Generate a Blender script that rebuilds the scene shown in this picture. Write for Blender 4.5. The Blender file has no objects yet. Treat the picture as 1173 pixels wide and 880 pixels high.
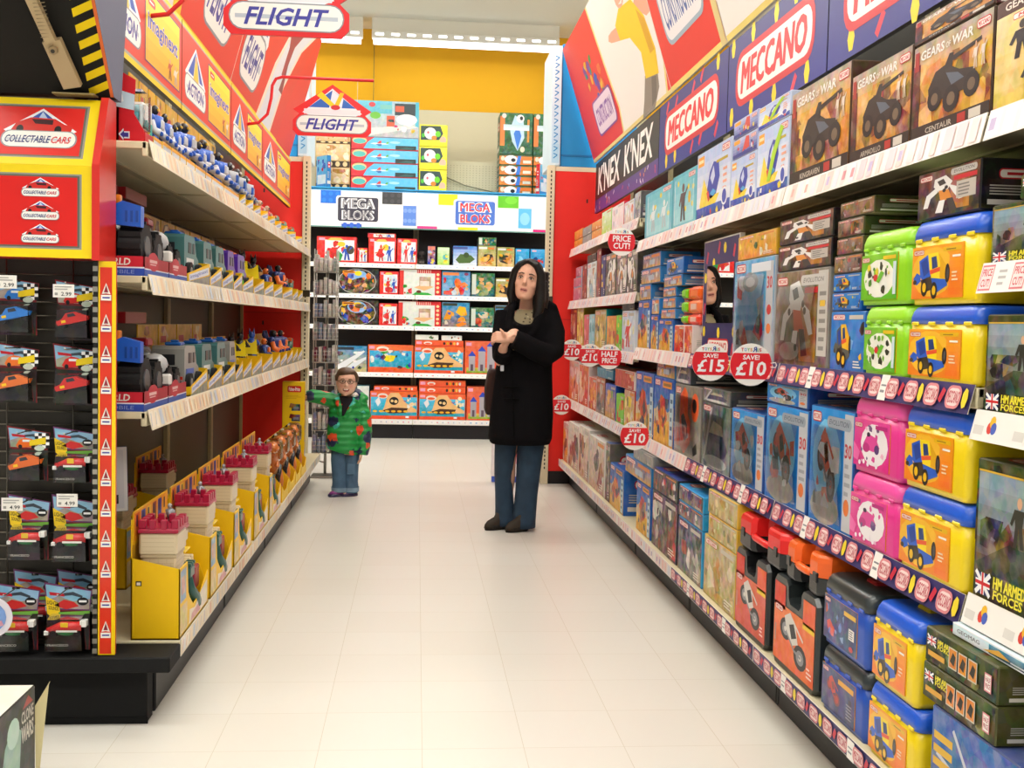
import bpy, math, random
from mathutils import Matrix, Vector
S = bpy.context.scene
COL = S.collection
PI = math.pi
# ------------------------------------------------------------------ colours
def lin(h):
    h = h.lstrip('#')
    o = []
    for i in (0, 2, 4):
        x = int(h[i:i+2], 16) / 255
        o.append(x / 12.92 if x <= .04045 else ((x + .055) / 1.055) ** 2.4)
    return tuple(o)
def c(h, busy=0.):          # alpha carries how busy the printed picture is
    return lin(h) + (1 - busy,)
W_ = c('ffffff'); K_ = c('17161a'); RED = c('d3202a'); YEL = c('f5c60e'); CREAM = c('e3d8bd')
# ------------------------------------------------------------------ materials
MATS = {}
def node_mat(name):
    m = bpy.data.materials.new(name); m.use_nodes = True
    nt = m.node_tree; nt.nodes.clear()
    return m, nt, nt.nodes.new, nt.links.new
def print_mat(name, rough=.4, spec=.5, metal=0., coat=0., bump=0., bscale=300., sheen=0.):
    m, nt, N, L = node_mat(name)
    out = N('ShaderNodeOutputMaterial'); b = N('ShaderNodeBsdfPrincipled')
    L(b.outputs[0], out.inputs[0])
    b.inputs['Roughness'].default_value = rough; b.inputs['Metallic'].default_value = metal
    b.inputs['Specular IOR Level'].default_value = spec; b.inputs['Coat Weight'].default_value = coat
    b.inputs['Coat Roughness'].default_value = .15
    if sheen: b.inputs['Sheen Weight'].default_value = sheen
    a = N('ShaderNodeAttribute'); a.attribute_name = 'Col'
    busy = N('ShaderNodeMath'); busy.operation = 'SUBTRACT'; busy.inputs[0].default_value = 1.
    L(a.outputs['Alpha'], busy.inputs[1])
    tc = N('ShaderNodeTexCoord'); oi = N('ShaderNodeObjectInfo')
    sc = N('ShaderNodeVectorMath'); sc.operation = 'ADD'
    mu = N('ShaderNodeMath'); mu.operation = 'MULTIPLY'; mu.inputs[1].default_value = 37.
    L(oi.outputs['Random'], mu.inputs[0]); L(tc.outputs['Object'], sc.inputs[0]); L(mu.outputs[0], sc.inputs[1])
    no = N('ShaderNodeTexNoise'); no.inputs['Scale'].default_value = 24; no.inputs['Detail'].default_value = 3
    vo = N('ShaderNodeTexVoronoi'); vo.inputs['Scale'].default_value = 34
    L(sc.outputs[0], no.inputs['Vector']); L(sc.outputs[0], vo.inputs['Vector'])
    def cent(sock, k):
        s = N('ShaderNodeVectorMath'); s.operation = 'SUBTRACT'; s.inputs[1].default_value = (.5, .5, .5)
        L(sock, s.inputs[0])
        t = N('ShaderNodeVectorMath'); t.operation = 'SCALE'; t.inputs['Scale'].default_value = k
        L(s.outputs[0], t.inputs[0]); return t.outputs[0]
    ad = N('ShaderNodeVectorMath'); ad.operation = 'ADD'
    a2 = N('ShaderNodeVectorMath'); a2.operation = 'ADD'
    L(cent(no.outputs['Color'], .75), a2.inputs[0]); L(cent(no.outputs[0], 1.3), a2.inputs[1])
    L(a2.outputs[0], ad.inputs[0]); L(cent(vo.outputs['Color'], .3), ad.inputs[1])
    sl = N('ShaderNodeVectorMath'); sl.operation = 'SCALE'
    L(ad.outputs[0], sl.inputs[0]); L(busy.outputs[0], sl.inputs['Scale'])
    su = N('ShaderNodeVectorMath'); su.operation = 'ADD'
    L(sl.outputs[0], su.inputs[0]); L(a.outputs['Color'], su.inputs[1])
    cl = N('ShaderNodeVectorMath'); cl.operation = 'MAXIMUM'; cl.inputs[1].default_value = (.004, .004, .004)
    L(su.outputs[0], cl.inputs[0])
    mi = N('ShaderNodeVectorMath'); mi.operation = 'MINIMUM'; mi.inputs[1].default_value = (.9, .9, .9)
    L(cl.outputs[0], mi.inputs[0]); L(mi.outputs[0], b.inputs['Base Color'])
    if bump:
        n2 = N('ShaderNodeTexNoise'); n2.inputs['Scale'].default_value = bscale; n2.inputs['Detail'].default_value = 4
        L(tc.outputs['Object'], n2.inputs['Vector'])
        bp = N('ShaderNodeBump'); bp.inputs['Strength'].default_value = bump; bp.inputs['Distance'].default_value = .004
        L(n2.outputs[0], bp.inputs['Height']); L(bp.outputs[0], b.inputs['Normal'])
    MATS[name] = m
print_mat('card', .42, .35, coat=.08)
print_mat('gloss', .28, .45, coat=.3)
print_mat('plastic', .32, .5, coat=.2)
print_mat('matte', .75, .25)
print_mat('rubber', .55, .3)
print_mat('metal', .32, .5, metal=.85)
print_mat('paint', .45, .4)
print_mat('skin', .5, .35)
print_mat('hair', .38, .45, bump=.5, bscale=120)
print_mat('wool', .95, .08, bump=.6, bscale=260)
print_mat('cloth', .85, .2, bump=.5, bscale=180)
def clear_mat():
    m, nt, N, L = node_mat('clear_plastic')
    out = N('ShaderNodeOutputMaterial'); tr = N('ShaderNodeBsdfTransparent'); gl = N('ShaderNodeBsdfGlossy')
    gl.inputs['Roughness'].default_value = .12; mx = N('ShaderNodeMixShader'); fr = N('ShaderNodeFresnel')
    fr.inputs['IOR'].default_value = 1.45
    ma = N('ShaderNodeMath'); ma.operation = 'MULTIPLY_ADD'; ma.inputs[1].default_value = 1.; ma.inputs[2].default_value = .02
    L(fr.outputs[0], ma.inputs[0]); L(ma.outputs[0], mx.inputs[0]); L(tr.outputs[0], mx.inputs[1]); L(gl.outputs[0], mx.inputs[2])
    L(mx.outputs[0], out.inputs[0]); MATS['clear'] = m
clear_mat()
def mirror_mat():
    m, nt, N, L = node_mat('mirror_foil')
    out = N('ShaderNodeOutputMaterial'); gl = N('ShaderNodeBsdfGlossy'); gl.inputs['Roughness'].default_value = .0
    gl.inputs['Color'].default_value = (.8, .8, .78, 1); L(gl.outputs[0], out.inputs[0]); MATS['mirror'] = m
mirror_mat()
def emit_mat(name, col, st):
    m, nt, N, L = node_mat(name)
    out = N('ShaderNodeOutputMaterial'); e = N('ShaderNodeEmission'); e.inputs[0].default_value = col; e.inputs[1].default_value = st
    L(e.outputs[0], out.inputs[0]); MATS[name] = m
emit_mat('tube_glow', (.95, .97, 1, 1), 4.)
emit_mat('tube_glow_soft', (.97, .98, 1, 1), 3.5)
def floor_mat():
    m, nt, N, L = node_mat('vinyl_tile')
    out = N('ShaderNodeOutputMaterial'); b = N('ShaderNodeBsdfPrincipled'); L(b.outputs[0], out.inputs[0])
    tc = N('ShaderNodeTexCoord'); mp = N('ShaderNodeMapping'); mp.inputs['Location'].default_value = (-.036, -.09, 0)
    L(tc.outputs['Object'], mp.inputs[0])
    br = N('ShaderNodeTexBrick'); br.offset = 0; br.squash = 1
    br.inputs['Scale'].default_value = 1; br.inputs['Brick Width'].default_value = .2985; br.inputs['Row Height'].default_value = .2985
    br.inputs['Mortar Size'].default_value = .0011; br.inputs['Mortar Smooth'].default_value = .3
    br.inputs['Color1'].default_value = lin('dedbd2') + (1,); br.inputs['Color2'].default_value = lin('dcd8ce') + (1,)
    br.inputs['Mortar'].default_value = lin('c4bca8') + (1,)
    L(mp.outputs[0], br.inputs['Vector'])
    no = N('ShaderNodeTexNoise'); no.inputs['Scale'].default_value = 14; no.inputs['Detail'].default_value = 5
    L(tc.outputs['Object'], no.inputs['Vector'])
    rp = N('ShaderNodeValToRGB'); rp.color_ramp.elements[0].position = .15; rp.color_ramp.elements[1].position = .85
    rp.color_ramp.elements[0].color = lin('d8d0c0') + (1,); rp.color_ramp.elements[1].color = (1, 1, 1, 1)
    L(no.outputs[0], rp.inputs[0])
    n2 = N('ShaderNodeTexNoise'); n2.inputs['Scale'].default_value = 3; L(tc.outputs['Object'], n2.inputs['Vector'])
    mx = N('ShaderNodeMix'); mx.data_type = 'RGBA'; mx.blend_type = 'MULTIPLY'; mx.inputs[0].default_value = .0
    L(br.outputs['Color'], mx.inputs[6]); L(rp.outputs[0], mx.inputs[7]); L(mx.outputs[2], b.inputs['Base Color'])
    rr = N('ShaderNodeMapRange'); rr.inputs[3].default_value = .24; rr.inputs[4].default_value = .32
    b.inputs['Roughness'].default_value = .28
    b.inputs['Specular IOR Level'].default_value = .5
    MATS['floor'] = m
floor_mat()
def wall_mat(name, h, h2):
    m, nt, N, L = node_mat(name)
    out = N('ShaderNodeOutputMaterial'); b = N('ShaderNodeBsdfPrincipled'); L(b.outputs[0], out.inputs[0])
    no = N('ShaderNodeTexNoise'); no.inputs['Scale'].default_value = 1.5; no.inputs['Detail'].default_value = 3
    tc = N('ShaderNodeTexCoord'); L(tc.outputs['Object'], no.inputs['Vector'])
    rp = N('ShaderNodeValToRGB'); rp.color_ramp.elements[0].color = lin(h) + (1,); rp.color_ramp.elements[1].color = lin(h2) + (1,)
    L(no.outputs[0], rp.inputs[0]); L(rp.outputs[0], b.inputs['Base Color']); b.inputs['Roughness'].default_value = .8
    MATS[name] = m
wall_mat('yellow_wall', 'e8ab0a', 'eeb312')
wall_mat('cream_wall', 'd8cfae', 'ddd5b6')
wall_mat('ceiling_paint', 'f0ecdf', 'f4f0e4')
def jacket_mat():
    m, nt, N, L = node_mat('dinosaur_quilt')
    out = N('ShaderNodeOutputMaterial'); b = N('ShaderNodeBsdfPrincipled'); L(b.outputs[0], out.inputs[0])
    tc = N('ShaderNodeTexCoord'); no = N('ShaderNodeTexNoise'); no.inputs['Scale'].default_value = 26; no.inputs['Detail'].default_value = 2
    L(tc.outputs['Object'], no.inputs['Vector'])
    sb = N('ShaderNodeVectorMath'); sb.operation = 'SCALE'; sb.inputs['Scale'].default_value = .055; L(no.outputs['Color'], sb.inputs[0])
    ad = N('ShaderNodeVectorMath'); ad.operation = 'ADD'; L(tc.outputs['Object'], ad.inputs[0]); L(sb.outputs[0], ad.inputs[1])
    vo = N('ShaderNodeTexVoronoi'); vo.inputs['Scale'].default_value = 11.5; vo.inputs['Randomness'].default_value = .9
    L(ad.outputs[0], vo.inputs['Vector'])
    lt = N('ShaderNodeMath'); lt.operation = 'LESS_THAN'; lt.inputs[1].default_value = .46; L(vo.outputs['Distance'], lt.inputs[0])
    sp = N('ShaderNodeSeparateColor'); L(vo.outputs['Color'], sp.inputs[0])
    rp = N('ShaderNodeValToRGB'); rp.color_ramp.interpolation = 'CONSTANT'
    e = rp.color_ramp.elements; e[0].color = lin('12224a') + (1,); e[1].position = .3; e[1].color = lin('e2502a') + (1,)
    for p, h in ((.55, '43bfae'), (.72, '139a48'), (.86, '1b2a5a')):
        x = e.new(p); x.color = lin(h) + (1,)
    L(sp.outputs[0], rp.inputs[0])
    mx = N('ShaderNodeMix'); mx.data_type = 'RGBA'; mx.inputs[6].default_value = lin('0f9440') + (1,)
    L(lt.outputs[0], mx.inputs[0]); L(rp.outputs[0], mx.inputs[7]); L(mx.outputs[2], b.inputs['Base Color'])
    b.inputs['Roughness'].default_value = .45
    wv = N('ShaderNodeTexWave'); wv.bands_direction = 'Z'; wv.inputs['Scale'].default_value = 7; wv.inputs['Distortion'].default_value = 1.5
    L(tc.outputs['Object'], wv.inputs['Vector'])
    bp = N('ShaderNodeBump'); bp.inputs['Strength'].default_value = .6; bp.inputs['Distance'].default_value = .012
    L(wv.outputs[0], bp.inputs['Height']); L(bp.outputs[0], b.inputs['Normal'])
    MATS['jacket'] = m
jacket_mat()
def denim_mat():
    m, nt, N, L = node_mat('denim')
    out = N('ShaderNodeOutputMaterial'); b = N('ShaderNodeBsdfPrincipled'); L(b.outputs[0], out.inputs[0])
    a = N('ShaderNodeAttribute'); a.attribute_name = 'Col'
    tc = N('ShaderNodeTexCoord'); no = N('ShaderNodeTexNoise'); no.inputs['Scale'].default_value = 14; no.inputs['Detail'].default_value = 5
    L(tc.outputs['Object'], no.inputs['Vector'])
    rp = N('ShaderNodeValToRGB'); rp.color_ramp.elements[0].color = (.55, .55, .6, 1); rp.color_ramp.elements[1].color = (1.4, 1.4, 1.35, 1)
    L(no.outputs[0], rp.inputs[0])
    mx = N('ShaderNodeMix'); mx.data_type = 'RGBA'; mx.blend_type = 'MULTIPLY'; mx.inputs[0].default_value = 1
    L(a.outputs['Color'], mx.inputs[6]); L(rp.outputs[0], mx.inputs[7]); L(mx.outputs[2], b.inputs['Base Color'])
    b.inputs['Roughness'].default_value = .85
    bp = N('ShaderNodeBump'); bp.inputs['Strength'].default_value = .7; bp.inputs['Distance'].default_value = .01
    L(no.outputs[0], bp.inputs['Height']); L(bp.outputs[0], b.inputs['Normal'])
    MATS['denim'] = m
denim_mat()
# ------------------------------------------------------------------ lettering (built once per word)
TXT = {}
def tmesh(s, shear=0., off=0.):
    off = min(off, .024); k = (s, shear, off)
    if k in TXT: return TXT[k]
    cu = bpy.data.curves.new('lettering', 'FONT'); cu.body = s; cu.shear = shear; cu.offset = off; cu.resolution_u = 2
    ob = bpy.data.objects.new('lettering', cu); COL.objects.link(ob)
    dg = bpy.context.evaluated_depsgraph_get(); dg.update()
    me = bpy.data.meshes.new_from_object(ob.evaluated_get(dg))
    vs = [(v.co.x, v.co.y) for v in me.vertices]; fs = [tuple(p.vertices) for p in me.polygons]
    bpy.data.objects.remove(ob); bpy.data.curves.remove(cu); bpy.data.meshes.remove(me)
    x0 = min(v[0] for v in vs); x1 = max(v[0] for v in vs); y0 = min(v[1] for v in vs); y1 = max(v[1] for v in vs)
    TXT[k] = ([((x - x0) / (x1 - x0), (y - y0) / (y1 - y0)) for x, y in vs], fs)
    return TXT[k]
# ------------------------------------------------------------------ mesh builder
class MB:
    def __init__(s, mat='card'):
        s.v = []; s.f = []; s.c = []; s.sm = []; s.mi = []; s.mats = [mat]; s.cur = 0; s.T = Matrix()
    def use(s, mat):
        if mat not in s.mats: s.mats.append(mat)
        s.cur = s.mats.index(mat); return s
    def pt(s, p):
        s.v.append(s.T @ Vector(p)); return len(s.v) - 1
    def face(s, idx, col, sm=False):
        s.f.append(tuple(idx)); s.c.append(col); s.sm.append(sm); s.mi.append(s.cur)
    def poly(s, pts, col, sm=False):
        s.face([s.pt(p) for p in pts], col, sm)
    def box(s, x0, x1, y0, y1, z0, z1, col, ch=0., **cols):
        g = lambda k: cols.get(k, col)
        X = (x0, x1); Y = (y0, y1); Z = (z0, z1)
        def P(i, j, k, ax):
            p = [X[i], Y[j], Z[k]]
            for a, n in enumerate((i, j, k)):
                if a != ax: p[a] += ch if n == 0 else -ch
            return p
        if ch <= 0:
            id = {(i, j, k): s.pt((X[i], Y[j], Z[k])) for i in (0, 1) for j in (0, 1) for k in (0, 1)}
            V = lambda i, j, k, ax: id[i, j, k]
        else:
            id = {(i, j, k, a): s.pt(P(i, j, k, a)) for i in (0, 1) for j in (0, 1) for k in (0, 1) for a in (0, 1, 2)}
            V = lambda i, j, k, ax: id[i, j, k, ax]
        s.face([V(0,0,0,1), V(1,0,0,1), V(1,0,1,1), V(0,0,1,1)], g('f'))
        s.face([V(1,1,0,1), V(0,1,0,1), V(0,1,1,1), V(1,1,1,1)], g('b'))
        s.face([V(1,0,0,0), V(1,1,0,0), V(1,1,1,0), V(1,0,1,0)], g('r'))
        s.face([V(0,1,0,0), V(0,0,0,0), V(0,0,1,0), V(0,1,1,0)], g('l'))
        s.face([V(0,0,1,2), V(1,0,1,2), V(1,1,1,2), V(0,1,1,2)], g('t'))
        s.face([V(0,1,0,2), V(1,1,0,2), V(1,0,0,2), V(0,0,0,2)], g('d'))
        if ch > 0:
            e = cols.get('e', g('t'))
            for i in (0, 1):
                for j in (0, 1):
                    s.face([V(i,j,0,0), V(i,j,1,0), V(i,j,1,1), V(i,j,0,1)], e)
                    s.face([V(i,0,j,0), V(i,1,j,0), V(i,1,j,2), V(i,0,j,2)], e)
                    s.face([V(0,i,j,1), V(1,i,j,1), V(1,i,j,2), V(0,i,j,2)], e)
            for i in (0, 1):
                for j in (0, 1):
                    for k in (0, 1): s.face([V(i,j,k,0), V(i,j,k,1), V(i,j,k,2)], e)
        return s
    def loft(s, rings, col, cap0=True, cap1=True, sm=True, cols=None):
        n = len(rings[0]); ids = [[s.pt(p) for p in r] for r in rings]
        for a in range(len(ids) - 1):
            cc = cols[a] if cols else col
            for i in range(n):
                j = (i + 1) % n
                s.face([ids[a][i], ids[a][j], ids[a+1][j], ids[a+1][i]], cc, sm)
        if cap0: s.face(ids[0][::-1], cols[0] if cols else col)
        if cap1: s.face(ids[-1], cols[-1] if cols else col)
        return s
    def tube(s, path, rad, col, n=8, cap=True, sm=True, cols=None, flat=1.):
        path = [Vector(p) for p in path]
        if not isinstance(rad, (list, tuple)): rad = [rad] * len(path)
        rings = []; up = None
        for i, p in enumerate(path):
            t = (path[min(i+1, len(path)-1)] - path[max(i-1, 0)])
            t = t.normalized() if t.length > 1e-9 else Vector((0, 0, 1))
            if up is None: up = Vector((0, 0, 1)) if abs(t.z) < .9 else Vector((0, 1, 0))
            a = up - t * up.dot(t)
            if a.length < 1e-4: a = Vector((1, 0, 0)) - t * t.x
            a.normalize(); up = a; b = t.cross(a)
            rings.append([p + (a * math.cos(q) + b * math.sin(q) * flat) * rad[i] for q in [2 * PI * k / n for k in range(n)]])
        return s.loft(rings, col, cap, cap, sm, cols)
    def ball(s, ce, r, col, nu=10, nv=6, rot=None):
        if not isinstance(r, (list, tuple)): r = (r, r, r)
        ce = Vector(ce); R = rot or Matrix.Identity(3); rings = []
        for j in range(nv + 1):
            th = -PI / 2 + PI * (j + .02) / (nv + .04); rings.append([ce + R @ Vector((r[0] * math.cos(th) * math.cos(2*PI*i/nu), r[1] * math.cos(th) * math.sin(2*PI*i/nu), r[2] * math.sin(th))) for i in range(nu)])
        return s.loft(rings, col)
    def cyl(s, p0, p1, r, col, n=14, cap=True, ccol=None, sm=True, r1=None):
        p0 = Vector(p0); p1 = Vector(p1); t = (p1 - p0).normalized()
        a = Vector((0, 0, 1)) if abs(t.z) < .9 else Vector((1, 0, 0))
        a = (a - t * a.dot(t)).normalized(); b = t.cross(a); r1 = r if r1 is None else r1
        R = [[p + (a * math.cos(2*PI*k/n) + b * math.sin(2*PI*k/n)) * q for k in range(n)] for p, q in ((p0, r), (p1, r1))]
        s.loft(R, col, False, False, sm)
        if cap:
            s.poly(R[0][::-1], ccol or col); s.poly(R[1], ccol or col)
        return s
    def prism(s, pts, vec, col, cap=None):
        vec = Vector(vec); a = [Vector(p) for p in pts]; b = [p + vec for p in a]; n = len(a)
        s.poly(a, cap or col); s.poly(b[::-1], cap or col)
        for i in range(n):
            j = (i + 1) % n; s.poly([a[j], a[i], b[i], b[j]], col)
        return s
    def build(s, name, parent=None, loc=(0, 0, 0), keep=True):
        loc = Vector(loc)
        me = bpy.data.meshes.new(name)
        me.from_pydata([tuple(v - loc) for v in s.v], [], s.f)
        at = me.color_attributes.new('Col', 'FLOAT_COLOR', 'CORNER')
        buf = []
        for f, col in zip(s.f, s.c): buf.extend(list(col) * len(f))
        at.data.foreach_set('color', buf)
        me.polygons.foreach_set('use_smooth', s.sm); me.polygons.foreach_set('material_index', s.mi)
        for m in s.mats: me.materials.append(MATS[m])
        me.update()
        o = bpy.data.objects.new(name, me); COL.objects.link(o)
        o.location = loc
        if parent: o.parent = parent
        return o
def tag(o, label=None, cat=None, group=None, kind=None):
    for k, v in (('label', label), ('category', cat), ('group', group), ('kind', kind)):
        if v: o[k] = v
    return o
def thing(name, label, cat, loc, rz=0., group=None):
    o = bpy.data.objects.new(name, None); o.empty_display_size = .05; COL.objects.link(o)
    o.location = loc; o.rotation_euler = (0, 0, rz)
    return tag(o, label, cat, group)
def dup(root, loc, label, rz=None):
    r = root.copy(); COL.objects.link(r); r.location = loc; r['label'] = label
    if rz is not None: r.rotation_euler = (0, 0, rz)
    for ch in list(root.children):
        k = ch.copy(); COL.objects.link(k); k.parent = r
        for g in list(ch.children):
            d = g.copy(); COL.objects.link(d); d.parent = k
    return r
# ------------------------------------------------------------------ printed panels
class Panel:
    def __init__(s, mb, O, U, V, w, h):
        s.mb = mb; s.O = Vector(O); s.U = Vector(U).normalized(); s.V = Vector(V).normalized(); s.w = w; s.h = h
        s.N = s.U.cross(s.V); s.d = .0005
    def P(s, x, y): return s.O + s.U * (x * s.w) + s.V * (y * s.h) + s.N * s.d
    def poly(s, pts, col):
        s.mb.poly([s.P(*p) for p in pts], col); s.d += .00006
    def rect(s, x0, y0, x1, y1, col): s.poly([(x0, y0), (x1, y0), (x1, y1), (x0, y1)], col)
    def ell(s, cx, cy, rx, ry, col, n=14, a0=0.):
        s.poly([(cx + rx * math.cos(a0 + 2*PI*i/n), cy + ry * math.sin(a0 + 2*PI*i/n)) for i in range(n)], col)
    def circ(s, cx, cy, r, col, n=14): s.ell(cx, cy, r / s.w, r / s.h, col, n)     # radius in metres
    def line(s, pts, wd, col):            # width in metres
        for (x0, y0), (x1, y1) in zip(pts, pts[1:]):
            dx = (x1 - x0) * s.w; dy = (y1 - y0) * s.h; l = math.hypot(dx, dy) or 1
            nx = -dy / l * wd / 2 / s.w; ny = dx / l * wd / 2 / s.h
            s.poly([(x0 + nx, y0 + ny), (x0 - nx, y0 - ny), (x1 - nx, y1 - ny), (x1 + nx, y1 + ny)], col)
    def rrect(s, x0, y0, x1, y1, r, col):
        r = min(r, (x1 - x0) * s.w / 2, (y1 - y0) * s.h / 2); rx = r / s.w; ry = r / s.h; pts = []
        for cx, cy, a in ((x1 - rx, y1 - ry, 0), (x0 + rx, y1 - ry, 1), (x0 + rx, y0 + ry, 2), (x1 - rx, y0 + ry, 3)):
            for k in range(5):
                q = PI / 2 * (a + k / 4); pts.append((cx + rx * math.cos(q), cy + ry * math.sin(q)))
        s.poly(pts, col)
    def grad(s, x0, y0, x1, y1, c0, c1, n=6):      # a printed colour blend, bottom to top
        for i in range(n):
            t = (i + .5) / n; s.mb.poly([s.P(x0, y0 + (y1-y0)*i/n), s.P(x1, y0 + (y1-y0)*i/n), s.P(x1, y0 + (y1-y0)*(i+1)/n), s.P(x0, y0 + (y1-y0)*(i+1)/n)], tuple(a + (b-a)*t for a, b in zip(c0, c1)))
        s.d += .00006
    def text(s, w, x0, y0, x1, y1, col, shear=0., off=.02, lean=0.):
        if 'M' in w and off > 0:        # strokes thickened by shifted copies, the glyph's own offset folds over itself
            e = (x1 - x0) * off / (.68 * len(w)); f = (y1 - y0) * off * .6
            for a, q in ((-1, -1), (1, 1), (-1, 1), (1, -1)): s.text(w, x0 + a*e, y0 + q*f, x1 + a*e, y1 + q*f, col, shear, 0., lean)
            return
        vs, fs = tmesh(w, shear, off)
        ids = [s.mb.pt(s.P(x0 + (x1-x0)*x, y0 + (y1-y0)*y + lean*x)) for x, y in vs]
        for f in fs: s.mb.face([ids[i] for i in f], col)
        s.d += .00006
def pill(P, x0, y0, x1, y1, word=None, edge=None, bg=None, fg=None, shear=.2):
    edge = edge or c('c9202c'); bg = bg or c('f6efe6'); fg = fg or c('cf2430')
    hh = (y1-y0) * P.h
    P.rrect(x0, y0, x1, y1, hh * .38, edge)
    e = hh * .12
    P.rrect(x0 + e/P.w, y0 + e/P.h, x1 - e/P.w, y1 - e/P.h, hh * .3, bg)
    if word: P.text(word, x0 + (x1-x0)*.1, y0 + (y1-y0)*.24, x1 - (x1-x0)*.1, y1 - (y1-y0)*.24, fg, shear, .03)
    else: P.rect(x0 + (x1-x0)*.15, y0 + (y1-y0)*.36, x1 - (x1-x0)*.15, y1 - (y1-y0)*.36, fg)
def blobs(P, R, n, pal, x0=0., y0=0., x1=1., y1=1., sz=.12):
    for _ in range(n):
        k = sz * R.uniform(.4, 1.1); asp = R.uniform(.6, 1.6)
        cx = R.uniform(x0, x1); cy = R.uniform(y0, y1); m = R.randint(4, 8); a0 = R.uniform(0, 6)
        pts = []
        for i in range(m):
            q = a0 + 2*PI*i/m; rr = k * R.uniform(.6, 1.15)
            pts.append((min(x1, max(x0, cx + rr * asp * math.cos(q) * P.h / max(P.w, P.h))), min(y1, max(y0, cy + rr * math.sin(q) * P.w / max(P.w, P.h)))))
        P.poly(pts, R.choice(pal))
def lines(P, R, n, col, x0, y0, x1, y1):
    for i in range(n):
        y = y0 + (y1-y0)*(i+.2)/n; P.rect(x0, y, x0 + (x1-x0)*R.uniform(.6, 1), y + (y1-y0)*.45/n, col)
def flagmark(P, x0, y0, x1, y1):
    P.rect(x0, y0, x1, y1, c('2b2f6b'))
    P.line([(x0, y0), (x1, y1)], (y1-y0)*P.h*.22, W_); P.line([(x0, y1), (x1, y0)], (y1-y0)*P.h*.22, W_)
    P.rect(x0, y0 + (y1-y0)*.34, x1, y0 + (y1-y0)*.66, W_); P.rect(x0 + (x1-x0)*.38, y0, x0 + (x1-x0)*.62, y1, W_)
    P.rect(x0, y0 + (y1-y0)*.42, x1, y0 + (y1-y0)*.58, RED); P.rect(x0 + (x1-x0)*.44, y0, x0 + (x1-x0)*.56, y1, RED)
def in_(P, x0, y0, x1, y1):          # a sub-panel
    Q = Panel(P.mb, P.P(x0, y0) - P.N * P.d, P.U, P.V, P.w * (x1-x0), P.h * (y1-y0)); Q.d = P.d; return Q
# --- picture motifs, drawn in a sub-panel
def m_wheel(P, cx, cy, r, hub=None):
    P.ell(cx, cy, r * P.h / P.w * .8, r, K_); P.ell(cx, cy, r * .55 * P.h / P.w * .8, r * .55, hub or YEL)
def m_truck(P, body='ffd816', bed='1d5bc4', hub='e8b90f'):
    P.poly([(.0,.42),(.1,.56),(.2,.5),(.22,.36),(.1,.26)], c(bed)); P.ell(.05,.34,.05,.06,c('3a3322'))
    P.poly([(.16,.84),(.4,.97),(.52,.9),(.5,.44),(.3,.34),(.2,.46)], c(bed)); P.poly([(.21,.8),(.38,.9),(.44,.56),(.3,.46)], c('123f95'))
    P.poly([(.4,.99),(.68,1.),(.92,.66),(.9,.36),(.52,.38),(.46,.6)], c(body)); P.poly([(.68,1.),(.92,.66),(.9,.36),(.74,.4),(.74,.7)], c('e3a80c')); P.poly([(.5,.9),(.63,.92),(.68,.66),(.53,.62)], c('1b3d77')); P.poly([(.46,.6),(.74,.66),(.74,.56),(.48,.5)], c('e2512a'))
    P.poly([(.5,.42),(.92,.36),(.95,.22),(.66,.06),(.5,.2)], c(bed)); P.poly([(.22,.38),(.5,.46),(.58,.16),(.32,.08)], c('3a3322'))
    P.ell(.94,.5,.06,.22,K_); P.ell(.95,.5,.03,.13,c('4a4a50'))
    m_wheel(P,.33,.2,.21,c(hub)); m_wheel(P,.6,.12,.2,c(hub))
def m_bike(P, R, a='d8d4cc', b='8b8c90', w='2a2a2e'):
    for q in ((.28,.62,.2),(.68,.3,.22)):
        P.ell(q[0], q[1], q[2]*.75, q[2], c(w)); P.ell(q[0], q[1], q[2]*.45, q[2]*.6, c(b)); P.ell(q[0], q[1], q[2]*.18, q[2]*.24, c(a))
    P.poly([(.25,.85),(.4,.98),(.55,.8),(.62,.5),(.45,.4),(.32,.6)], c(a)); P.poly([(.38,.75),(.5,.82),(.58,.6),(.45,.52)], c(w))
    P.line([(.3,.6),(.52,.35),(.7,.3)], P.h*.05, c(b)); P.line([(.45,.9),(.75,.62)], P.h*.05, c(a))
def m_jeep(P, R):
    P.poly([(.1,.5),(.22,.75),(.4,.8),(.62,.62),(.85,.55),(.92,.36),(.75,.26),(.3,.25),(.12,.32)], c('241f1b'))
    P.poly([(.35,.72),(.45,.95),(.52,.94),(.5,.72)], c('1a1714')); P.poly([(.48,.88),(.95,.98),(.95,.92),(.5,.8)], c('1c1917'))
    P.poly([(.4,.66),(.6,.58),(.7,.46),(.5,.42)], c('55606e'))
    for x, y, r in ((.22,.3,.2),(.5,.2,.22),(.82,.3,.2)):
        P.ell(x, y, r*.62, r, c('100e0d')); P.ell(x, y, r*.3, r*.5, c('6b5a45'))
def m_robot(P, R, a='e8e6e2', b='3a3837', d='d98a3a'):
    P.poly([(.3,.95),(.55,1),(.7,.8),(.6,.6),(.4,.58),(.28,.75)], c(a)); P.poly([(.36,.88),(.5,.92),(.56,.78),(.42,.74)], c(b))
    P.poly([(.4,.62),(.62,.6),(.7,.35),(.45,.3)], c(d)); P.poly([(.6,.75),(.85,.6),(.95,.3),(.85,.28),(.72,.5)], c(a))
    P.poly([(.35,.72),(.12,.55),(.05,.2),(.16,.2),(.22,.45),(.38,.58)], c(a)); P.poly([(.42,.34),(.55,.34),(.5,0),(.34,.02)], c(a)); P.poly([(.58,.36),(.72,.36),(.82,.02),(.66,0)], c(b))
    for _ in range(4): P.ell(R.uniform(.2,.8), R.uniform(.1,.8), .04, .05, c(b))
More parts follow.
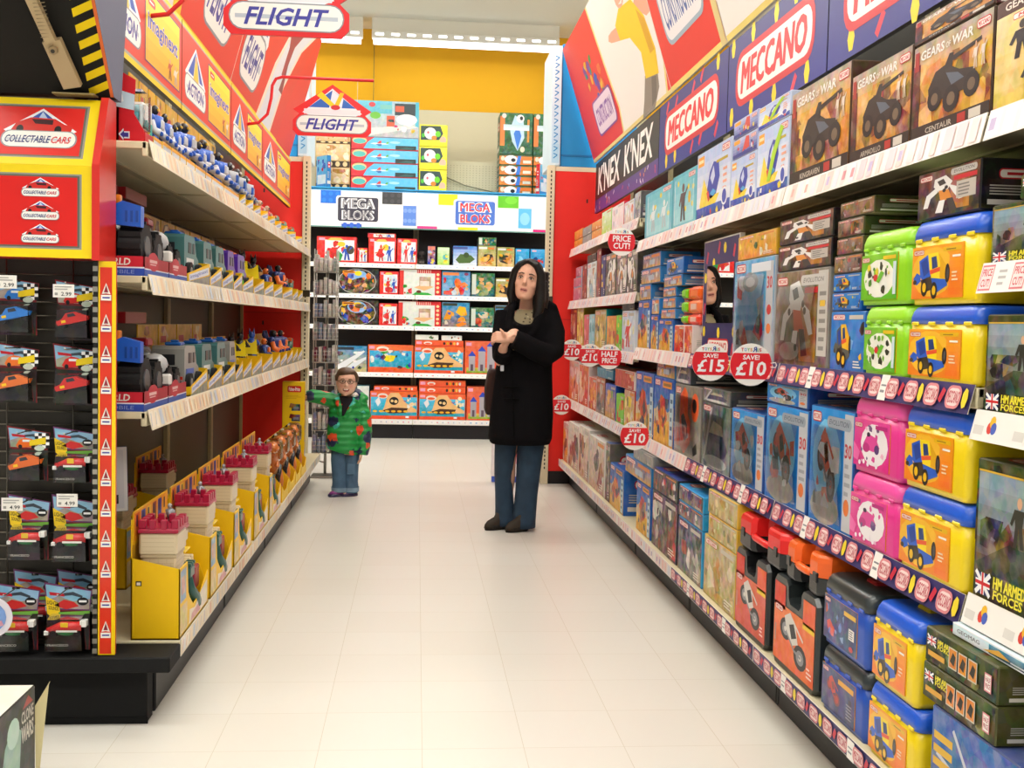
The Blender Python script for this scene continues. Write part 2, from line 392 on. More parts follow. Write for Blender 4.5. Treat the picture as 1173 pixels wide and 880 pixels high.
def m_plane(P, a='eef2f6'):
    P.poly([(.0,.45),(.2,.6),(.8,.55),(1,.42),(.8,.36),(.2,.36)], c(a)); P.poly([(.35,.5),(.5,.95),(.6,.95),(.58,.5)], c('d8443c'))
    P.poly([(.3,.42),(.45,.05),(.6,.08),(.62,.42)], c('3e6fb0')); P.poly([(.82,.5),(.9,.8),(1,.8),(.96,.46)], c('5fae4a'))
def m_boat(P):
    P.poly([(.1,.3),(.25,.75),(.5,.98),(.82,.9),(.9,.55),(.7,.15),(.35,.05)], c('2f3fa8')); P.poly([(.3,.6),(.5,.88),(.6,.6),(.45,.4)], c('c9d4ef'))
    P.poly([(.3,.2),(.5,.1),(.7,.2),(.5,.3)], c('49a2d8')); P.poly([(.08,.25),(.2,.3),(.3,.05),(.2,0)], c('d8402f'))
def m_figure(P, a='c23c2c', b='2a2c40', sk='d8a884'):
    P.ell(.5,.88,.13,.12, c(sk)); P.poly([(.25,.75),(.75,.75),(.68,.4),(.32,.4)], c(a)); P.poly([(.25,.75),(.05,.45),(.15,.4),(.34,.62)], c(a)); P.poly([(.75,.75),(.95,.9),(1,.82),(.68,.6)], c(a))
    P.poly([(.32,.42),(.5,.42),(.42,0),(.25,0)], c(b)); P.poly([(.5,.42),(.68,.42),(.8,0),(.62,0)], c(b))
def m_scene(P, R, sky, ground, pal, n=14):
    P.grad(0,.35,1,1, sky[0], sky[1]); P.poly([(0,0),(1,0),(1,.4),(.7,.48),(.4,.38),(0,.45)], ground); blobs(P, R, n, pal, 0, 0, 1, .85, .2)
# ------------------------------------------------------------------ camera
F = 1230.; CH = 1.24
def look():
    ro = math.radians(1.03)
    d = Vector((478 - 586.5, 370 - 440, F)).normalized()
    up = Vector((math.sin(ro), -math.cos(ro), 0)); up = (up - d * up.dot(d)).normalized()
    ri = d.cross(up)
    if ri.x < 0: ri = -ri
    cx = Vector((ri.x, d.x, up.x)); cy = Vector((ri.y, d.y, up.y)); cz = Vector((ri.z, d.z, up.z))
    M = Matrix.Identity(4)
    for i in range(3):
        M[i][0] = cx[i]; M[i][1] = -cy[i]; M[i][2] = -cz[i]
    M[0][3] = 0; M[1][3] = 0; M[2][3] = CH
    return M
cd = bpy.data.cameras.new('camera'); cam = bpy.data.objects.new('camera', cd); COL.objects.link(cam)
cam.matrix_world = look(); cd.sensor_width = 36; cd.lens = F / 1173 * 36; cd.clip_start = .05; S.camera = cam
# ------------------------------------------------------------------ room
b = MB('floor'); b.poly([(-9, -5, 0), (9, -5, 0), (9, 12.72, 0), (-9, 12.72, 0)], W_)
b.poly([(-9, -5, -.06), (-9, 12.72, -.06), (9, 12.72, -.06), (9, -5, -.06)], W_); tag(b.build('floor'), kind='structure')
b = MB('ceiling_paint'); b.box(-9, 9, -5, 12.8, 4.62, 4.7, W_); tag(b.build('ceiling'), kind='structure')
b = MB('cream_wall'); b.box(-9, 9, 12.72, 12.85, 0, 3.72, W_); b.use('yellow_wall'); b.box(-9, 9, 12.72, 12.85, 3.72, 4.62, W_)
tag(b.build('wall_back'), kind='structure')
# light fittings that run across the ceiling
def fitting(x0, x1, y, label, k=1.):
    t = thing('strip_light', label, 'ceiling light', ((x0+x1)/2, y, 4.62), group='strip lights')
    t.location.z = 4.34; w = x1 - x0; b = MB('paint')
    b.box(-w/2, w/2, -.05, .05, .05, .13, c('eeeadf'), .004); b.box(-w/2, w/2, -.015, .015, .13, .28, c('e6e1d2'))
    n = int(w / .17)
    if k < 1: b.use('tube_glow_soft')
    for i in range(n):
        x = -w/2 + (i + .5) * w / n
        b.box(x - .045, x + .045, -.052, -.0495, .082, .106, c('fdfbf2'))
    b.build('fitting_body', t)
    b = MB('tube_glow' if k == 1. else 'tube_glow_soft'); b.tube([(-w/2 + .02, 0, .022), (w/2 - .02, 0, .018)], .034, W_, 10); b.build('fluorescent_tube', t)
    la = bpy.data.lights.new('strip_lamp', 'AREA'); la.shape = 'RECTANGLE'; la.size = w; la.size_y = .16; la.energy = LAMP * w * k; la.color = (1, .985, .955)
    lo = bpy.data.objects.new('strip_lamp', la); COL.objects.link(lo); lo.location = (0, 0, -.02); lo.parent = t
    if k == 1.:
        lu = la.copy(); lu.energy = LAMP * w * .7; lq = bpy.data.objects.new('added_ceiling_fill', lu); COL.objects.link(lq); lq.location = (0, 0, .14); lq.rotation_euler = (PI, 0, 0); lq.parent = t  # extra upward lamp, added in the unseen fittings only to brighten the ceiling
    return t
LAMP = 14
for i, (x0, x1, y, l) in enumerate([(-.56, 1.54, 12.25, 'long bright fluorescent strip light against the yellow wall'),
        (-2.7, -.66, 12.25, 'shorter visible strip light ending beside the long one, partly behind the red sign')]): fitting(x0, x1, y, l, .13)
for y in (9.6, 7.0, 4.6, 2.2, -.4):
    o = fitting(-3.6, 3.6, y, None); o['kind'] = 'structure'; del o['category']; del o['group']
w = bpy.data.worlds.new('shop_air'); S.world = w; w.use_nodes = True
w.node_tree.nodes['Background'].inputs[0].default_value = (1, .985, .955, 1); w.node_tree.nodes['Background'].inputs[1].default_value = .34
S.view_settings.view_transform = 'Standard'; S.view_settings.look = 'None'; S.view_settings.gamma = 1; S.view_settings.use_curve_mapping = False
S.view_settings.exposure = .29
S.cycles.use_denoising = True; S.cycles.max_bounces = 8; S.cycles.transparent_max_bounces = 12; S.cycles.sample_clamp_indirect = 6
try: S.cycles.denoiser = 'OPENIMAGEDENOISE'
except Exception: pass
# ------------------------------------------------------------------ shelving
BEIGE = c('d6cba8')
def rail_art(P, R, kind, n):
    if kind == 'left':
        P.rect(0, 0, 1, 1, c('e9dcc0'))
        for i in range(n):
            x = (i + R.uniform(0, .4)) / n; P.rect(x, .1, x + R.uniform(.3, .8) / n, .9, c(R.choice(['e8c9a8', 'dfe0e2', 'f0e6d2', 'e6b99a', 'c9d2dc', 'f4ead6', 'efd9b5'])))
            P.line([(x, .2), (x + .3/n, .8)], .006, c(R.choice(['d8a07a', 'a9bed0', 'e9c987'])))
    elif kind == 'pink':
        P.rect(0, 0, 1, 1, c('efe3dc'))
        for i in range(n):
            x = i / n; P.rect(x + .1/n, .08, x + R.uniform(.5, .9)/n, .92, c(R.choice(['f3d3d0', 'e9c6c9', 'f7efe9', 'e5d9e6', 'dcdce4', 'f2c9bf'])))
            if R.random() < .4: P.rect(x + .2/n, .3, x + .55/n, .7, c(R.choice(['d98c90', 'b9a7c9', 'e3a79a'])))
    elif kind == 'pieces':
        P.rect(0, 0, 1, 1, c('3b3468')); n = max(3, int(P.w / .1))
        for i in range(n):
            x = i / n; pill(P, x + .02/n, .1, x + .66/n, .9, 'MECCANO', c('d8858a'), c('f0d9d4'), c('c2505c'))
            if i % 5 == 2: P.rect(x + .66/n, 0, x + 1.1/n, 1, c('f2efe8')); P.rect(x + .72/n, .3, x + .95/n, .4, c('8d8d90')); P.rect(x + .72/n, .55, x + 1./n, .62, c('8d8d90'))
            elif i % 2: P.ell(x + .83/n, .5, .12/n, .36, c('e8cf35'), 7)
            else: P.line([(x + .76/n, .3), (x + .9/n, .75)], .016, c('c53043'))
    elif kind == 'price':
        P.rect(0, 0, 1, 1, c('f4efe9'))
        for i in range(n):
            x = i / n
            if i % 2 == 0: P.rect(x + .05/n, .08, x + .85/n, .92, c('d8767c')); P.rect(x + .1/n, .14, x + .8/n, .86, c('f3dcd9')); P.text('PRICE', x + .15/n, .55, x + .75/n, .8, c('c8404c')); P.text('CUT!', x + .18/n, .2, x + .72/n, .46, c('c8404c'))
            else: lines(P, R, 3, c('bdb9b6'), x + .2/n, .2, x + .8/n, .8)
    elif kind == 'dots':
        P.rect(0, 0, 1, 1, c('f1ece5'))
        n = max(3, int(P.w / .14))
        for i in range(n):
            x = (i + .5) / n; P.rect(x - .45/n, .2, x - .2/n, .5, c('d9d5ce'))
            for k, h in enumerate(('d2433a', 'e9b52f', '4a62b8')): P.ell(x + (k-1) * .05/n, .45 + (k % 2) * .2, .07/n, .2, c(h), 10)
    else:
        P.rect(0, 0, 1, 1, c('f3f0ea'))
        for i in range(n):
            x = i / n; P.rect(x + .1/n, .2, x + .8/n, .8, c(R.choice(['fbfaf7', 'f6ece9', 'eef0f3'])))
            P.rect(x + .2/n, .35, x + R.uniform(.35, .6)/n, .6, c(R.choice(['e9a3a3', '8fb4d6', 'd9d6d2', 'c8c8cc'])))
def bay(label, xw, y0, y1, rz, decks, base_kind, rail_kinds, back, group, top=2.46, deep=.47, base_out=.1, kick=.02, base=.2, name='shelving_bay', lip=.045, basecol=BEIGE, bkdark=K_):
    w = y1 - y0; R = random.Random(label); x, y = (xw, (y0+y1)/2) if abs(rz) > .1 else ((y0+y1)/2, xw)
    t = thing(name, label, 'shelving', (x, y, 0), rz, group)
    bk = MB('paint'); bk.box(-w/2 + .002, w/2 - .002, deep, deep + .03, .1, top, back)
    nx = int(w / .05)
    bk.build('back_panel', t)
    k = MB('paint'); k.box(-w/2 + .002, w/2 - .002, kick, kick + .05, 0, base - .06, bkdark, .003)
    for q in (-.5, .48): k.box(q*w + .004, q*w + .012, kick - .002, kick, .01, base - .07, c('0c0c0d'))
    k.build('kick_plate', t)
    g = MB('paint'); g.box(-w/2 + .002, w/2 - .002, -base_out, deep, base - .05, base, basecol, .003)
    d = g.build('base_deck', t)
    r = MB('card'); P = Panel(r, (-w/2 + .004, -base_out - .003, base - .048), (1, 0, 0), (0, 0, 1), w - .008, .052); r.box(-w/2 + .003, w/2 - .003, -base_out - .003, -base_out - .0005, base - .05, base + .005, c('e9e2d0')); rail_art(P, R, base_kind, max(6, int(w / .058)))
    r.build('price_rail', d)
    for i, z in enumerate(decks):
        g = MB('paint')
        g.box(-w/2 + .002, w/2 - .002, .004, deep, z - .022, z, BEIGE, .002)
        g.box(-w/2 + .002, w/2 - .002, .0, .018, z - lip, z, BEIGE, .003); g.box(-w/2 + .002, w/2 - .002, .17, .2, z - .028, z - .02, c('b3a886'))
        for e in (-w/2 + .01, w/2 - .018): g.prism([(e, .02, z - .022), (e, deep, z - .022), (e, deep, z - .026), (e, .12, z - .0255)], (.008, 0, 0), c('b9ad8a'))
        sh = g.build('shelf', t)
        r = MB('card'); out = .014
        U = Vector((1, 0, 0)); A = Vector((-w/2 + .004, -.018, z - lip - .012)); B = Vector((-w/2 + .004, -.003, z + .006)); V = (B - A)
        r.prism([A, A + U * (w - .008), B + U * (w - .008), B], (0, .002, 0), c('ded6c2'))
        P = Panel(r, A, U, V, w - .008, V.length); rail_art(P, R, rail_kinds[i], max(5, int(w / .058)))
        r.build('price_rail', sh)
    for e in (-w/2 + .005, w/2 - .03):
        u = MB('paint'); u.box(e, e + .025, deep - .02, deep + .012, .1, top - .01, c('c9bd98')); u.build('rear_upright', t)
    return t
LX = -.83; RX = 1.18
DKB = c('4a4030')
for i, (a, z, l) in enumerate([(3.40, 4.62, 'shelving bay with the big-wheeled buggies, next to the car rack'), (4.62, 5.84, 'shelving bay of grey and teal vans, second from the car rack'),
        (5.84, 7.06, 'shelving bay of black bikes over dinosaur trays, third from the car rack'), (7.06, 8.29, 'shelving bay with green toys that ends at the red panel by the boy')]):
    bay(l, LX, a, z, PI/2, [1.775, 1.365, .945], 'left', ['left', 'left', 'left'], DKB, 'shelving under the red header signs', top=2.42, base=.225, base_out=.105, kick=-.03, deep=.5)
RD = [1.70, 1.13, .68]
for i, (a, z, l) in enumerate([(2.167, 3.40, 'shelving bay stacked with lime, yellow and pink tubs'), (3.40, 4.55, 'shelving bay with the mirror stand and the clear-fronted blue boxes'),
        (4.55, 5.72, 'shelving bay of yellow and blue building sets left of the mirror stand')]):
    bay(l, RX, a, z, -PI/2, RD, 'pieces' if i < 2 else 'pink', ['pink', 'pieces' if i < 2 else 'pink', 'pieces' if i < 2 else 'pink'], c('3a352c'), 'shelving under the blue header signs', top=2.46, base_out=.055, kick=.03)
for i, (a, z, l) in enumerate([(5.72, 7.0, 'shelving bay under the white-lettered dark header'), (7.0, 8.30, 'shelving bay that ends at the red panel behind the woman')]):
    bay(l, RX, a, z, -PI/2, [1.83, 1.43, 1.10, .68], 'pink', ['pink'] * 4, c('3a352c'), 'shelving under the blue header signs', top=2.46, base_out=.055, kick=.03)
bay('shelving bay of camouflage boxes at the edge of the picture', RX, .95, 2.163, -PI/2, [1.70, 1.385, 1.08, .69], 'pieces', ['pink', 'price', 'dots', 'dots'], c('3a352c'), 'shelving under the blue header signs', top=2.46, base_out=.055, kick=.03)
# the unit that closes the aisle
for i, (a, z, l) in enumerate([(-1.62, -.03, 'end wall shelving bay under the grey-lettered logo'), (-.03, 1.7, 'end wall shelving bay under the red-lettered logo')]):
    bay(l, 11.5, a, z, 0, [1.855, 1.53, 1.20, .70], 'back', ['back'] * 4, c('2c2a27'), 'shelving across the end of the aisle', top=2.6, base_out=.04, kick=.02, base=.205, lip=.03, basecol=c('e6e1d2'))
# red end panels with slotted posts
def end_panel(label, xs, xp, y, s):
    x0, x1 = sorted((xs, xp)); t = thing('end_panel', label, 'end panel', (xp, y, 0), 0, 'red end panels')
    b = MB('paint'); lo, hi = sorted((xs - xp, 0)); b.box(lo, hi, -.01, .01, .1, 2.44, c('e2231a'), .002)
    b.box(lo, hi, -.012, .012, 2.44, 2.475, c('ddd2b4')); b.box(lo, hi, -.011, .011, .0, .1, K_)
    b.box(lo, hi, -.0115, -.01, 1.29, 1.296, c('c01a14'))
    for z in (1.2, 1.6, 2.2): b.box(lo * .6 + hi * .4 - .006, lo * .6 + hi * .4 + .006, -.012, -.0101, z, z + .03, c('3a0c0a'))
    b.build('red_panel', t)
    b = MB('paint'); a = .004 * s; q0, q1 = sorted((a, a + .058 * s)); b.box(q0, q1, -.035, .035, 0, 2.48, c('d9cfb0'), .004)
    for k in range(74):
        z = .12 + k * .0315; m = (q0 + q1) / 2; b.box(m - .005, m + .005, -.0362, -.0349, z, z + .018, c('39352a'))
    b.box(q0 + .01, q1 - .01, .035, .3, 0, .03, c('cfc5a6')); b.build('slotted_post', t)
    b = MB('metal'); b.box(q0 - .004, q1 + .004, -.04, .0, 1.42, 1.47, c('4b483f'), .002); b.box(q0 - .004, q1 + .004, -.04, 0, .63, .68, c('3b3a36'), .002); b.build('bracket', t)
end_panel('tall red end panel with slotted cream post beside the boy', -1.36, -.885, 8.33, 1)
end_panel('tall red end panel with slotted cream post behind the woman', 1.68, 1.045, 8.345, -1)
# blue blocks on top of the end panels, with a pale edge sign
def blue_block(label, x0, x1, y0, y1, xs0, xs1):
    t = thing('header_block', label, 'header', ((x0+x1)/2, y0, 2.48), 0, 'blue header blocks'); b = MB('paint'); o = t.location
    b.T = Matrix.Translation(-o); b.box(x0, x1, y0, y1, 2.48, 3.42, c('0f86c6'), .004); b.box(x0 + .002, x1 - .002, y0 - .004, y0 - .0005, 2.56, 2.575, c('0b6ba6')); b.build('blue_block', t)
    b = MB('card'); b.T = Matrix.Translation(-o); b.box(xs0, xs1, y0 - .02, y1, 2.485, 3.4, c('cfe6f3'), .004)
    P = Panel(b, (xs0, y0 - .02, 2.485), (1, 0, 0), (0, 0, 1), xs1 - xs0, .915); P.grad(.1, .02, .9, .98, c('9fd0ea'), c('eef7fb'))
    for k in range(15):
        y = .06 + k * .058
        P.line([(.3, y), (.7, y + .028), (.3, y + .04)], .008, c('2f8cc9'))
    b.build('edge_sign', t)
blue_block('blue header block above the red panel behind the woman', 1.085, 1.68, 8.37, 8.9, 1.005, 1.08)
blue_block('blue header block above the red panel by the boy', -1.36, -.93, 8.36, 8.9, -.925, -.85)
# ------------------------------------------------------------------ header signs
def slab(b, O, U, V, w, h, t, col):
    U = Vector(U).normalized(); V = Vector(V).normalized(); N = U.cross(V); O = Vector(O)
    q = [O, O + U*w, O + U*w + V*h, O + V*h]
    b.prism(q, -N * t, col)
def panel_sign(name, label, cat, group, O, U, V, w, h, art, t=.012, edge=c('e8e2d4'), mat='paint'):
    b = MB(mat); slab(b, O, U, V, w, h, t, edge); P = Panel(b, O, U, V, w, h); art(P); o = b.build(name, None, O); return tag(o, label, cat, group)
def house(P, x0, y0, x1, y1, word, kind):
    mx = (x0+x1)/2; w = x1-x0; h = y1-y0
    P.poly([(x0, y0 + h*.42), (mx, y1), (x1, y0 + h*.42), (x1 - w*.06, y0 + h*.36), (x0 + w*.06, y0 + h*.36)], c('eef0f4'))
    P.poly([(x0 + w*.14, y0 + h*.46), (mx, y1 - h*.06), (x1 - w*.14, y0 + h*.46)], c('2a55b4'))
    P.poly([(mx - w*.12, y0 + h*.46), (mx, y1 - h*.08), (mx + w*.2, y0 + h*.46)], c('b7cbe6'))
    if kind == 'car':
        P.poly([(x0 + w*.1, y0 + h*.42), (x0 + w*.16, y0 + h*.62), (x0 + w*.35, y0 + h*.76), (x0 + w*.68, y0 + h*.74), (x0 + w*.82, y0 + h*.6), (x1 - w*.06, y0 + h*.54), (x1 - w*.08, y0 + h*.4)], c('cf2a22'))
        P.poly([(x0 + w*.36, y0 + h*.72), (x0 + w*.42, y0 + h*.6), (x0 + w*.66, y0 + h*.58), (x0 + w*.66, y0 + h*.71)], c('3c1a22'))
        for q in (.22, .74): P.ell(x0 + w*q, y0 + h*.45, w*.05, h*.11, K_)
    elif kind == 'plane':
        P.poly([(x0 + w*.3, y1 - h*.22), (x0 + w*.36, y1 - h*.14), (mx + w*.04, y0 + h*.5), (mx - w*.06, y0 + h*.52)], YEL); P.poly([(mx, y0 + h*.52), (mx + w*.14, y1 - h*.18), (mx + w*.19, y1 - h*.2), (mx + w*.1, y0 + h*.5)], c('e9bb0c'))
        P.ell(mx + w*.03, y0 + h*.5, w*.06, h*.06, RED)
    else:
        P.poly([(mx - w*.12, y0 + h*.4), (mx - w*.02, y1 - h*.2), (mx + w*.08, y1 - h*.22), (mx + w*.14, y0 + h*.4)], c('e9c23a')); P.ell(mx + w*.02, y1 - h*.2, w*.06, h*.06, c('d9a878'))
    P.rrect(x0 - w*.02, y0 - h*.02, x1 + w*.02, y0 + h*.42, h * P.h * .2, c('8d8f96'))
    P.rrect(x0, y0, x1, y0 + h*.4, h * P.h * .19, c('f1efe9')); P.rect(x0 + w*.06, y0 + h*.16, x1 - w*.06, y0 + h*.22, c('c7cbd2'))
    if word == 'COLLECTABLECARS':
        P.text('COLLECTABLE', x0 + w*.04, y0 + h*.1, x0 + w*.66, y0 + h*.29, c('27306f'), .3, .035); P.text('CARS', x0 + w*.67, y0 + h*.1, x1 - w*.06, y0 + h*.28, c('cf2430'), .3, .035)
    else: P.text(word, x0 + w*.09, y0 + h*.07, x1 - w*.09, y0 + h*.33, c('3a3192'), .3, .05)
def toy_ad(P, x0, y0, x1, y1):
    P.rect(x0 - .008, y0 - .015, x1 + .008, y1 + .015, c('5a3a7a')); Q = in_(P, x0, y0, x1, y1); Q.grad(0, 0, 1, 1, c('f7a818'), c('ffe23a'))
    Q.rrect(.06, .82, .26, .93, .02, c('d8352c')); Q.rect(.1, .86, .22, .885, W_)
    Q.text('imaginext', .05, .4, .95, .72, c('f4f2ff'), 0, .06); Q.text('imaginext', .06, .41, .94, .71, c('5258c0'), 0, .03)
    m_figure(in_(Q, .62, .04, .78, .36), 'c8552e', '7a4a2c'); m_figure(in_(Q, .8, .03, .96, .34), 'e9dcc8', 'b8b0a8')
def art_action(P):
    P.rect(0, 0, 1, 1, c('e03a24')); P.rect(0, 0, 1, .055, c('f2cf0c')); P.rect(0, .055, 1, .085, c('a8a49a')); P.rect(0, .955, 1, 1, c('f2cf0c')); P.rect(0, .935, 1, .955, c('a8a49a'))
    house(P, .05, .2, .42, .86, 'ACTION', 'man'); toy_ad(P, .48, .17, .96, .86)
g = 'red and yellow toy header panels'
for a, z, l in [(3.4, 4.515, 'red ACTION header panel with yellow ad, nearest the black flap'), (4.525, 5.675, 'red ACTION header panel with yellow ad, second from the black flap'),
        (5.685, 6.795, 'red ACTION header panel with yellow ad, third from the black flap'), (6.805, 8.27, 'red ACTION header panel with yellow ad, touching the red end panel')]:
    panel_sign('header_sign', l, 'header sign', g, (-.97, a, 2.085), (0, 1, 0), (.0, 0, 1), z - a, .36, art_action, .02, c('2b2620'))
def art_flight(swoosh):
    def f(P):
        P.rect(0, 0, 1, 1, c('e23a26')); P.rect(0, 0, 1, .02, YEL)
        if swoosh:
            P.poly([(.34, 0), (.4, .4), (.52, .75), (.72, 1), (.93, 1), (.72, .7), (.6, .35), (.58, 0)], c('efe2cf')); P.poly([(.37, 0), (.43, .4), (.55, .75), (.75, 1), (.9, 1), (.7, .7), (.575, .35), (.56, 0)], c('dfe0e6'))
            P.poly([(.48, .75), (.56, .95), (.62, 1), (.6, .8), (.68, .9), (.72, .85), (.6, .65), (.56, .4), (.52, .4), (.53, .6)], c('a33a40')); P.poly([(.52, .8), (.58, .93), (.57, .76)], c('f2e9e6')); P.poly([(.54, .3), (.57, .55), (.6, .3)], c('8a3038'))
            P.poly([(.93, 1), (1, 1), (1, 0), (.7, 0), (.72, .3), (.8, .6)], c('e6301f'))
            house(P, .03, .1, .27, .85, 'FLIGHT', 'plane')
        else:
            house(P, .66, .12, .9, .85, 'FLIGHT', 'plane'); P.poly([(0, 0), (0, 1), (.3, 1), (.42, .6), (.5, 0)], c('e9dfe0')); P.poly([(.5, 0), (.42, .6), (.3, 1), (.36, 1), (.48, .6), (.55, 0)], YEL)
    return f
Vl = Vector((.235, 0, .88)); hl = Vl.length
panel_sign('header_sign', 'upper red leaning FLIGHT panel with a red aeroplane picture, nearest the end wall', 'header sign', 'leaning red header panels', (-.985, 5.72, 2.45), (0, 1, 0), Vl, 2.55, hl, art_flight(1), .02)
panel_sign('header_sign', 'upper red leaning FLIGHT panel above the yellow ads, cut by the top of the picture', 'header sign', 'leaning red header panels', (-.985, 3.1, 2.45), (0, 1, 0), Vl, 2.61, hl, art_flight(0), .02)
def pieces(P, R, n):
    for i in range(n):
        x = (i + R.uniform(.2, .8)) / n
        for y in (R.uniform(.05, .16), R.uniform(.84, .95)):
            if R.random() < .5: P.ell(x, y, .035 / P.w * .8, .045 / P.h, c('f0d51c'), 6)
            else: P.line([(x - .025/P.w, y - .03/P.h), (x + .025/P.w, y + .03/P.h)], .03, c('d63048'))
def art_mecc(seed):
    def f(P):
        R = random.Random(seed); P.grad(0, 0, 1, 1, c('232e86'), c('2a2a72')); pieces(P, R, 5)
        pill(P, .1, .2, .9, .82, None); P.rect(.2, .4, .8, .64, c('f6efe6')); P.text('MECCANO', .17, .34, .83, .68, c('dd2f36'), .12, .045)
    return f
g = 'blue header panels of the construction toys'
for i, (a, z, l) in enumerate([(4.735, 6.09, 'purple-blue MECCANO header panel next to the dark lettered header'), (3.56, 4.725, 'purple-blue MECCANO header panel, second from the dark lettered header'), (2.3, 3.55, 'purple-blue MECCANO header panel behind the brown vehicle boxes')]):
    panel_sign('header_sign', l, 'header sign', g, (1.355, z, 2.115), (0, -1, 0), (0, 0, 1), z - a, .38, art_mecc(i), .02, c('1d1d30'))
def art_knex(P):
    P.rect(0, 0, 1, 1, c('2e2c2a')); P.grad(0, 0, 1, .26, c('5d2f86'), c('4a3b84')); R = random.Random(4)
    for i in range(26):
        x = R.uniform(.01, .97); y = R.uniform(.03, .2); a = R.uniform(-.02, .02); P.line([(x, y), (x + a, y + .06)], .014, c(R.choice(['e8c52c', 'd9405a', 'e6e0ea', '7f9bd8', 'e98a3a'])))
    for x in (.06, .53): P.text("K'NEX", x, .34, x + .4, .9, c('f3efe9'), .05, .05)
panel_sign('header_sign', "dark grey header panel lettered K'NEX twice over a purple strip", 'header sign', g, (1.355, 8.29, 2.115), (0, -1, 0), (0, 0, 1), 2.19, .38, art_knex, .02, c('1d1d1d'))
Vr = Vector((-.27, 0, .85)); hr = Vr.length
def art_build(P):
    P.rect(0, 0, 1, 1, c('e2352a')); P.poly([(.47, 0), (.5, .2), (.47, .5), (.43, 1), (1, 1), (1, 0)], c('e9d98a')); P.poly([(.485, 0), (.515, .2), (.485, .5), (.445, 1), (1, 1), (1, .2), (.955, 0)], c('f1efe9')); P.poly([(.97, 0), (1, .14), (1, 0)], c('e2352a'))
    P.rect(0, 0, 1, .025, c('e9d98a')); sk = c('e6a98c')
    P.poly([(.72, .64), (.7, .55), (.61, .6), (.585, .63), (.6, .66), (.64, .66)], sk); P.poly([(.88, .62), (.97, .5), (1, .5), (1, .58), (.93, .68)], sk)
    P.poly([(.83, .22), (.94, .18), (.92, .09), (.84, .0), (.71, .0), (.77, .1)], c('8f8578')); P.poly([(.88, .18), (.92, .16), (.88, .05), (.82, .02)], c('6f675d'))
    P.poly([(.69, .66), (.76, .72), (.88, .68), (.95, .52), (.97, .3), (.945, .16), (.83, .2), (.85, .36), (.79, .5), (.7, .55)], c('f3cf12')); P.poly([(.9, .6), (.95, .5), (.96, .3), (.92, .3)], c('dba80c'))
    P.ell(.79, .79, .045, .085, sk); P.poly([(.745, .8), (.76, .88), (.81, .9), (.84, .84), (.8, .83)], c('4a3222')); P.poly([(.77, .74), (.8, .72), (.82, .745)], c('f2eee6'))
    R = random.Random(8); blobs(P, R, 24, [c(h) for h in ('2f9b4d', 'e8b425', '3356b8', 'e2702f', '7a3c9a', 'd8443a')], .2, .38, .42, .72, .06)
    P.rrect(.19, .13, .47, .41, .06, c('8a4a9a')); P.rrect(.2, .145, .46, .395, .055, c('ead9e6')); P.text('CONSTRUCTION', .22, .2, .44, .34, c('7a2f9a'), .2, .03)
panel_sign('header_sign', 'upper leaning red panel with a jumping child in a yellow shirt', 'header sign', 'leaning header panels over the construction toys', (1.345, 8.32, 2.51), (0, -1, 0), Vr, 2.55, hr, art_build, .02)
def art_con(P):
    P.rect(0, 0, 1, 1, c('e2352a')); P.rect(0, 0, 1, .03, c('eedb7a')); R = random.Random(5)
    blobs(P, R, 20, [c(h) for h in ('2f6b9d', 'e8b425', '3356b8', '222a30', 'd8443a')], .3, .66, .6, .98, .12)
    P.rrect(.16, .22, .86, .6, .09, c('9fb4c4')); P.rrect(.18, .245, .84, .575, .08, c('e9ecee')); P.text('CONSTRUCTION', .22, .3, .8, .52, c('4a68a8'), .2, .04); P.rect(.93, 0, 1, 1, c('d9c98a'))
panel_sign('header_sign', 'upper leaning red CONSTRUCTION panel next to the child in yellow', 'header sign', 'leaning header panels over the construction toys', (1.345, 5.76, 2.51), (0, -1, 0), Vr, 1.03, hr, art_con, .02)
panel_sign('header_sign', 'upper leaning white panel at the top edge of the picture', 'header sign', 'leaning header panels over the construction toys', (1.345, 4.72, 2.51), (0, -1, 0), Vr, 2.4, hr, lambda P: (P.rect(0, 0, 1, 1, c('efece4')), P.rect(0, 0, 1, .03, c('e8d77a'))), .02)
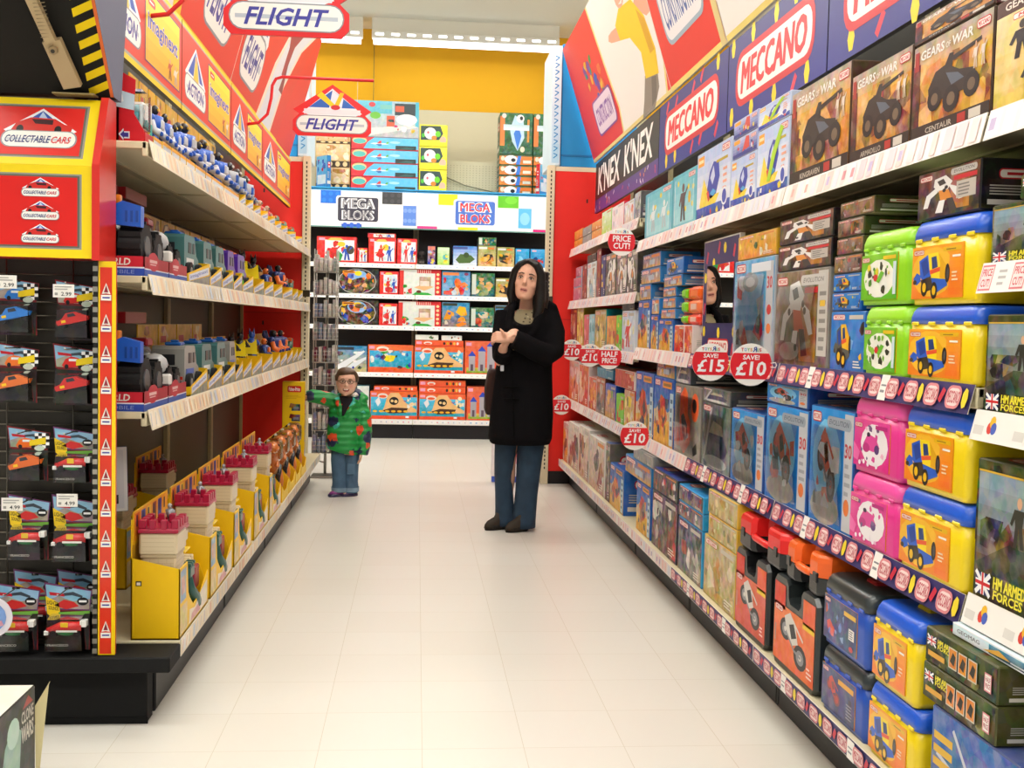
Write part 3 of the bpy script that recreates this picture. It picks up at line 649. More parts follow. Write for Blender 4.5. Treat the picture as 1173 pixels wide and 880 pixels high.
# end wall header
def art_bloks(P):
    P.rect(0, 0, 1, 1, c('f4f2ee')); P.rect(0, .965, 1, 1, c('3c9fd6')); P.rect(0, 0, 1, .025, c('2f8f86'))
    X = lambda x: (x + 1.62) / 3.32
    Z = lambda z: (z - 2.225) / .395
    def stud(x0, z0, x1, z1, h, st):
        P.rect(X(x0), Z(z0), X(x1), Z(z1), c(h))
        for i in range(3):
            for k in range(2): P.circ(X(x0 + (x1-x0) * (i+.5)/3), Z(z0 + (z1-z0) * (k+.5)/2), .022, c(st))
    stud(-1.03, 2.47, -.82, 2.605, '1f6ed6', '2f80e2'); stud(-.81, 2.235, -.6, 2.262, '2a57c8', '3a68d2'); stud(-.39, 2.48, -.18, 2.605, '3c3c3e', '4a4a4c'); stud(-.17, 2.26, -.03, 2.47, '5b86d8', '7fa2e2')
    for x0, z0, x1, z1, h in ((-.02, 2.235, .19, 2.262, 'ea3f8c'), (.2, 2.49, .4, 2.605, 'f5dc1c'), (.41, 2.235, .62, 2.262, 'f4d80e'), (.83, 2.48, 1.05, 2.605, '63bf22'), (1.05, 2.27, 1.19, 2.48, '5fb9e6'), (1.21, 2.235, 1.35, 2.262, 'e5147a')): P.rect(X(x0), Z(z0), X(x1), Z(z1), c(h))
    P.ell(X(.97), Z(2.56), .02, .1, c('78cf38')); P.ell(X(1.12), Z(2.37), .016, .17, c('8fd0f0')); P.rect(X(-.032), 0, X(-.028), 1, c('d8d4cc'))
    for x0, a, bg, fg in ((-.85, .42, '3d3a48', '8f8c90'), (.38, .42, '4a72c8', 'e2383e')):
        A = X(x0); B = X(x0 + a); P.rrect(A - .006, Z(2.275), B + .006, Z(2.555), .03, c('fbfaf6')); P.rrect(A, Z(2.29), B, Z(2.54), .025, c(bg))
        for w_, y in (('MEGA', 2.425), ('BLOKS', 2.305)):
            P.text(w_, A + .012, Z(y), B - .012, Z(y + .1), c('fdfcf8'), 0, .06)
            P.text(w_, A + .016, Z(y + .006), B - .016, Z(y + .094), c(fg), 0, .02)
panel_sign('header_sign', 'long white MEGA BLOKS header with coloured brick squares on the end wall', 'header sign', None, (-1.62, 11.455, 2.225), (1, 0, 0), (0, 0, 1), 3.32, .395, art_bloks, .03)
b = MB('paint'); b.box(-1.7, 1.75, 11.44, 12.095, 2.625, 2.64, c('2f9fd8'), .003); tag(b.build('top_deck', None, (0, 11.6, 2.625)), 'blue-edged top deck above the white brick header, carrying stacked boxes', 'shelf')
b = MB('cream_wall'); b.box(-2.2, 2.2, 12.1, 12.13, 0, 3.05, W_); b.use('paint')
for i in range(36):
    for k in range(14): b.box(-.2 + i*.036 - .005, -.2 + i*.036 + .005, 12.098, 12.1, 2.66 + k*.026, 2.668 + k*.026, c('b3a883'))
tag(b.build('pegboard', None, (0, 12.1, 0)), 'cream perforated board behind the stacked boxes on the end wall', 'board')
b = MB('rubber'); b.tube([(.2, 12.07, 2.9), (.5, 12.06, 2.78), (.84, 12.05, 2.71)], .006, c('8d8468'), 6); b.tube([(-.55, 12.66, 4.5), (-.55, 12.66, 3.3)], .005, c('8a7a40'), 6)
tag(b.build('cable', None, (.2, 12.07, 2.7)), 'thin cable sagging across the cream board at the back', 'cable')
# ------------------------------------------------------------------ cartons
def C(*hs): return [c(h) for h in hs]
def pal(*hs): return [c(h, .35) for h in hs]
MEC = lambda P, x0=.05, y0=.86, x1=.3, y1=.95: pill(P, x0, y0, x1, y1, 'MECCANO')
def a_teal(P, R):
    P.grad(0, 0, 1, 1, c('7cc9d6', .15), c('4fb0c4', .1)); P.grad(.08, .06, .92, .94, c('a9e0e6', .1), c('63bccb', .1))
    P.rect(0, .0, .04, 1, c('3f9fb4')); MEC(P, .68, .86, .95, .95)
    for _ in range(5): P.ell(R.uniform(.1, .9), R.uniform(.3, .9), .045, .06, c('efd838'), 5)
    P.line([(.1, .08), (.12, .92)], .006, W_); P.line([(.88, .1), (.9, .8)], .006, c('d7f2f5'))
def a_teal1(P, R):
    a_teal(P, R)
    for x in (.2, .6): m_figure(in_(P, x, .12, x + .26, .7), 'dfeef0', 'b8c8cc', 'e9efe9')
def a_teal2(P, R):
    a_teal(P, R); m_figure(in_(P, .28, .1, .66, .8), '5a4444', '4a3636', '6a4c48'); P.ell(.74, .5, .06, .12, c('d8b22a'), 6)
def a_boat(P, R):
    P.grad(0, 0, 1, 1, c('f2f4f6', .1), c('a9bfe8', .15)); P.grad(0, 0, 1, .17, c('25409e', .2), c('3a5cb8', .2)); m_boat(in_(P, .28, .22, .75, .8)); P.poly([(.1, .2), (.22, .6), (.4, .3), (.7, .3), (.6, .17), (.12, .17)], c('f0d53a', .2))
    P.rect(.03, .8, .22, .95, c('f0a32a')); P.rect(.05, .85, .2, .9, c('f7e6b8')); MEC(P, .75, .86, .97, .96); P.rect(.6, .74, .92, .78, c('b8a12a')); lines(P, R, 4, c('e9a68a'), .8, .3, .95, .66)
    P.ell(.85, .22, .09, .13, c('e9ecf4')); P.ell(.85, .22, .06, .1, c('3c4cae')); blobs(P, R, 5, C('d8442f', 'e9d23a', 'f2f2f2'), .08, .02, .9, .14, .08)
def a_boatg(P, R):
    a_boat(P, R); P.poly([(.35, .2), (.5, .6), (.75, .95), (.85, .9), (.62, .55), (.45, .2)], c('a8d42a'))
def a_boats(P, R):
    P.grad(0, 0, 1, 1, c('2d3f9c', .2), c('b9c6e8', .15)); P.rect(.0, .0, 1, .2, c('2a3488')); P.rect(.04, .72, .3, .94, c('f0a32a')); P.poly([(.4, .2), (.55, .95), (.68, .9), (.7, .3)], c('d24a42')); blobs(P, R, 8, C('d8443a', '2c3a88', 'f2f2f2', 'e9d23a'), .05, .1, .95, .6, .14); MEC(P, .76, .7, .97, .9)
def a_war(word):
    def f(P, R):
        P.grad(0, 0, 1, .75, c('b5752c', .35), c('d9a04a', .3)); P.grad(0, .75, 1, 1, c('cfa66a', .3), c('a8998a', .3)); blobs(P, R, 14, pal('c98a3a', 'e0b060', '9a6428', 'd8a858', '8a5a2c'), 0, .1, 1, .8, .22)
        P.grad(0, 0, .1, .8, c('2a1c14', .2), c('7a2c22', .2)); m_jeep(in_(P, .14, .18, .92, .8), R); P.rect(0, 0, 1, .14, c('2b211b')); P.text(word, .2, .04, .55, .1, c('b9aea0'), 0, .02); P.rect(.62, .03, .72, .12, c('b02a22')); P.rect(.76, .03, .9, .12, c('cfc6ba'))
        P.text('GEARS', .1, .83, .42, .93, c('f1ece4'), .1, .03); P.text('OF', .44, .84, .5, .9, c('e9e0d4'), .1, .02); P.text('WAR', .52, .83, .78, .93, c('f1ece4'), .1, .03); P.rect(.02, .74, .08, .94, c('a82a22')); MEC(P, .82, .86, .98, .95)
        for x in (.78, .87): m_figure(in_(P, x, .5, x + .08, .76), 'e0d0c0', 'd2bca0')
    return f
def a_warfig(P, R):
    P.grad(0, 0, 1, 1, c('d9b65a', .3), c('e9d29a', .3)); P.rect(0, .86, 1, 1, c('4a2c22')); P.text('GEARS OF WAR', .1, .9, .9, .97, c('e9ddd0')); MEC(P, .2, .78, .8, .84)
    for x, y in ((.15, .42), (.55, .5), (.3, .08)): m_figure(in_(P, x, y, x + .34, y + .34), '2a2c30', '1d1e22', '3a342e')
def gen(base, top, palette, busy=.4, n=16, logo=True, sz=.22, motif=None):
    def f(P, R):
        P.grad(0, 0, 1, 1, c(base, busy), c(top, busy)); blobs(P, R, n, pal(*palette), .02, .04, .98, .84, sz)
        if motif: motif(P, R)
        if logo: MEC(P, .06, .87, .42, .96)
        P.rect(.55, .88, .95, .95, c(R.choice(['d8883a', 'c8c2b4', 'b8b4ac']))); lines(P, R, 3, c('e9e2d4'), .7, .06, .95, .2)
    return f
def a_yb(P, R):
    P.grad(0, 0, 1, .5, c('dba22c', .35), c('e3b24e', .3)); P.grad(0, .5, 1, 1, c('4a7cc0', .25), c('2a5cb2', .25)); P.poly([(0, .45), (.3, .62), (.7, .5), (1, .6), (1, .4), (0, .3)], c('c9b89a', .3))
    P.poly([(.2, .5), (.35, .75), (.55, .7), (.7, .4), (.5, .25), (.3, .3)], c('c8502c', .3)); P.poly([(.4, .45), (.5, .6), (.62, .4), (.5, .3)], c('4a4650')); blobs(P, R, 10, pal('d8882c', '5a5a70', 'e8c858', 'b84a2a', '8a7a6a'), .05, .1, .75, .7, .16)
    P.rect(.82, .03, .98, .8, c('b9d2dc')); lines(P, R, 5, c('4a6a8a'), .85, .1, .96, .76); MEC(P, .05, .88, .32, .97); P.rect(.45, .86, .9, .96, c('e0923a')); P.rect(.5, .89, .86, .93, c('8a6a3a'))
def a_ybs(P, R):
    P.grad(0, 0, 1, 1, c('c99a4e', .35), c('3c72b8', .3)); blobs(P, R, 8, pal('e0b050', '5a6a8a', 'c8643a', 'd8d2c8'), .05, .05, .9, .8, .25); P.rect(.5, .7, .95, .92, c('d9853c')); MEC(P, .05, .68, .4, .92); P.rect(.4, .2, .7, .55, c('a9bccb', .2))
def a_tech(P, R):
    P.grad(0, 0, 1, 1, c('3a2c24', .2), c('6a4a34', .25)); P.grad(.55, .1, .85, .9, c('b8773a', .25), c('8a5a34', .25)); m_robot(in_(P, .06, .06, .8, .86), R); MEC(P, .03, .82, .24, .94)
    P.rrect(.55, .82, .96, .96, .02, c('c3c0ba')); P.text('EVOLUTION', .6, .86, .92, .93, c('5a5652'), .2, .01); P.rect(.6, .7, .96, .79, c('d03038')); P.rect(.65, .3, .95, .66, c('bdb6ac')); lines(P, R, 4, c('7a7672'), .68, .34, .9, .62)
def a_techbig(P, R):
    P.grad(0, 0, 1, 1, c('6a5242', .3), c('8a7460', .25)); P.grad(.5, .05, .8, .75, c('c98a4a', .3), c('9a6a44', .3)); m_robot(in_(P, .08, .1, .78, .9), R, 'ecebe8', '33302e', 'd0603a'); P.rect(.82, .12, .99, .98, c('c6c2ba')); lines(P, R, 7, c('8a8680'), .85, .16, .97, .8); P.rect(.86, .62, .95, .68, c('e0b83a'))
    P.ell(.3, .15, .2, .1, c('b0aaa4', .3)); MEC(P, .03, .86, .24, .95); P.rrect(.5, .84, .96, .95, .02, c('c9c6c0')); P.text('EVOLUTION', .55, .87, .92, .92, c('6a6662'), .2, .01); P.rect(.58, .76, .82, .82, c('d03038'))
def a_clearb(P, R):
    P.grad(0, 0, 1, 1, c('aeb4bc', .3), c('5fa8d2', .25)); P.grad(.05, .3, .8, .8, c('3f94cc', .2), c('7dbbe0', .2)); blobs(P, R, 12, pal('c8382e', 'b8bcc2', '9aa0a8', 'd8dade', '3a4048'), .08, .15, .76, .85, .17); P.ell(.42, .78, .2, .1, c('8c9098', .3)); P.ell(.42, .78, .12, .05, c('d9dce0'))
    P.rect(.82, .06, .98, .96, c('b9bcc0')); P.text('30', .84, .7, .96, .82, c('c02c34')); P.ell(.9, .5, .05, .05, c('c83a36')); P.ell(.9, .32, .05, .05, c('e0783a')); MEC(P, .05, .88, .3, .97); P.rect(.45, .87, .92, .96, c('d6dde4'))
def a_bluebot(P, R):
    P.grad(0, 0, 1, 1, c('1272c8', .12), c('2f98e4', .1)); P.ell(.4, .55, .34, .36, c('7cc6ee', .12)); P.ell(.38, .14, .34, .14, c('a8a49c', .35)); m_bike(in_(P, .1, .15, .72, .85), R, 'c9543a', '6a6c72'); blobs(P, R, 9, pal('c9482e', 'b8bcc2', '3a3c44', 'd8dade'), .1, .15, .7, .7, .13)
    P.rect(.8, .02, .99, .98, c('c2c4c8')); lines(P, R, 4, c('9a9ca2'), .83, .3, .96, .6); P.text('30', .82, .62, .97, .74, c('c23038')); P.ell(.89, .22, .06, .07, c('e0783a')); MEC(P, .04, .87, .26, .96); P.rrect(.4, .84, .95, .94, .02, c('9aa4b0')); P.text('EVOLUTION', .45, .87, .9, .915, c('4a5460'), .2, .01)
def a_silver(P, R):
    P.grad(0, 0, 1, 1, c('8c8f92', .3), c('5a5c5e', .3)); P.poly([(.1, .35), (.25, .6), (.75, .55), (.92, .35), (.8, .22), (.2, .2)], c('4a4e68', .2)); P.poly([(.25, .55), (.4, .75), (.7, .7), (.75, .55)], c('b9b49a', .3)); P.ell(.5, .12, .4, .1, c('c9cbca', .3)); P.poly([(.05, .1), (.3, .95), (.36, .95), (.12, .1)], c('bfc2c4', .2)); MEC(P, .04, .88, .3, .97)
def a_orclear(P, R):
    P.grad(0, 0, 1, 1, c('9a968e', .2), c('7e7a74', .2)); P.poly([(.2, .5), (.22, .85), (.38, .98), (.5, .9), (.52, .6), (.62, .5), (.62, .2), (.4, .02), (.25, .1)], c('e8602a', .15)); P.ell(.78, .72, .14, .2, c('e8602a')); P.ell(.76, .74, .08, .1, K_)
    P.poly([(.26, .55), (.36, .6), (.5, .45), (.55, .28), (.42, .2), (.32, .3)], c('26262a')); P.poly([(.38, .42), (.48, .4), (.46, .28)], c('d8d4cc')); P.poly([(.72, .14), (.86, .24), (.9, .1), (.76, .04)], c('1e1f22')); P.poly([(.1, .1), (.15, .42), (.24, .1)], c('dd5a34')); MEC(P, .04, .87, .24, .96)
def a_casebike(h1, h2):
    def f(P, R):
        P.grad(0, 0, 1, 1, c(h1, .12), c(h2, .12)); m_bike(in_(P, .04, .05, .98, .98), R); P.rect(.72, .86, .99, .97, c('ecc21c')); MEC(P, .03, .86, .22, .97); lines(P, R, 3, c('f2d2c6'), .84, .1, .96, .3); P.line([(.05, .3), (.05, .6)], .012, c('b98a7a'))
    return f
def a_bluecase(P, R):
    P.grad(0, 0, 1, 1, c('2a3a78', .25), c('31406e', .2)); blobs(P, R, 12, pal('d0482e', '4a7cc0', '2a2c50', '8a9cc8'), .06, .12, .62, .8, .16); P.rect(.62, .78, .97, .88, c('e6b420')); MEC(P, .03, .86, .2, .95); P.rect(.78, .32, .94, .56, c('e9e6e0')); lines(P, R, 4, c('5a5c6a'), .8, .34, .92, .54); P.ell(.86, .12, .06, .06, c('c8303a'))
def a_bluecase2(P, R):
    P.grad(0, 0, 1, 1, c('26346e', .2), c('2f3d78', .2)); m_bike(in_(P, .08, .15, .66, .86), R, 'c83a30', 'b8342c', '7a2430'); P.poly([(.2, .7), (.32, .8), (.38, .5), (.26, .45)], c('4a86d0')); P.ell(.34, .64, .04, .04, c('e6b420')); P.rect(.5, .76, .95, .88, c('e6a41c')); MEC(P, .03, .86, .2, .95); P.rect(.82, .1, .9, .6, c('20203a')); lines(P, R, 5, c('8a8ca0'), .76, .12, .94, .5)
def a_truck(P, R):
    P.grad(0, 0, 1, 1, c('ee7f10', .05), c('f4a218', .05)); P.ell(.42, .5, .42, .47, c('f9b92c')); P.grad(.74, .05, .96, .8, c('f0701a', .06), c('f39a1c', .06)); m_truck(in_(P, .03, .05, .76, .86)); MEC(P, .03, .84, .24, .94); P.rect(.62, .86, .96, .94, c('e8b60c')); P.rect(.68, .885, .86, .905, c('8a6a1a')); P.rect(.8, .74, .95, .78, c('f6f0e4')); lines(P, R, 3, c('f7d8b8'), .8, .3, .92, .5)
def a_limepr(P, R):
    P.grad(0, 0, 1, 1, c('5fb81e', .1), c('7cc828', .1)); P.ell(.5, .46, .42, .42, c('f1f2e4', .1)); blobs(P, R, 18, C('6cb52c', '2f3a24', '8ac43a', 'e3d32a', '4a8a2a'), .12, .1, .86, .82, .1); P.ell(.42, .48, .06, .08, RED); P.poly([(.44, .4), (.56, .62), (.66, .58), (.52, .36)], c('6cc02a')); MEC(P, .03, .84, .24, .94); P.rect(.62, .86, .96, .94, c('e6c31a')); P.rect(.9, .1, .98, .8, c('cfe0e4'))
def a_pinkpr(P, R):
    P.grad(0, 0, 1, 1, c('e02a8c', .1), c('e84a9c', .1)); P.ell(.58, .5, .38, .44, c('f6eef0')); P.poly([(.28, .5), (.4, .72), (.62, .66), (.74, .46), (.58, .36), (.36, .38)], c('e0479c')); P.ell(.36, .42, .1, .1, c('c02a80')); P.ell(.66, .42, .07, .1, c('5a3a7a')); P.ell(.42, .7, .05, .05, c('3a2a4a')); blobs(P, R, 12, C('e0479c', 'f2b8d4', 'c83a8c', '7a5a8a'), .2, .05, .95, .9, .08); P.poly([(.0, .5), (.2, .3), (.14, .1), (0, .15)], c('f06ab0')); MEC(P, .03, .82, .24, .92); P.rect(.62, .84, .94, .92, c('c02a80'))
    for i in range(5): P.ell(.2 + i*.12, .08 + .04*(i % 2), .035, .05, c('f7e9f0'))
def a_camo(word=True, thumbs=True, pic=False):
    def f(P, R):
        P.grad(0, 0, 1, 1, c('3a3d18', .15), c('4c5024', .15)); blobs(P, R, 24, pal('3c3d1c', '6d7236', '2f3018', '7a7a44', '56492a'), 0, 0, 1, 1, .2)
        if pic:
            P.grad(.02, .2, 1, .92, c('5a4426', .25), c('8fa6b2', .2)); blobs(P, R, 12, pal('3a3a2c', '6a5a3a', '2c2a22', '8a7a58', '4a4a44'), .05, .22, .95, .6, .2)
            P.poly([(.02, .25), (.3, .45), (.7, .42), (.95, .3), (.9, .2), (.05, .2)], c('3c4238', .2))
            for x in (.3, .48, .64): m_figure(in_(P, x, .45, x + .16, .8), '2e3026', '33302a')
            P.rect(.02, .92, 1, .935, c('d8b03a')); y0, y1 = .03, .19
        else: y0, y1 = .52, .82
        if word:
            flagmark(P, .03, y0, .16, y1); P.text('HM ARMED', .19, (y0+y1)/2, .46, y1, c('efe23a'), .1, .05); P.text('FORCES', .19, y0, .44, (y0+y1)/2 - .01, c('efe23a'), .1, .05)
        if thumbs:
            P.rect(.05, .2, .3, .36, c('d8a03a'))
            for i in range(3):
                x = .36 + i * .14; P.rect(x, .2, x + .12, .82, c('c9c5b4')); P.rect(x + .01, .24, x + .11, .78, c('d9822a', .2)); P.poly([(x + .02, .4), (x + .06, .7), (x + .1, .6), (x + .08, .3)], c('26261f'))
            P.rect(.86, .2, .95, .72, c('d98a92')); P.rect(.87, .24, .94, .68, c('f0e9e2')); P.text('HALF', .875, .48, .935, .62, c('b03848')); P.text('PRICE', .875, .3, .935, .44, c('b03848'))
    return f
def a_air(P, R):
    P.grad(0, 0, 1, 1, c('5a6a8a', .3), c('4a6cb0', .25)); P.poly([(.3, .1), (.5, .55), (.95, .3), (1, .1), (.6, 0)], c('cfc8c2', .15)); P.poly([(.1, .5), (.6, .6), (.6, .52), (.1, .42)], c('9aa0a8')); P.line([(.2, .9), (.4, .5), (.3, .2)], .01, c('c8ccd4')); P.line([(.05, .6), (.45, .4)], .01, c('c8ccd4'))
    for y in (.72, .6, .48): P.rect(.02, y, .2, y + .07, c('e0b23a'))
def a_whiteb(P, R):
    P.grad(0, 0, 1, 1, c('e9edf0', .15), c('cfe6f2', .2)); P.text('GEOMAG', .05, .3, .3, .7, c('8a8e94'), 0, .03); P.grad(.4, .05, .98, .95, c('26343a', .2), c('3f8ab0', .3)); P.poly([(.34, .1), (.5, .8), (.62, .3)], c('e0a83a')); P.rect(.62, .2, .85, .34, c('c8ccd0'))
def fig(*a):
    def f(P, R): m_figure(in_(P, .22, .12, .78, .8), *a)
    return f
STY = {   # art, side, top
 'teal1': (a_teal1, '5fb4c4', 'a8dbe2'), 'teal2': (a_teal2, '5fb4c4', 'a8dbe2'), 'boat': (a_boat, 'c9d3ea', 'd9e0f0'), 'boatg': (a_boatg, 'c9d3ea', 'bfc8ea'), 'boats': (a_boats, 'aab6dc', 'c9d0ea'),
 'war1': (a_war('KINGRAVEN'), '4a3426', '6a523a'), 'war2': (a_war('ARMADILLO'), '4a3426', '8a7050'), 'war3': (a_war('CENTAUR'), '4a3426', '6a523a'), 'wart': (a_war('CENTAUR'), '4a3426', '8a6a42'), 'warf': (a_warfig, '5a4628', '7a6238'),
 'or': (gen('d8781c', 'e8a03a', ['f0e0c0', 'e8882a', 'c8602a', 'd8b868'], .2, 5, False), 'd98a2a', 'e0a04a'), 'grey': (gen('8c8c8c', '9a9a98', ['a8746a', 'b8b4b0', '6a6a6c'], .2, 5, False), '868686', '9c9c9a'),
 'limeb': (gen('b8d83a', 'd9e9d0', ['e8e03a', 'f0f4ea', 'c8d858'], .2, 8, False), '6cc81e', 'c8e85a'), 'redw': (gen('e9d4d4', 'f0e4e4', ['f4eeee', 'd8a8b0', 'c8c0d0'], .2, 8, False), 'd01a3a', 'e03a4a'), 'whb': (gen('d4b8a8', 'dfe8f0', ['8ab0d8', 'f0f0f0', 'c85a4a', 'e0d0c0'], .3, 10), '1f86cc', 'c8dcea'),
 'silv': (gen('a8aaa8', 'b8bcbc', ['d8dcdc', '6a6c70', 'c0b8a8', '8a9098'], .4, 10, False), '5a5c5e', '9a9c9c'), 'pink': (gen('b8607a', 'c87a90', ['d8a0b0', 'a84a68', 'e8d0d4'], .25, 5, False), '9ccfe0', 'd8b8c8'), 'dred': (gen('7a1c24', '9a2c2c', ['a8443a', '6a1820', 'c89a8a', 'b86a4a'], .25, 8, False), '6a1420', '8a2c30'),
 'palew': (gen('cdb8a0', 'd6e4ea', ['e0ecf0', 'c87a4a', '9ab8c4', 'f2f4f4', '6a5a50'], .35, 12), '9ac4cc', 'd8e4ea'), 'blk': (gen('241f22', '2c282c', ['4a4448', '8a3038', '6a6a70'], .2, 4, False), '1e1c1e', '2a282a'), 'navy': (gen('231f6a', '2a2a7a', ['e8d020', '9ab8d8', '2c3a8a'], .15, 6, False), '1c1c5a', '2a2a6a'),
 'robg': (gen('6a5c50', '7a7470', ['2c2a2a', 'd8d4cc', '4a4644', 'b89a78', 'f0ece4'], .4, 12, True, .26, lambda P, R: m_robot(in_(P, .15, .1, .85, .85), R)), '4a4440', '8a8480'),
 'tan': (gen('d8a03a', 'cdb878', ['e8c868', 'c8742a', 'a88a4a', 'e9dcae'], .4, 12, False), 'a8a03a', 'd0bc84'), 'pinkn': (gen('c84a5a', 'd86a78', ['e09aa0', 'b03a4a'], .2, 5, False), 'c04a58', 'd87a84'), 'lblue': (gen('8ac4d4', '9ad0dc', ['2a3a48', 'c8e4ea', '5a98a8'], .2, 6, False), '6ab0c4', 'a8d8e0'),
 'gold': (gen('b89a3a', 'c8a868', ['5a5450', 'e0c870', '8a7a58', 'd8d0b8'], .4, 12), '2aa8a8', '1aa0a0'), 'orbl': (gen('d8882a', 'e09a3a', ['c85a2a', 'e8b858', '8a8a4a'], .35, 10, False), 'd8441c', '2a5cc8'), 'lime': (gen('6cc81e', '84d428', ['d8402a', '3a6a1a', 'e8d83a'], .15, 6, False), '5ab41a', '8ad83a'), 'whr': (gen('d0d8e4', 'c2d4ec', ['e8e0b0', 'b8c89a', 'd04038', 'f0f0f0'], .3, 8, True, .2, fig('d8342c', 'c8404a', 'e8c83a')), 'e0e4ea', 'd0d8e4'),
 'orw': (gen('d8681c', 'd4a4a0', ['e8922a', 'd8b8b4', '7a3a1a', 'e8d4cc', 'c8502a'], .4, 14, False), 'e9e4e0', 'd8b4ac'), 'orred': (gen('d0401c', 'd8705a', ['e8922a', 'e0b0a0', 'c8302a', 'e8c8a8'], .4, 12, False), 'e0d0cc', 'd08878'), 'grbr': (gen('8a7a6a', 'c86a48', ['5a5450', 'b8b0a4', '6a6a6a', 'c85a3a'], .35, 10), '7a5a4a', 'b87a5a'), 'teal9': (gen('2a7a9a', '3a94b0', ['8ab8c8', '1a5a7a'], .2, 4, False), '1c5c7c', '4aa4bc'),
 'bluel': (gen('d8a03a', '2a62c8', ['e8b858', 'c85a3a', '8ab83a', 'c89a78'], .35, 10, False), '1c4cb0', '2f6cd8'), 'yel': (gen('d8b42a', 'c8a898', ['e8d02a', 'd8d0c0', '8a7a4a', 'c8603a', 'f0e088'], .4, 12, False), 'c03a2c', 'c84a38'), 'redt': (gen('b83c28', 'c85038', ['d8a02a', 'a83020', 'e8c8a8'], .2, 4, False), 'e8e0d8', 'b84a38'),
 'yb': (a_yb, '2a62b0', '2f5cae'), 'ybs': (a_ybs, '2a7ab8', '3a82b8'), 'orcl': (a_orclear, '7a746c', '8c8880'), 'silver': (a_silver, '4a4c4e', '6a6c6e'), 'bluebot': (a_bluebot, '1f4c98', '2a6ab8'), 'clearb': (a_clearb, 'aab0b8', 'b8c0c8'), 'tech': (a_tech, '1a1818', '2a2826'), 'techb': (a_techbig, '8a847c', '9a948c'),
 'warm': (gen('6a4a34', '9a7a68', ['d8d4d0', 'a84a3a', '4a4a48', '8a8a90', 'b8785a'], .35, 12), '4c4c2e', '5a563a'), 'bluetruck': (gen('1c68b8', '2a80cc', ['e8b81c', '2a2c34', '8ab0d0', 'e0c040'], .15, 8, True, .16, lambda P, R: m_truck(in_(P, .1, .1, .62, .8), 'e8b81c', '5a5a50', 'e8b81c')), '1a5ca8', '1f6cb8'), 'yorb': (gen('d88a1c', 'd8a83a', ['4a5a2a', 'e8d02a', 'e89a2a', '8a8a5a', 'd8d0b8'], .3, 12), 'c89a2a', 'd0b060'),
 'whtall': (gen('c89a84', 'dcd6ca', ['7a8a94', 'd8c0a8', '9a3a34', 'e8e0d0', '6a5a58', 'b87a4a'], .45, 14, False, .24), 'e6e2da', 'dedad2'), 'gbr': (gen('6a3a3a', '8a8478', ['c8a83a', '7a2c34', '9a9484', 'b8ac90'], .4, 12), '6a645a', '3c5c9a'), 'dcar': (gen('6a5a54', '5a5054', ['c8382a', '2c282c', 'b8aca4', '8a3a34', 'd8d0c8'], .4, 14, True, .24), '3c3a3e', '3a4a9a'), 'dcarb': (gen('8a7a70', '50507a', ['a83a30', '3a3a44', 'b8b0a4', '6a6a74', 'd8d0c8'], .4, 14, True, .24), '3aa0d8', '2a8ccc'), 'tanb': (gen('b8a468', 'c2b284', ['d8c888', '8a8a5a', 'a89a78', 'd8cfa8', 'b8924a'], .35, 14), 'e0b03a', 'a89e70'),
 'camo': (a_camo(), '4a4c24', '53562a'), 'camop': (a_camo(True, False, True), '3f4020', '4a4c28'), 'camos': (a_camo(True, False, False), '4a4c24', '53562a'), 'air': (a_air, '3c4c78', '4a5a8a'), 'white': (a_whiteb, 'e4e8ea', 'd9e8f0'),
}
def carton(name, label, cat, group, x, y, z, w, d, h, rz, sty, windows=None, mat='card'):
    R = random.Random(label); art, sd, tp = STY[sty] if isinstance(sty, str) else sty
    b = MB(mat); sdc = c(sd, .08)
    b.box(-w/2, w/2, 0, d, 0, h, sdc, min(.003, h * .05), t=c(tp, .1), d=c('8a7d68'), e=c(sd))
    art(Panel(b, (-w/2 + .003, 0, .003), (1, 0, 0), (0, 0, 1), w - .006, h - .006), R)
    # printed top: seam and a colour band
    P = Panel(b, (-w/2, 0, h), (1, 0, 0), (0, 1, 0), w, d)
    if w > .25: P.rect(.02, .47, .98, .49, c('3a3630'))
    blobs(P, R, 4, pal(tp, sd), .05, .05, .95, .45, .2)
    if w > .2 and cat == 'toy box' and abs(rz) > .1: MEC(P, .1, .1, .35, .3)
    for U, x0 in (((0, 1, 0), w/2), ((0, -1, 0), -w/2)):
        Q = Panel(b, (x0, 0 if x0 > 0 else d, 0), U, (0, 0, 1), d, h)
        Q.rect(.08, .1, .92, .2, c('d9d4ca')); pill(Q, .2, .6, .8, .8); lines(Q, R, 4, c('b9b4aa'), .1, .28, .7, .5)
    o = b.build(name, None, (0, 0, 0)); o.location = (x, y, z); o.rotation_euler = (0, 0, rz)
    return tag(o, label, cat, group)
def clear_front(o, w, h, x0=.08, y0=.06, x1=.78, y1=.84):
    b = MB('clear'); a = (-w/2 + w*x0, -w/2 + w*x1); n = 8; rings = []
    for k in range(n + 1):
        t = k / n; z = h * (y0 + (y1-y0)*t); dy = -.004 - .012 * math.sin(PI * t)
        rings.append((z, dy))
    for (z0, d0), (z1, d1) in zip(rings, rings[1:]): b.poly([(a[0], d0, z0), (a[1], d0, z0), (a[1], d1, z1), (a[0], d1, z1)], W_, True)
    return b.build('clear_window', o)
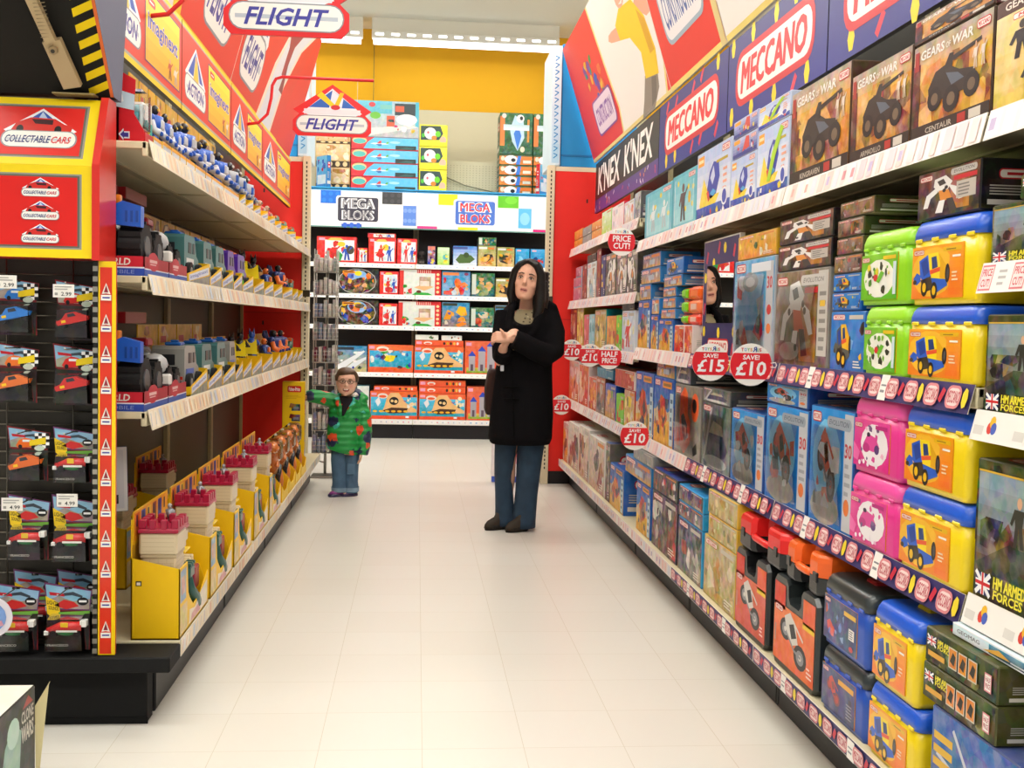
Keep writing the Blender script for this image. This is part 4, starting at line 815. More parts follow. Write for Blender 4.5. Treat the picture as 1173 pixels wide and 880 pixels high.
RB = [  # y0 y1 z0 z1 style label [depth]
 (5.004,5.612,1.70,1.939,'teal1','wide aqua box with two pale figures, leftmost on the near top shelf'),(4.566,5.002,1.70,1.947,'teal2','aqua box with a brown figure on the near top shelf'),
 (4.06,4.562,1.70,1.983,'boat','large pale blue box with yellow and blue boat, beside the brown-figure aqua box'),(3.75,4.055,1.70,1.882,'boat','smaller pale blue boat box under two slim boxes'),(3.745,4.041,1.882,1.957,'boats','slim blue boat box lying directly on the smaller boat box'),(3.745,4.038,1.958,2.025,'boats','topmost slim blue boat box of the boat stack'),
 (3.412,3.738,1.70,1.937,'boatg','pale blue box with a lime crane arm next to the brown vehicle boxes'),(3.412,3.738,1.938,2.019,'boatg','flat pale blue box lying on the lime crane box'),
 (2.92,3.396,1.70,1.996,'war1','brown battle vehicle box with a grey sky, furthest of the three big ones'),(2.546,2.912,1.70,1.944,'war2','brown battle vehicle box with a blue-grey car, middle of the three big ones'),(2.175,2.541,1.70,1.929,'war3','brown battle vehicle box with a gun turret, under a flat brown box'),(2.176,2.541,1.930,1.991,'wart','flat brown battle box lying on the gun turret box'),(1.85,2.17,1.70,1.926,'warf','sandy box with three dark soldiers at the top right edge'),
 (7.785,8.18,1.83,1.89,'or','small orange carton, lower of two against the red panel on top shelf'),(7.79,8.18,1.891,1.96,'or','small orange carton, upper of two against the red panel on top shelf'),(7.375,7.768,1.83,1.887,'grey','small grey carton, lower of two on the far top shelf'),(7.38,7.776,1.888,1.951,'grey','small grey carton, upper of two on the far top shelf'),
 (6.961,7.358,1.83,1.891,'or','orange carton below another, beside the lime-lidded box'),(6.962,7.366,1.892,1.952,'or','orange carton on top of another, beside the lime-lidded box'),(6.609,6.956,1.83,1.982,'limeb','white and yellow box with a bright lime lid'),(6.205,6.599,1.83,1.977,'redw','pale box with a bright red lid above the PRICE CUT sign'),(5.901,6.195,1.83,1.96,'whb','white and blue box next to the red-lidded box'),(5.73,5.897,1.83,1.98,'silv','silver clear pack hanging at the end of the far top shelf'),
 (7.746,8.165,1.43,1.533,'pink','pinkish carton at the bottom of the three by the red panel'),(7.759,8.17,1.534,1.606,'pink','pinkish carton in the middle of the three by the red panel'),(7.772,8.055,1.607,1.681,'pink','pinkish carton on top of the three by the red panel'),
 (7.531,7.74,1.43,1.685,'dred','narrow dark red box beside the three pinkish cartons'),(7.125,7.513,1.43,1.683,'palew','white and pale blue box under a thin black box'),(7.148,7.522,1.684,1.74,'blk','thin black box lying on a pale blue box'),(6.947,7.117,1.43,1.755,'dred','tall narrow dark red box reaching the far top shelf'),(6.776,6.93,1.43,1.703,'navy','narrow navy and yellow box beside the grey robot boxes'),
 (6.398,6.767,1.43,1.698,'robg','grey robot box next to the narrow navy box'),(6.064,6.386,1.43,1.685,'robg','grey robot box between two others of its kind'),(5.768,6.054,1.43,1.673,'robg','grey robot box at the near end of its row'),
 (7.943,8.27,1.10,1.403,'dred','dark red box against the red panel below the robot boxes'),(7.623,7.931,1.10,1.403,'tan','yellow-tan box beside the dark red box on the third far shelf'),(7.377,7.598,1.10,1.326,'pinkn','slim rose box left of the light blue spine'),(7.137,7.368,1.10,1.327,'lblue','slim light blue box above the HALF PRICE sign'),(6.694,7.124,1.10,1.355,'gold','gold box with a teal lid'),(6.356,6.672,1.10,1.311,'orbl','orange box with a blue lid beside a lime spine'),(6.177,6.349,1.10,1.314,'lime','slim lime green box with red marks on the third far shelf'),(5.804,6.168,1.10,1.337,'whr','pale box with a red toy figure'),(5.824,6.178,1.338,1.39,'blk','small black box lying on the pale red-figure box'),
 (7.778,8.27,.68,.982,'orw','orange and white box against the red panel, second shelf up'),(7.326,7.755,.68,.968,'orred','orange-red box with white edges, second shelf up'),(6.99,7.297,.68,.902,'orred','orange-red box beside the grey and brown one'),(6.671,6.982,.68,.916,'grbr','grey-brown box under a flat teal box'),(6.40,6.98,.917,.98,'teal9','flat teal box lying on the grey-brown box'),(6.301,6.649,.68,.892,'bluel','orange box with a bright blue upper edge'),(6.038,6.281,.68,.853,'lime','slim lime green box on the second shelf up'),(5.74,6.034,.68,.893,'yel','yellow box under a flat red box'),(5.77,6.337,.894,.998,'redt','flat brick-red box lying on the yellow box'),
 (5.281,5.715,.68,1.01,'yb','tall yellow and blue building set box beside the yellow box'),(4.85,5.266,.68,1.005,'yb','tall yellow and blue building set box next to the orange one'),(4.37,4.832,.68,.995,'orcl','grey clear-fronted box with big orange print'),(4.85,5.224,1.006,1.08,'ybs','small box on the tall yellow and blue set next to the orange one'),(4.56,4.828,.996,1.08,'silver','small grey box lying on the orange-print box'),
 (3.944,4.35,.68,.945,'silver','grey clear-fronted car box beside the orange-print box'),(3.961,4.35,.946,1.006,'silver','flat grey box lying on the grey car box'),(3.552,3.935,.68,.953,'bluebot','blue box with a grey bike beside the grey car box'),(3.142,3.536,.68,1.001,'bluebot','tall blue box with a helicopter, under a flat blue box'),(3.155,3.54,1.002,1.07,'bluebot','flat blue box lying on the helicopter box'),(2.80,3.126,.68,1.025,'bluebot','tall blue box with an orange crane beside the pink tubs'),
 (7.993,8.27,.2,.502,'orw','orange-white box on the bottom shelf against the red panel'),(7.473,7.972,.2,.533,'whtall','tall white box on the bottom shelf, beside the orange-white one'),(7.014,7.453,.2,.555,'whtall','tall white box on the bottom shelf, between two white boxes'),(6.416,6.989,.2,.535,'whtall','wide white-edged box on the bottom shelf, last of the white row'),(6.24,6.382,.2,.55,'gbr','grey-brown box with a blue top after the white row'),(5.80,6.219,.2,.449,'yb','blue-sided yellow box low on the bottom shelf below the SAVE sign'),
 (5.12,5.45,.2,.458,'yb','yellow and blue box at the bottom of a stack of three'),(5.12,5.769,.459,.555,'ybs','long yellow and blue box lying in the middle of a stack of three'),(5.085,5.566,.556,.618,'grey','flat grey box on top of the stack by the SAVE sign'),
 (4.582,5.078,.2,.469,'dcar','dark box with a red machine on the bottom shelf'),(4.591,5.074,.47,.574,'dcar','dark box lying on the red machine box'),(4.166,4.557,.2,.431,'dcarb','grey and blue-topped box beside the red machine box'),(4.166,4.565,.432,.5,'dcarb','sky-blue edged box, lower of two on the blue-topped box'),(4.166,4.565,.501,.57,'dcarb','sky-blue edged box, upper of two on the blue-topped box'),
 (3.71,4.131,.2,.437,'tanb','tan box on the bottom shelf beside the black carry case'),(3.71,4.084,.438,.526,'tanb','tan box in the middle of the tan stack'),(3.71,4.097,.527,.62,'tanb','tan box on top of the tan stack'),
 (1.75,2.2,.2,.442,'air','dark blue aeroplane box under the camouflage boxes'),(1.947,2.25,.443,.523,'camo','long camouflage box, lower of the two with picture rows'),(1.947,2.245,.524,.602,'camo','long camouflage box, upper of the two with picture rows'),(1.80,2.17,.603,.63,'white','white and ice-blue box lying on the camouflage boxes'),
 (1.72,2.16,.69,.985,'camop','big camouflage soldier picture box beside the yellow tubs'),(1.78,2.15,1.08,1.285,'camop','camouflage box on the shelf above the big soldier picture box'),(1.76,2.15,1.385,1.51,'camop','camouflage box with red soldiers on the pink PRICE CUT shelf'),(1.76,2.05,1.511,1.56,'camos','small camouflage box lying above the red soldiers box'),
 (5.41,5.712,1.13,1.384,'yb','tall yellow set box at the left end of the mirror shelf'),(5.413,5.695,1.385,1.467,'ybs','building set box, third from the top in the stack by the black post'),(5.21,5.662,1.468,1.547,'ybs','building set box, second from the top in the stack by the black post'),(5.215,5.628,1.548,1.622,'ybs','building set box on top of the stack by the black post'),
 (5.216,5.388,1.13,1.308,'yb','narrow yellow set box under a small one'),(5.212,5.384,1.309,1.39,'ybs','small set box on the narrow yellow one'),(4.91,5.205,1.13,1.285,'yb','yellow and blue set box at the bottom of the column of six'),(4.876,5.17,1.286,1.334,'ybs','flat set box, second from the bottom in the column of six'),(4.876,5.136,1.335,1.389,'ybs','flat set box, third from the bottom in the column of six'),(4.876,5.137,1.390,1.435,'ybs','flat set box, fourth from the bottom in the column of six'),(4.77,5.126,1.436,1.489,'ybs','flat set box just under the bright blue one'),(4.75,5.081,1.49,1.569,'bluetruck','bright blue set box on top of the column of six'),
 (4.706,4.883,1.13,1.258,'orred','small orange clear pack under the orange canisters'),(4.56,4.698,1.13,1.258,'orred','small orange clear pack right beside the mirror stand'),
 (3.502,3.961,1.13,1.495,'clearb','tall clear-fronted blue and red box beside the mirror stand'),(3.50,3.931,1.496,1.585,'yorb','yellow-orange box lying on the clear blue and red box'),(3.022,3.486,1.13,1.432,'techb','large dark box with white robot, clear front'),(3.016,3.478,1.433,1.517,'tech','flat dark robot box, lower of two on the large robot box'),(3.01,3.47,1.518,1.601,'tech','flat dark robot box, upper of two on the large robot box'),
 (2.758,3.0,1.13,1.3,'bluetruck','blue box with a yellow-wheeled truck at the bottom of its stack'),(2.795,2.999,1.301,1.352,'bluetruck','flat blue truck box, lower of two'),(2.795,2.995,1.353,1.404,'bluetruck','flat blue truck box, upper of two'),(2.795,2.994,1.405,1.456,'warm','flat brownish box, lowest of four above the blue boxes'),(2.795,2.979,1.457,1.504,'warm','flat brownish box, second of four above the blue boxes'),(2.795,2.978,1.505,1.556,'warm','flat brownish box, third of four above the blue boxes'),(2.733,2.964,1.557,1.603,'warm','flat brownish box on top of four, beside the lime tub'),
 (2.201,2.49,1.508,1.619,'tech','black robot box with a printed end, lying on the yellow tub'),
]
WIN = ('clearb', 'techb', 'orcl', 'silver', 'bluebot')
for y0, y1, z0, z1, st, lab in RB:
    if abs(z0 - 1.1) < .25 and y0 > 5.72: z1 = min(z1, 1.381)
    w = y1 - y0 - .003; h = z1 - z0 - .001; low = z0 < .66
    xf = 1.15 if low else 1.185
    deep = .3 if (low or z0 < 1.13) else .2
    if z0 >= 1.7 : deep = .15
    if st in ('camo', 'white', 'air'): xf = 1.13
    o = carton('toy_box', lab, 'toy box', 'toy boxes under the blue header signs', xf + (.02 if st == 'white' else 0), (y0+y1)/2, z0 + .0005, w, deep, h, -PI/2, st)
    if st in WIN and h > .2: clear_front(o, w, h)
# the end wall: x0 x1 z0 z1 style label
def a_ranger(P, R):
    P.grad(0, 0, 1, 1, c('e02a24', .1), c('e8403a', .1)); P.rect(.2, .08, .95, .88, c('e6ecec', .15)); blobs(P, R, 8, pal('c9dfe2', 'f2f4f4', 'd8342c', 'e8c83a'), .2, .08, .95, .85, .2); m_figure(in_(P, .3, .1, .6, .75), 'd8302a', 'c02a28', 'd03030'); m_figure(in_(P, .62, .1, .9, .7), '2a58c0', '2a4aa8', '2a58c0'); P.rect(.05, .86, .2, .96, c('e8a8c0')); P.poly([(.25, .86), (.35, .96), (.6, .96), (.7, .86)], c('e8c45a'))
def a_rangerb(P, R): a_ranger(P, R); P.ell(.85, .5, .1, .17, c('4a4438')); P.poly([(.45, .3), (.55, .45), (.66, .3), (.6, .05), (.5, .05)], c('2a9a48')); P.ell(.62, .72, .1, .1, c('e8c83a'))
def a_ship(P, R): P.grad(0, 0, 1, 1, c('2a5cb0', .3), c('d87a4a', .3)); blobs(P, R, 8, pal('3a3a44', '8ab0d8', 'e8d04a'), 0, 0, 1, .8, .25)
def a_tank(P, R): P.grad(0, 0, 1, 1, c('e4ecf2', .1), c('3f86d0', .2)); P.poly([(.1, .3), (.3, .6), (.75, .55), (.92, .35), (.7, .15), (.25, .12)], c('4c6a34')); P.ell(.55, .55, .12, .14, c('3a5228')); P.rect(0, .85, .6, .97, c('4a5a9a'))
def a_digger(P, R): P.grad(0, 0, 1, 1, c('d8b878', .3), c('8a9a5a', .3)); P.poly([(.15, .25), (.35, .6), (.8, .6), (.9, .3), (.6, .15)], c('2e2a26')); blobs(P, R, 8, pal('e0a83a', '4a4a34', 'c88a4a'), .1, .1, .9, .7, .2); P.rect(.02, .85, .5, .95, c('e2e0da')); P.rect(.55, .85, .9, .93, c('e8742a'))
def a_blueb(P, R): P.grad(0, 0, 1, 1, c('1f7cb8', .15), c('3aa4d8', .15)); blobs(P, R, 5, pal('1a4a78', '8ad0e8', 'c83a3a'), .1, .1, .9, .6, .25); P.rect(.1, .86, .4, .95, c('e8a8b8'))
def a_disc(P, R):
    P.grad(0, 0, 1, 1, c('2c2824', .15), c('3a3630', .15)); P.ell(.48, .5, .47, .52, c('b8b8b4')); P.ell(.48, .5, .45, .49, c('5a4a3a', .4)); P.ell(.48, .72, .24, .24, c('8ab4e0', .2)); P.ell(.5, .82, .09, .1, c('f2d41c')); blobs(P, R, 16, pal('2a2420', 'e0b02a', '3a5ab0', '6a4a34', 'd8a86a', 'e87a2a'), .1, .08, .88, .85, .18); P.rect(.12, .82, .42, .92, c('e8961c')); P.rect(.15, .85, .39, .89, c('6a2a1a'))
def a_house(P, R):
    P.grad(0, 0, 1, 1, c('d8e4dc', .15), c('e6e8e0', .15)); P.rect(.42, .86, 1, 1, c('d82a30'))
    for i in range(7): P.rect(.44 + i*.05, .87, .46 + i*.05, .99, c('f0c8b8'))
    P.rect(.86, 0, 1, 1, c('d82a30'))
    for i in range(5): P.ell(.93, .14 + i*.17, .04, .06, c('f0d8a0'), 6)
    P.rect(0, 0, .1, .95, c('d83a34')); P.poly([(.35, .3), (.55, .42), (.84, .34), (.6, .18)], c('e8b880')); P.rect(.48, .36, .76, .72, c('b89a84', .3)); P.rect(.5, .36, .72, .56, c('e8d4c8', .3)); P.poly([(.3, 0), (.4, .12), (.7, .1), (.82, 0)], c('2fae3c')); P.ell(.47, .14, .06, .06, c('6a3a2a')); blobs(P, R, 5, pal('3a8ac0', 'd8442f', '2a9a4a'), .08, .05, .3, .4, .12)
def a_thunder(P, R): P.grad(0, 0, 1, 1, c('8ab0d4', .35), c('2a8cc0', .2)); P.rect(.02, .84, .6, .96, c('e8884a')); blobs(P, R, 14, pal('e0b890', 'c8d4e0', 'd8443a', '5a7ab0', 'e8742a', '6a4a3a'), .05, .05, .95, .8, .2); P.ell(.86, .9, .08, .06, c('8a3a5a'))
def a_jungle(P, R): P.grad(0, 0, 1, 1, c('2a6a6a', .35), c('4a7a4a', .3)); P.rect(.02, .1, .2, .95, c('cfd8cc')); blobs(P, R, 14, pal('3a3a38', 'd8a86a', '2a8a9a', '8a9a6a', 'c8683a', 'e0d0b0'), .2, .05, .95, .8, .2)
def a_machine(P, R): P.grad(0, 0, 1, 1, c('8a7a6a', .3), c('3a9ad0', .25)); P.poly([(.5, .6), (.62, .86), (.85, .82), (.92, .5), (.7, .45)], c('f0b81c')); P.poly([(.05, .3), (.2, .7), (.4, .6), (.3, .3)], c('e89a1c')); P.poly([(.5, .1), (.85, .28), (.9, .12), (.6, .0)], c('e8841c')); blobs(P, R, 10, pal('3a3a40', '5a5aa0', 'e8a01c', 'd8d0c0'), .1, .1, .9, .6, .14); P.rect(.02, .86, .55, .97, c('3a4438'))
def a_jet(P, R): P.grad(0, 0, 1, 1, c('c8b878', .3), c('2f8cc0', .25)); P.poly([(0, .2), (.4, .5), (.9, .85), (.95, .8), (.5, .35), (.2, .05)], c('e6eaec')); P.poly([(.3, .1), (.6, .4), (.98, .6), (.98, .5), (.5, .05)], c('dfe6ea')); blobs(P, R, 8, pal('2a5aa8', 'f0f2f2', '3a3a40'), .1, .1, .95, .8, .14); P.rect(.02, .86, .6, .97, c('2c3a44'))
def a_set(P, R): P.grad(0, 0, 1, 1, c('e8582a', .1), c('e8703a', .1)); P.grad(.03, .2, .97, .8, c('3aa0b8', .25), c('4ab0e0', .2)); blobs(P, R, 18, pal('e8d02a', '4ab04a', '8a8a90', 'e8e4d8', '2a5ab0', '6a4a34'), .05, .15, .95, .82, .16); P.rect(.02, .86, .14, .96, c('e8a0c0')); P.ell(.32, .86, .14, .1, c('e8ddd0')); P.ell(.32, .83, .1, .05, c('e8582a'))
def a_beach(P, R):
    P.grad(0, 0, 1, 1, c('e8502a', .08), c('ea6a34', .08)); P.grad(.01, .12, .99, .8, c('1f9ab0', .15), c('5ac0e8', .15)); P.poly([(.35, .8), (.42, .95), (.6, .96), (.75, .6), (.98, .35), (.98, .25), (.25, .25), (.3, .45)], c('e8b87a', .1)); P.poly([(.25, .3), (.45, .42), (.8, .4), (.75, .22), (.4, .2)], c('4a2c1c'))
    P.ell(.5, .66, .1, .15, K_); P.ell(.46, .66, .03, .05, c('e8c88a')); P.ell(.54, .64, .035, .06, c('e8c88a')); P.poly([(.1, .65), (.18, .8), (.22, .6), (.16, .45)], c('e6e8ea')); P.poly([(.68, .7), (.74, .62), (.8, .72), (.74, .67)], c('8a3a9a')); blobs(P, R, 8, pal('e8e4d8', '3a4a5a', 'f0d8a8'), .78, .4, .97, .9, .1)
    P.rect(.02, .86, .13, .95, c('e8a0c0')); P.ell(.26, .84, .11, .1, c('e9dcd2')); P.ell(.26, .82, .08, .05, c('e8582a')); P.rect(.75, .04, .82, .11, W_)
    for i in range(6): P.ell(.1 + i*.13, .28, .05, .04, c('e8b02a'))
def a_beacht(P, R): P.grad(0, 0, 1, 1, c('e8502a', .05), c('ea6436', .05)); P.rect(.02, .3, .13, .8, c('e8a0c0')); P.ell(.26, .5, .09, .3, c('e9dcd2')); P.ell(.26, .4, .06, .16, c('e8582a')); [P.ell(.6 + i*.07, .5, .025, .28, c(h)) for i, h in enumerate(('2c2420', 'd8a01c', '3a2a24', 'e8b84a', 'd8d4d0'))]
def a_castle(P, R):
    P.grad(0, 0, 1, 1, c('e85a2a', .1), c('e06a4a', .1)); P.grad(.05, .04, .95, .2, c('6ab03a', .2), c('d8b03a', .2))
    for x, w_, h_ in ((.12, .2, .55), (.42, .22, .7), (.7, .24, .85)):
        P.rect(x, .1, x + w_, h_, c('a8a4ac')); P.poly([(x - .03, h_), (x + w_/2, h_ + .16), (x + w_ + .03, h_)], c('2a4cc0'))
        P.rect(x + w_*.3, .1, x + w_*.7, .3, c('5a4a5a'))
    P.rect(.03, .86, .2, .96, c('e8a0c0'))
def a_small(P, R): P.grad(0, 0, 1, 1, c('e4e4dc', .1), c('d8dcd4', .2)); blobs(P, R, 4, pal('5a7a4a', 'c87a4a', '3a3a3a'), .1, .1, .9, .9, .3)
def a_green(P, R): P.grad(0, 0, 1, 1, c('a8d84a', .2), c('d8ecd0', .15)); blobs(P, R, 6, pal('e8a03a', '4ab0b0', 'e8e03a'), .1, .1, .9, .8, .25)
BW = [(-1.07,-.652,1.856,2.13,a_rangerb,'c8281f','big red box with four coloured figures by the wire rack, end wall top shelf'),(-.648,-.535,1.856,2.02,a_ranger,'b02820','small red box between two large red boxes, end wall top shelf'),(-.53,-.235,1.856,2.129,a_ranger,'c8281f','red and white box under a flat red box, end wall top shelf'),(-.54,-.24,2.13,2.18,a_ranger,'a82a24','flat dark red box lying on a red and white box'),(-.228,-.015,1.856,2.13,a_ranger,'c8281f','red and white box right of the one with a flat box on it'),
 (.095,.18,1.856,2.06,a_ship,'3a4a7a','orange-skied ship box behind the black skull'),(.20,.33,1.856,2.05,a_green,'9ac84a','small lime green box on the end wall top shelf'),(.365,.625,1.856,2.07,a_tank,'2a68b8','white and blue box with a green tank'),(.632,.828,1.856,2.079,a_digger,'9a8a5a','sandy digger box under another, end wall top shelf'),(.632,.828,2.08,2.17,a_jungle,'5a6a4a','small green box lying on the sandy digger box'),(.835,1.025,1.856,2.07,a_digger,'9a8a5a','sandy box with a black vehicle beside the digger box'),(1.032,1.185,1.856,2.06,a_blueb,'1f70a8','blue box above the woman, left of a pair'),(1.192,1.355,1.856,2.06,a_blueb,'1f70a8','blue box above the woman, right of a pair'),
 (-.85,-.412,1.531,1.80,a_disc,'2a2622','black box with a round dragon picture on the second shelf from the top'),(-.408,-.204,1.531,1.78,a_ranger,'c02a22','red box with a yellow robot on the second shelf from the top'),(-.199,.245,1.531,1.81,a_house,'d8302c','red-trimmed playhouse box on the second shelf from the top'),(.252,.558,1.531,1.80,a_thunder,'3a80b0','blue and orange machine box beside the upper playhouse box'),(.565,.82,1.531,1.79,a_jungle,'3a5a4a','green jungle box, upper of two left of the woman'),(.826,1.04,1.531,1.74,a_digger,'8a7a4a','sandy vehicle box beside the woman at face height'),
 (-.85,-.412,1.201,1.47,a_disc,'2a2622','black box with a round dragon picture on the third shelf from the top'),(-.408,-.21,1.201,1.44,a_ranger,'c02a22','red box with a red car on the third shelf from the top'),(-.205,.25,1.201,1.47,a_house,'d8302c','red-trimmed playhouse box on the third shelf from the top'),(.257,.558,1.201,1.47,a_machine,'6a5a4a','box of yellow construction machines left of the woman'),(.565,.82,1.201,1.42,a_jungle,'3a5a4a','green jungle box, lower of two left of the woman'),(.826,1.04,1.201,1.45,a_machine,'a8842a','yellow box half hidden by the woman\'s hand'),
 (-.87,-.525,.701,.98,a_jet,'2a7ab0','blue box with white jets above the boy'),(-.518,-.035,.701,1.0,a_set,'e0562a','orange box with a colourful village picture'),(-.028,.505,.701,.995,a_beach,'e0562a','orange beach skull box under two small boxes, upper shelf'),(-.02,.50,.996,1.058,a_beacht,'e0562a','flat orange box lying on the upper beach skull box'),(-.02,.23,1.059,1.115,a_small,'b8b8a0','small pale box with a picture, on the flat orange box'),(.26,.48,1.059,1.112,a_small,'e4e4e0','small plain white box on the flat orange box'),(.512,.86,.701,1.06,a_castle,'d85a34','orange box with a grey castle, upper of two by the woman'),
 (-.63,-.495,.206,.56,a_small,'3a7a8a','teal and white box just behind the boy'),(-.488,.022,.206,.505,a_beach,'e0562a','orange beach skull box beside the boy on the bottom shelf'),(-.45,.015,.506,.56,a_beacht,'e0562a','flat orange box lying on the beach skull box beside the boy'),(.03,.535,.206,.487,a_beach,'e0562a','orange beach skull box under two flat boxes on the bottom shelf'),(.03,.53,.488,.56,a_beacht,'e0562a','flat orange box, lower of two on the bottom shelf'),(.03,.53,.561,.63,a_beacht,'e0562a','flat orange box, upper of two on the bottom shelf'),(.542,.87,.206,.57,a_castle,'d85a34','orange box with a grey castle, lower of two by the woman')]
for x0, x1, z0, z1, a, s, lab in BW:
    carton('toy_box', lab, 'toy box', 'toy boxes on the end wall', (x0+x1)/2, 11.507, z0 + .0005, x1 - x0 - .003, .25, z1 - z0 - .001, 0, (a, s, s))
# stock on the top deck
def a_road(P, R): P.grad(0, 0, 1, 1, c('b8b4b4', .25), c('a8c8d0', .2)); P.grad(0, .65, .6, 1, c('5ab4c8', .1), c('6ac0d4', .1)); P.rect(.64, .62, .95, .95, c('2a3a40')); P.rect(.95, .3, 1, 1, c('4ab0c8')); P.poly([(0, .2), (.9, .35), (1, .3), (.2, .0), (0, 0)], c('d8d6d2', .1)); P.ell(.82, .5, .16, .16, c('e4e6e8')); P.rect(.52, .3, .64, .6, c('d85a3a')); P.rect(.65, .72, .78, .88, c('d8583a')); P.ell(.3, .9, .05, .07, c('d8444a')); P.ell(.35, .6, .08, .1, c('6cb83a')); P.rect(.42, .78, .6, .9, c('7ac0b8')); blobs(P, R, 8, pal('e0c03a', '4a4a4c', 'c84a5a', 'f0f0f0'), .3, .1, .95, .5, .08)
def a_flyer(P, R): P.grad(0, 0, 1, 1, c('d82a34', .05), c('e0383c', .05)); P.poly([(.18, .06), (.24, .6), (.34, 1), (1, 1), (1, .06)], c('62bce4', .08)); P.ell(.12, .72, .11, .3, c('e8c48a')); P.ell(.12, .66, .095, .22, c('58b8b0')); m_plane(in_(P, .28, .25, .56, .75)); P.ell(.65, .62, .08, .1, c('a8daf0')); P.rect(.66, .02, .97, .36, c('1e3434')); P.poly([(.7, .06), (.82, .26), (.95, .2), (.9, .06)], c('2a5a54'))
def a_yellowp(P, R): P.grad(0, 0, 1, 1, c('e8dc2a', .08), c('f0e63a', .08)); P.poly([(.03, .28), (.7, .3), (.85, .6), (.75, .95), (.03, .95)], c('2a4440')); P.ell(.38, .6, .22, .28, c('eceae4')); P.ell(.66, .58, .1, .14, c('6ccc1e')); P.ell(.12, .5, .06, .1, c('4ab83a')); P.ell(.52, .4, .1, .1, c('e8842a')); P.ell(.85, .3, .12, .18, c('e0b49a')); P.rect(0, .0, 1, .2, c('e6da24')); P.ell(.3, .64, .04, .06, c('d85a6a'))
def a_wood(P, R): P.grad(0, 0, 1, 1, c('c89a54', .2), c('e8c898', .15)); blobs(P, R, 10, pal('e8d0a8', 'b8803a', 'd8a868', 'f0e0c0'), .03, .3, .97, .95, .2); P.rect(0, 0, 1, .26, c('3a2a1c')); [P.ell(.2 + i*.22, .13, .07, .11, c('e8c890')) for i in range(4)]
def a_fish(P, R): P.grad(0, 0, 1, 1, c('1c5a34', .2), c('24643a', .15)); P.rect(0, .2, .14, .92, c('e8762c')); P.rect(.84, .3, .9, .85, c('e8882c')); P.poly([(.3, .6), (.45, .95), (.72, .8), (.75, .4), (.55, .08), (.38, .3)], c('b9d4e4', .1)); P.poly([(.42, .5), (.55, .7), (.66, .45), (.55, .1)], c('2f74d0')); P.ell(.62, .87, .12, .1, c('e8eaec')); P.ell(.65, .88, .05, .05, K_); P.grad(.1, .58, .9, .72, c('dfe9ee', .05), c('b8d0d8', .05)); P.ell(.7, .12, .07, .07, c('e8d8c0')); P.ell(.12, .93, .07, .06, c('d8d4cc'))
def a_fishs(P, R): P.grad(0, 0, 1, 1, c('e8822c', .05), c('1c5a34', .1)); P.rect(0, .5, 1, .85, c('e87c2a')); P.ell(.35, .5, .2, .45, c('e8eaec')); P.ell(.42, .45, .07, .2, K_); P.poly([(.5, .0), (.56, .9), (.66, .9), (.62, 0)], c('2f74d0')); P.rect(.72, .15, .96, .45, c('d8dccc')); P.ell(.1, .6, .06, .25, c('dfd2b8'))
TP = [(-.738,-.02,3.216,3.60,a_road,'7ac0d0','large pale road-scene box on top of the red and sky-blue boxes'),(-.738,-.02,3.082,3.215,a_flyer,'c8303a','flat red and sky-blue aeroplane box, topmost of four'),(-.738,-.02,2.938,3.081,a_flyer,'c8303a','flat red and sky-blue aeroplane box, second of four from the top'),(-.738,-.02,2.793,2.937,a_flyer,'c8303a','flat red and sky-blue aeroplane box, third of four from the top'),(-.738,-.02,2.641,2.792,a_flyer,'c8303a','flat red and sky-blue aeroplane box, lowest of four'),
 (-.012,.29,3.137,3.37,a_yellowp,'d8cc2a','yellow pack with a round white toy, top of three'),(-.012,.29,2.89,3.136,a_yellowp,'d8cc2a','yellow pack with a round white toy, middle of three'),(-.012,.29,2.641,2.889,a_yellowp,'d8cc2a','yellow pack with a round white toy, bottom of three'),
 (-1.11,-.745,3.13,3.215,a_wood,'b88a4a','slim wooden train box on top of two, behind the red sign'),(-1.11,-.745,2.88,3.129,a_wood,'b88a4a','wooden train box in the middle, behind the red sign'),(-1.11,-.745,2.641,2.879,a_wood,'b88a4a','wooden train box at the bottom, beside the tilted blue box'),
 (.85,1.21,3.085,3.53,a_fish,'1c5034','large green box with a blue fish toy'),(1.216,1.58,3.085,3.53,a_fish,'1c5034','large green box half behind the pale edge sign')]
for k in range(4): TP.append((.85, 1.215, 2.641 + k*.111, 2.641 + k*.111 + .11, a_fishs, '1c5034', ['flat orange and green fish box at the very bottom', 'flat orange and green fish box second from the bottom', 'flat orange and green fish box third from the bottom', 'flat orange and green fish box directly under the large green one'][k]))
for k in range(4): TP.append((1.222, 1.58, 2.641 + k*.111, 2.641 + k*.111 + .11, a_fishs, '1c5034', ['flat orange fish box behind the pale edge sign, bottom', 'flat orange fish box behind the pale edge sign, second up', 'flat orange fish box behind the pale edge sign, third up', 'flat orange fish box behind the pale edge sign, topmost'][k]))
for x0, x1, z0, z1, a, s, lab in TP:
    carton('toy_box', lab, 'toy box', 'boxes stacked above the end wall header', (x0+x1)/2, 11.7, z0 + .0005, x1 - x0 - .003, .33, z1 - z0 - .001, 0, (a, s, s))
def a_tilt(P, R): P.grad(0, 0, 1, 1, c('2f8ac8', .15), c('7cc0e4', .15)); P.rect(.1, .1, .9, .4, c('dfe6ea', .2)); blobs(P, R, 6, pal('c83a4a', 'e8e8e8', '2a5ab0'), .1, .4, .9, .9, .2)
o = carton('toy_box', 'blue box set at an angle beside the wooden train boxes', 'toy box', None, -1.03, 11.53, 2.6405, .2, .05, .33, -.9, (a_tilt, '2a78b8', '3a98d0'))
o = carton('toy_box', 'pale blue box set at an angle beside the pale edge sign', 'toy box', None, 1.34, 11.55, 2.6405, .2, .05, .32, .8, (a_tilt, 'c83038', 'c83a40'))
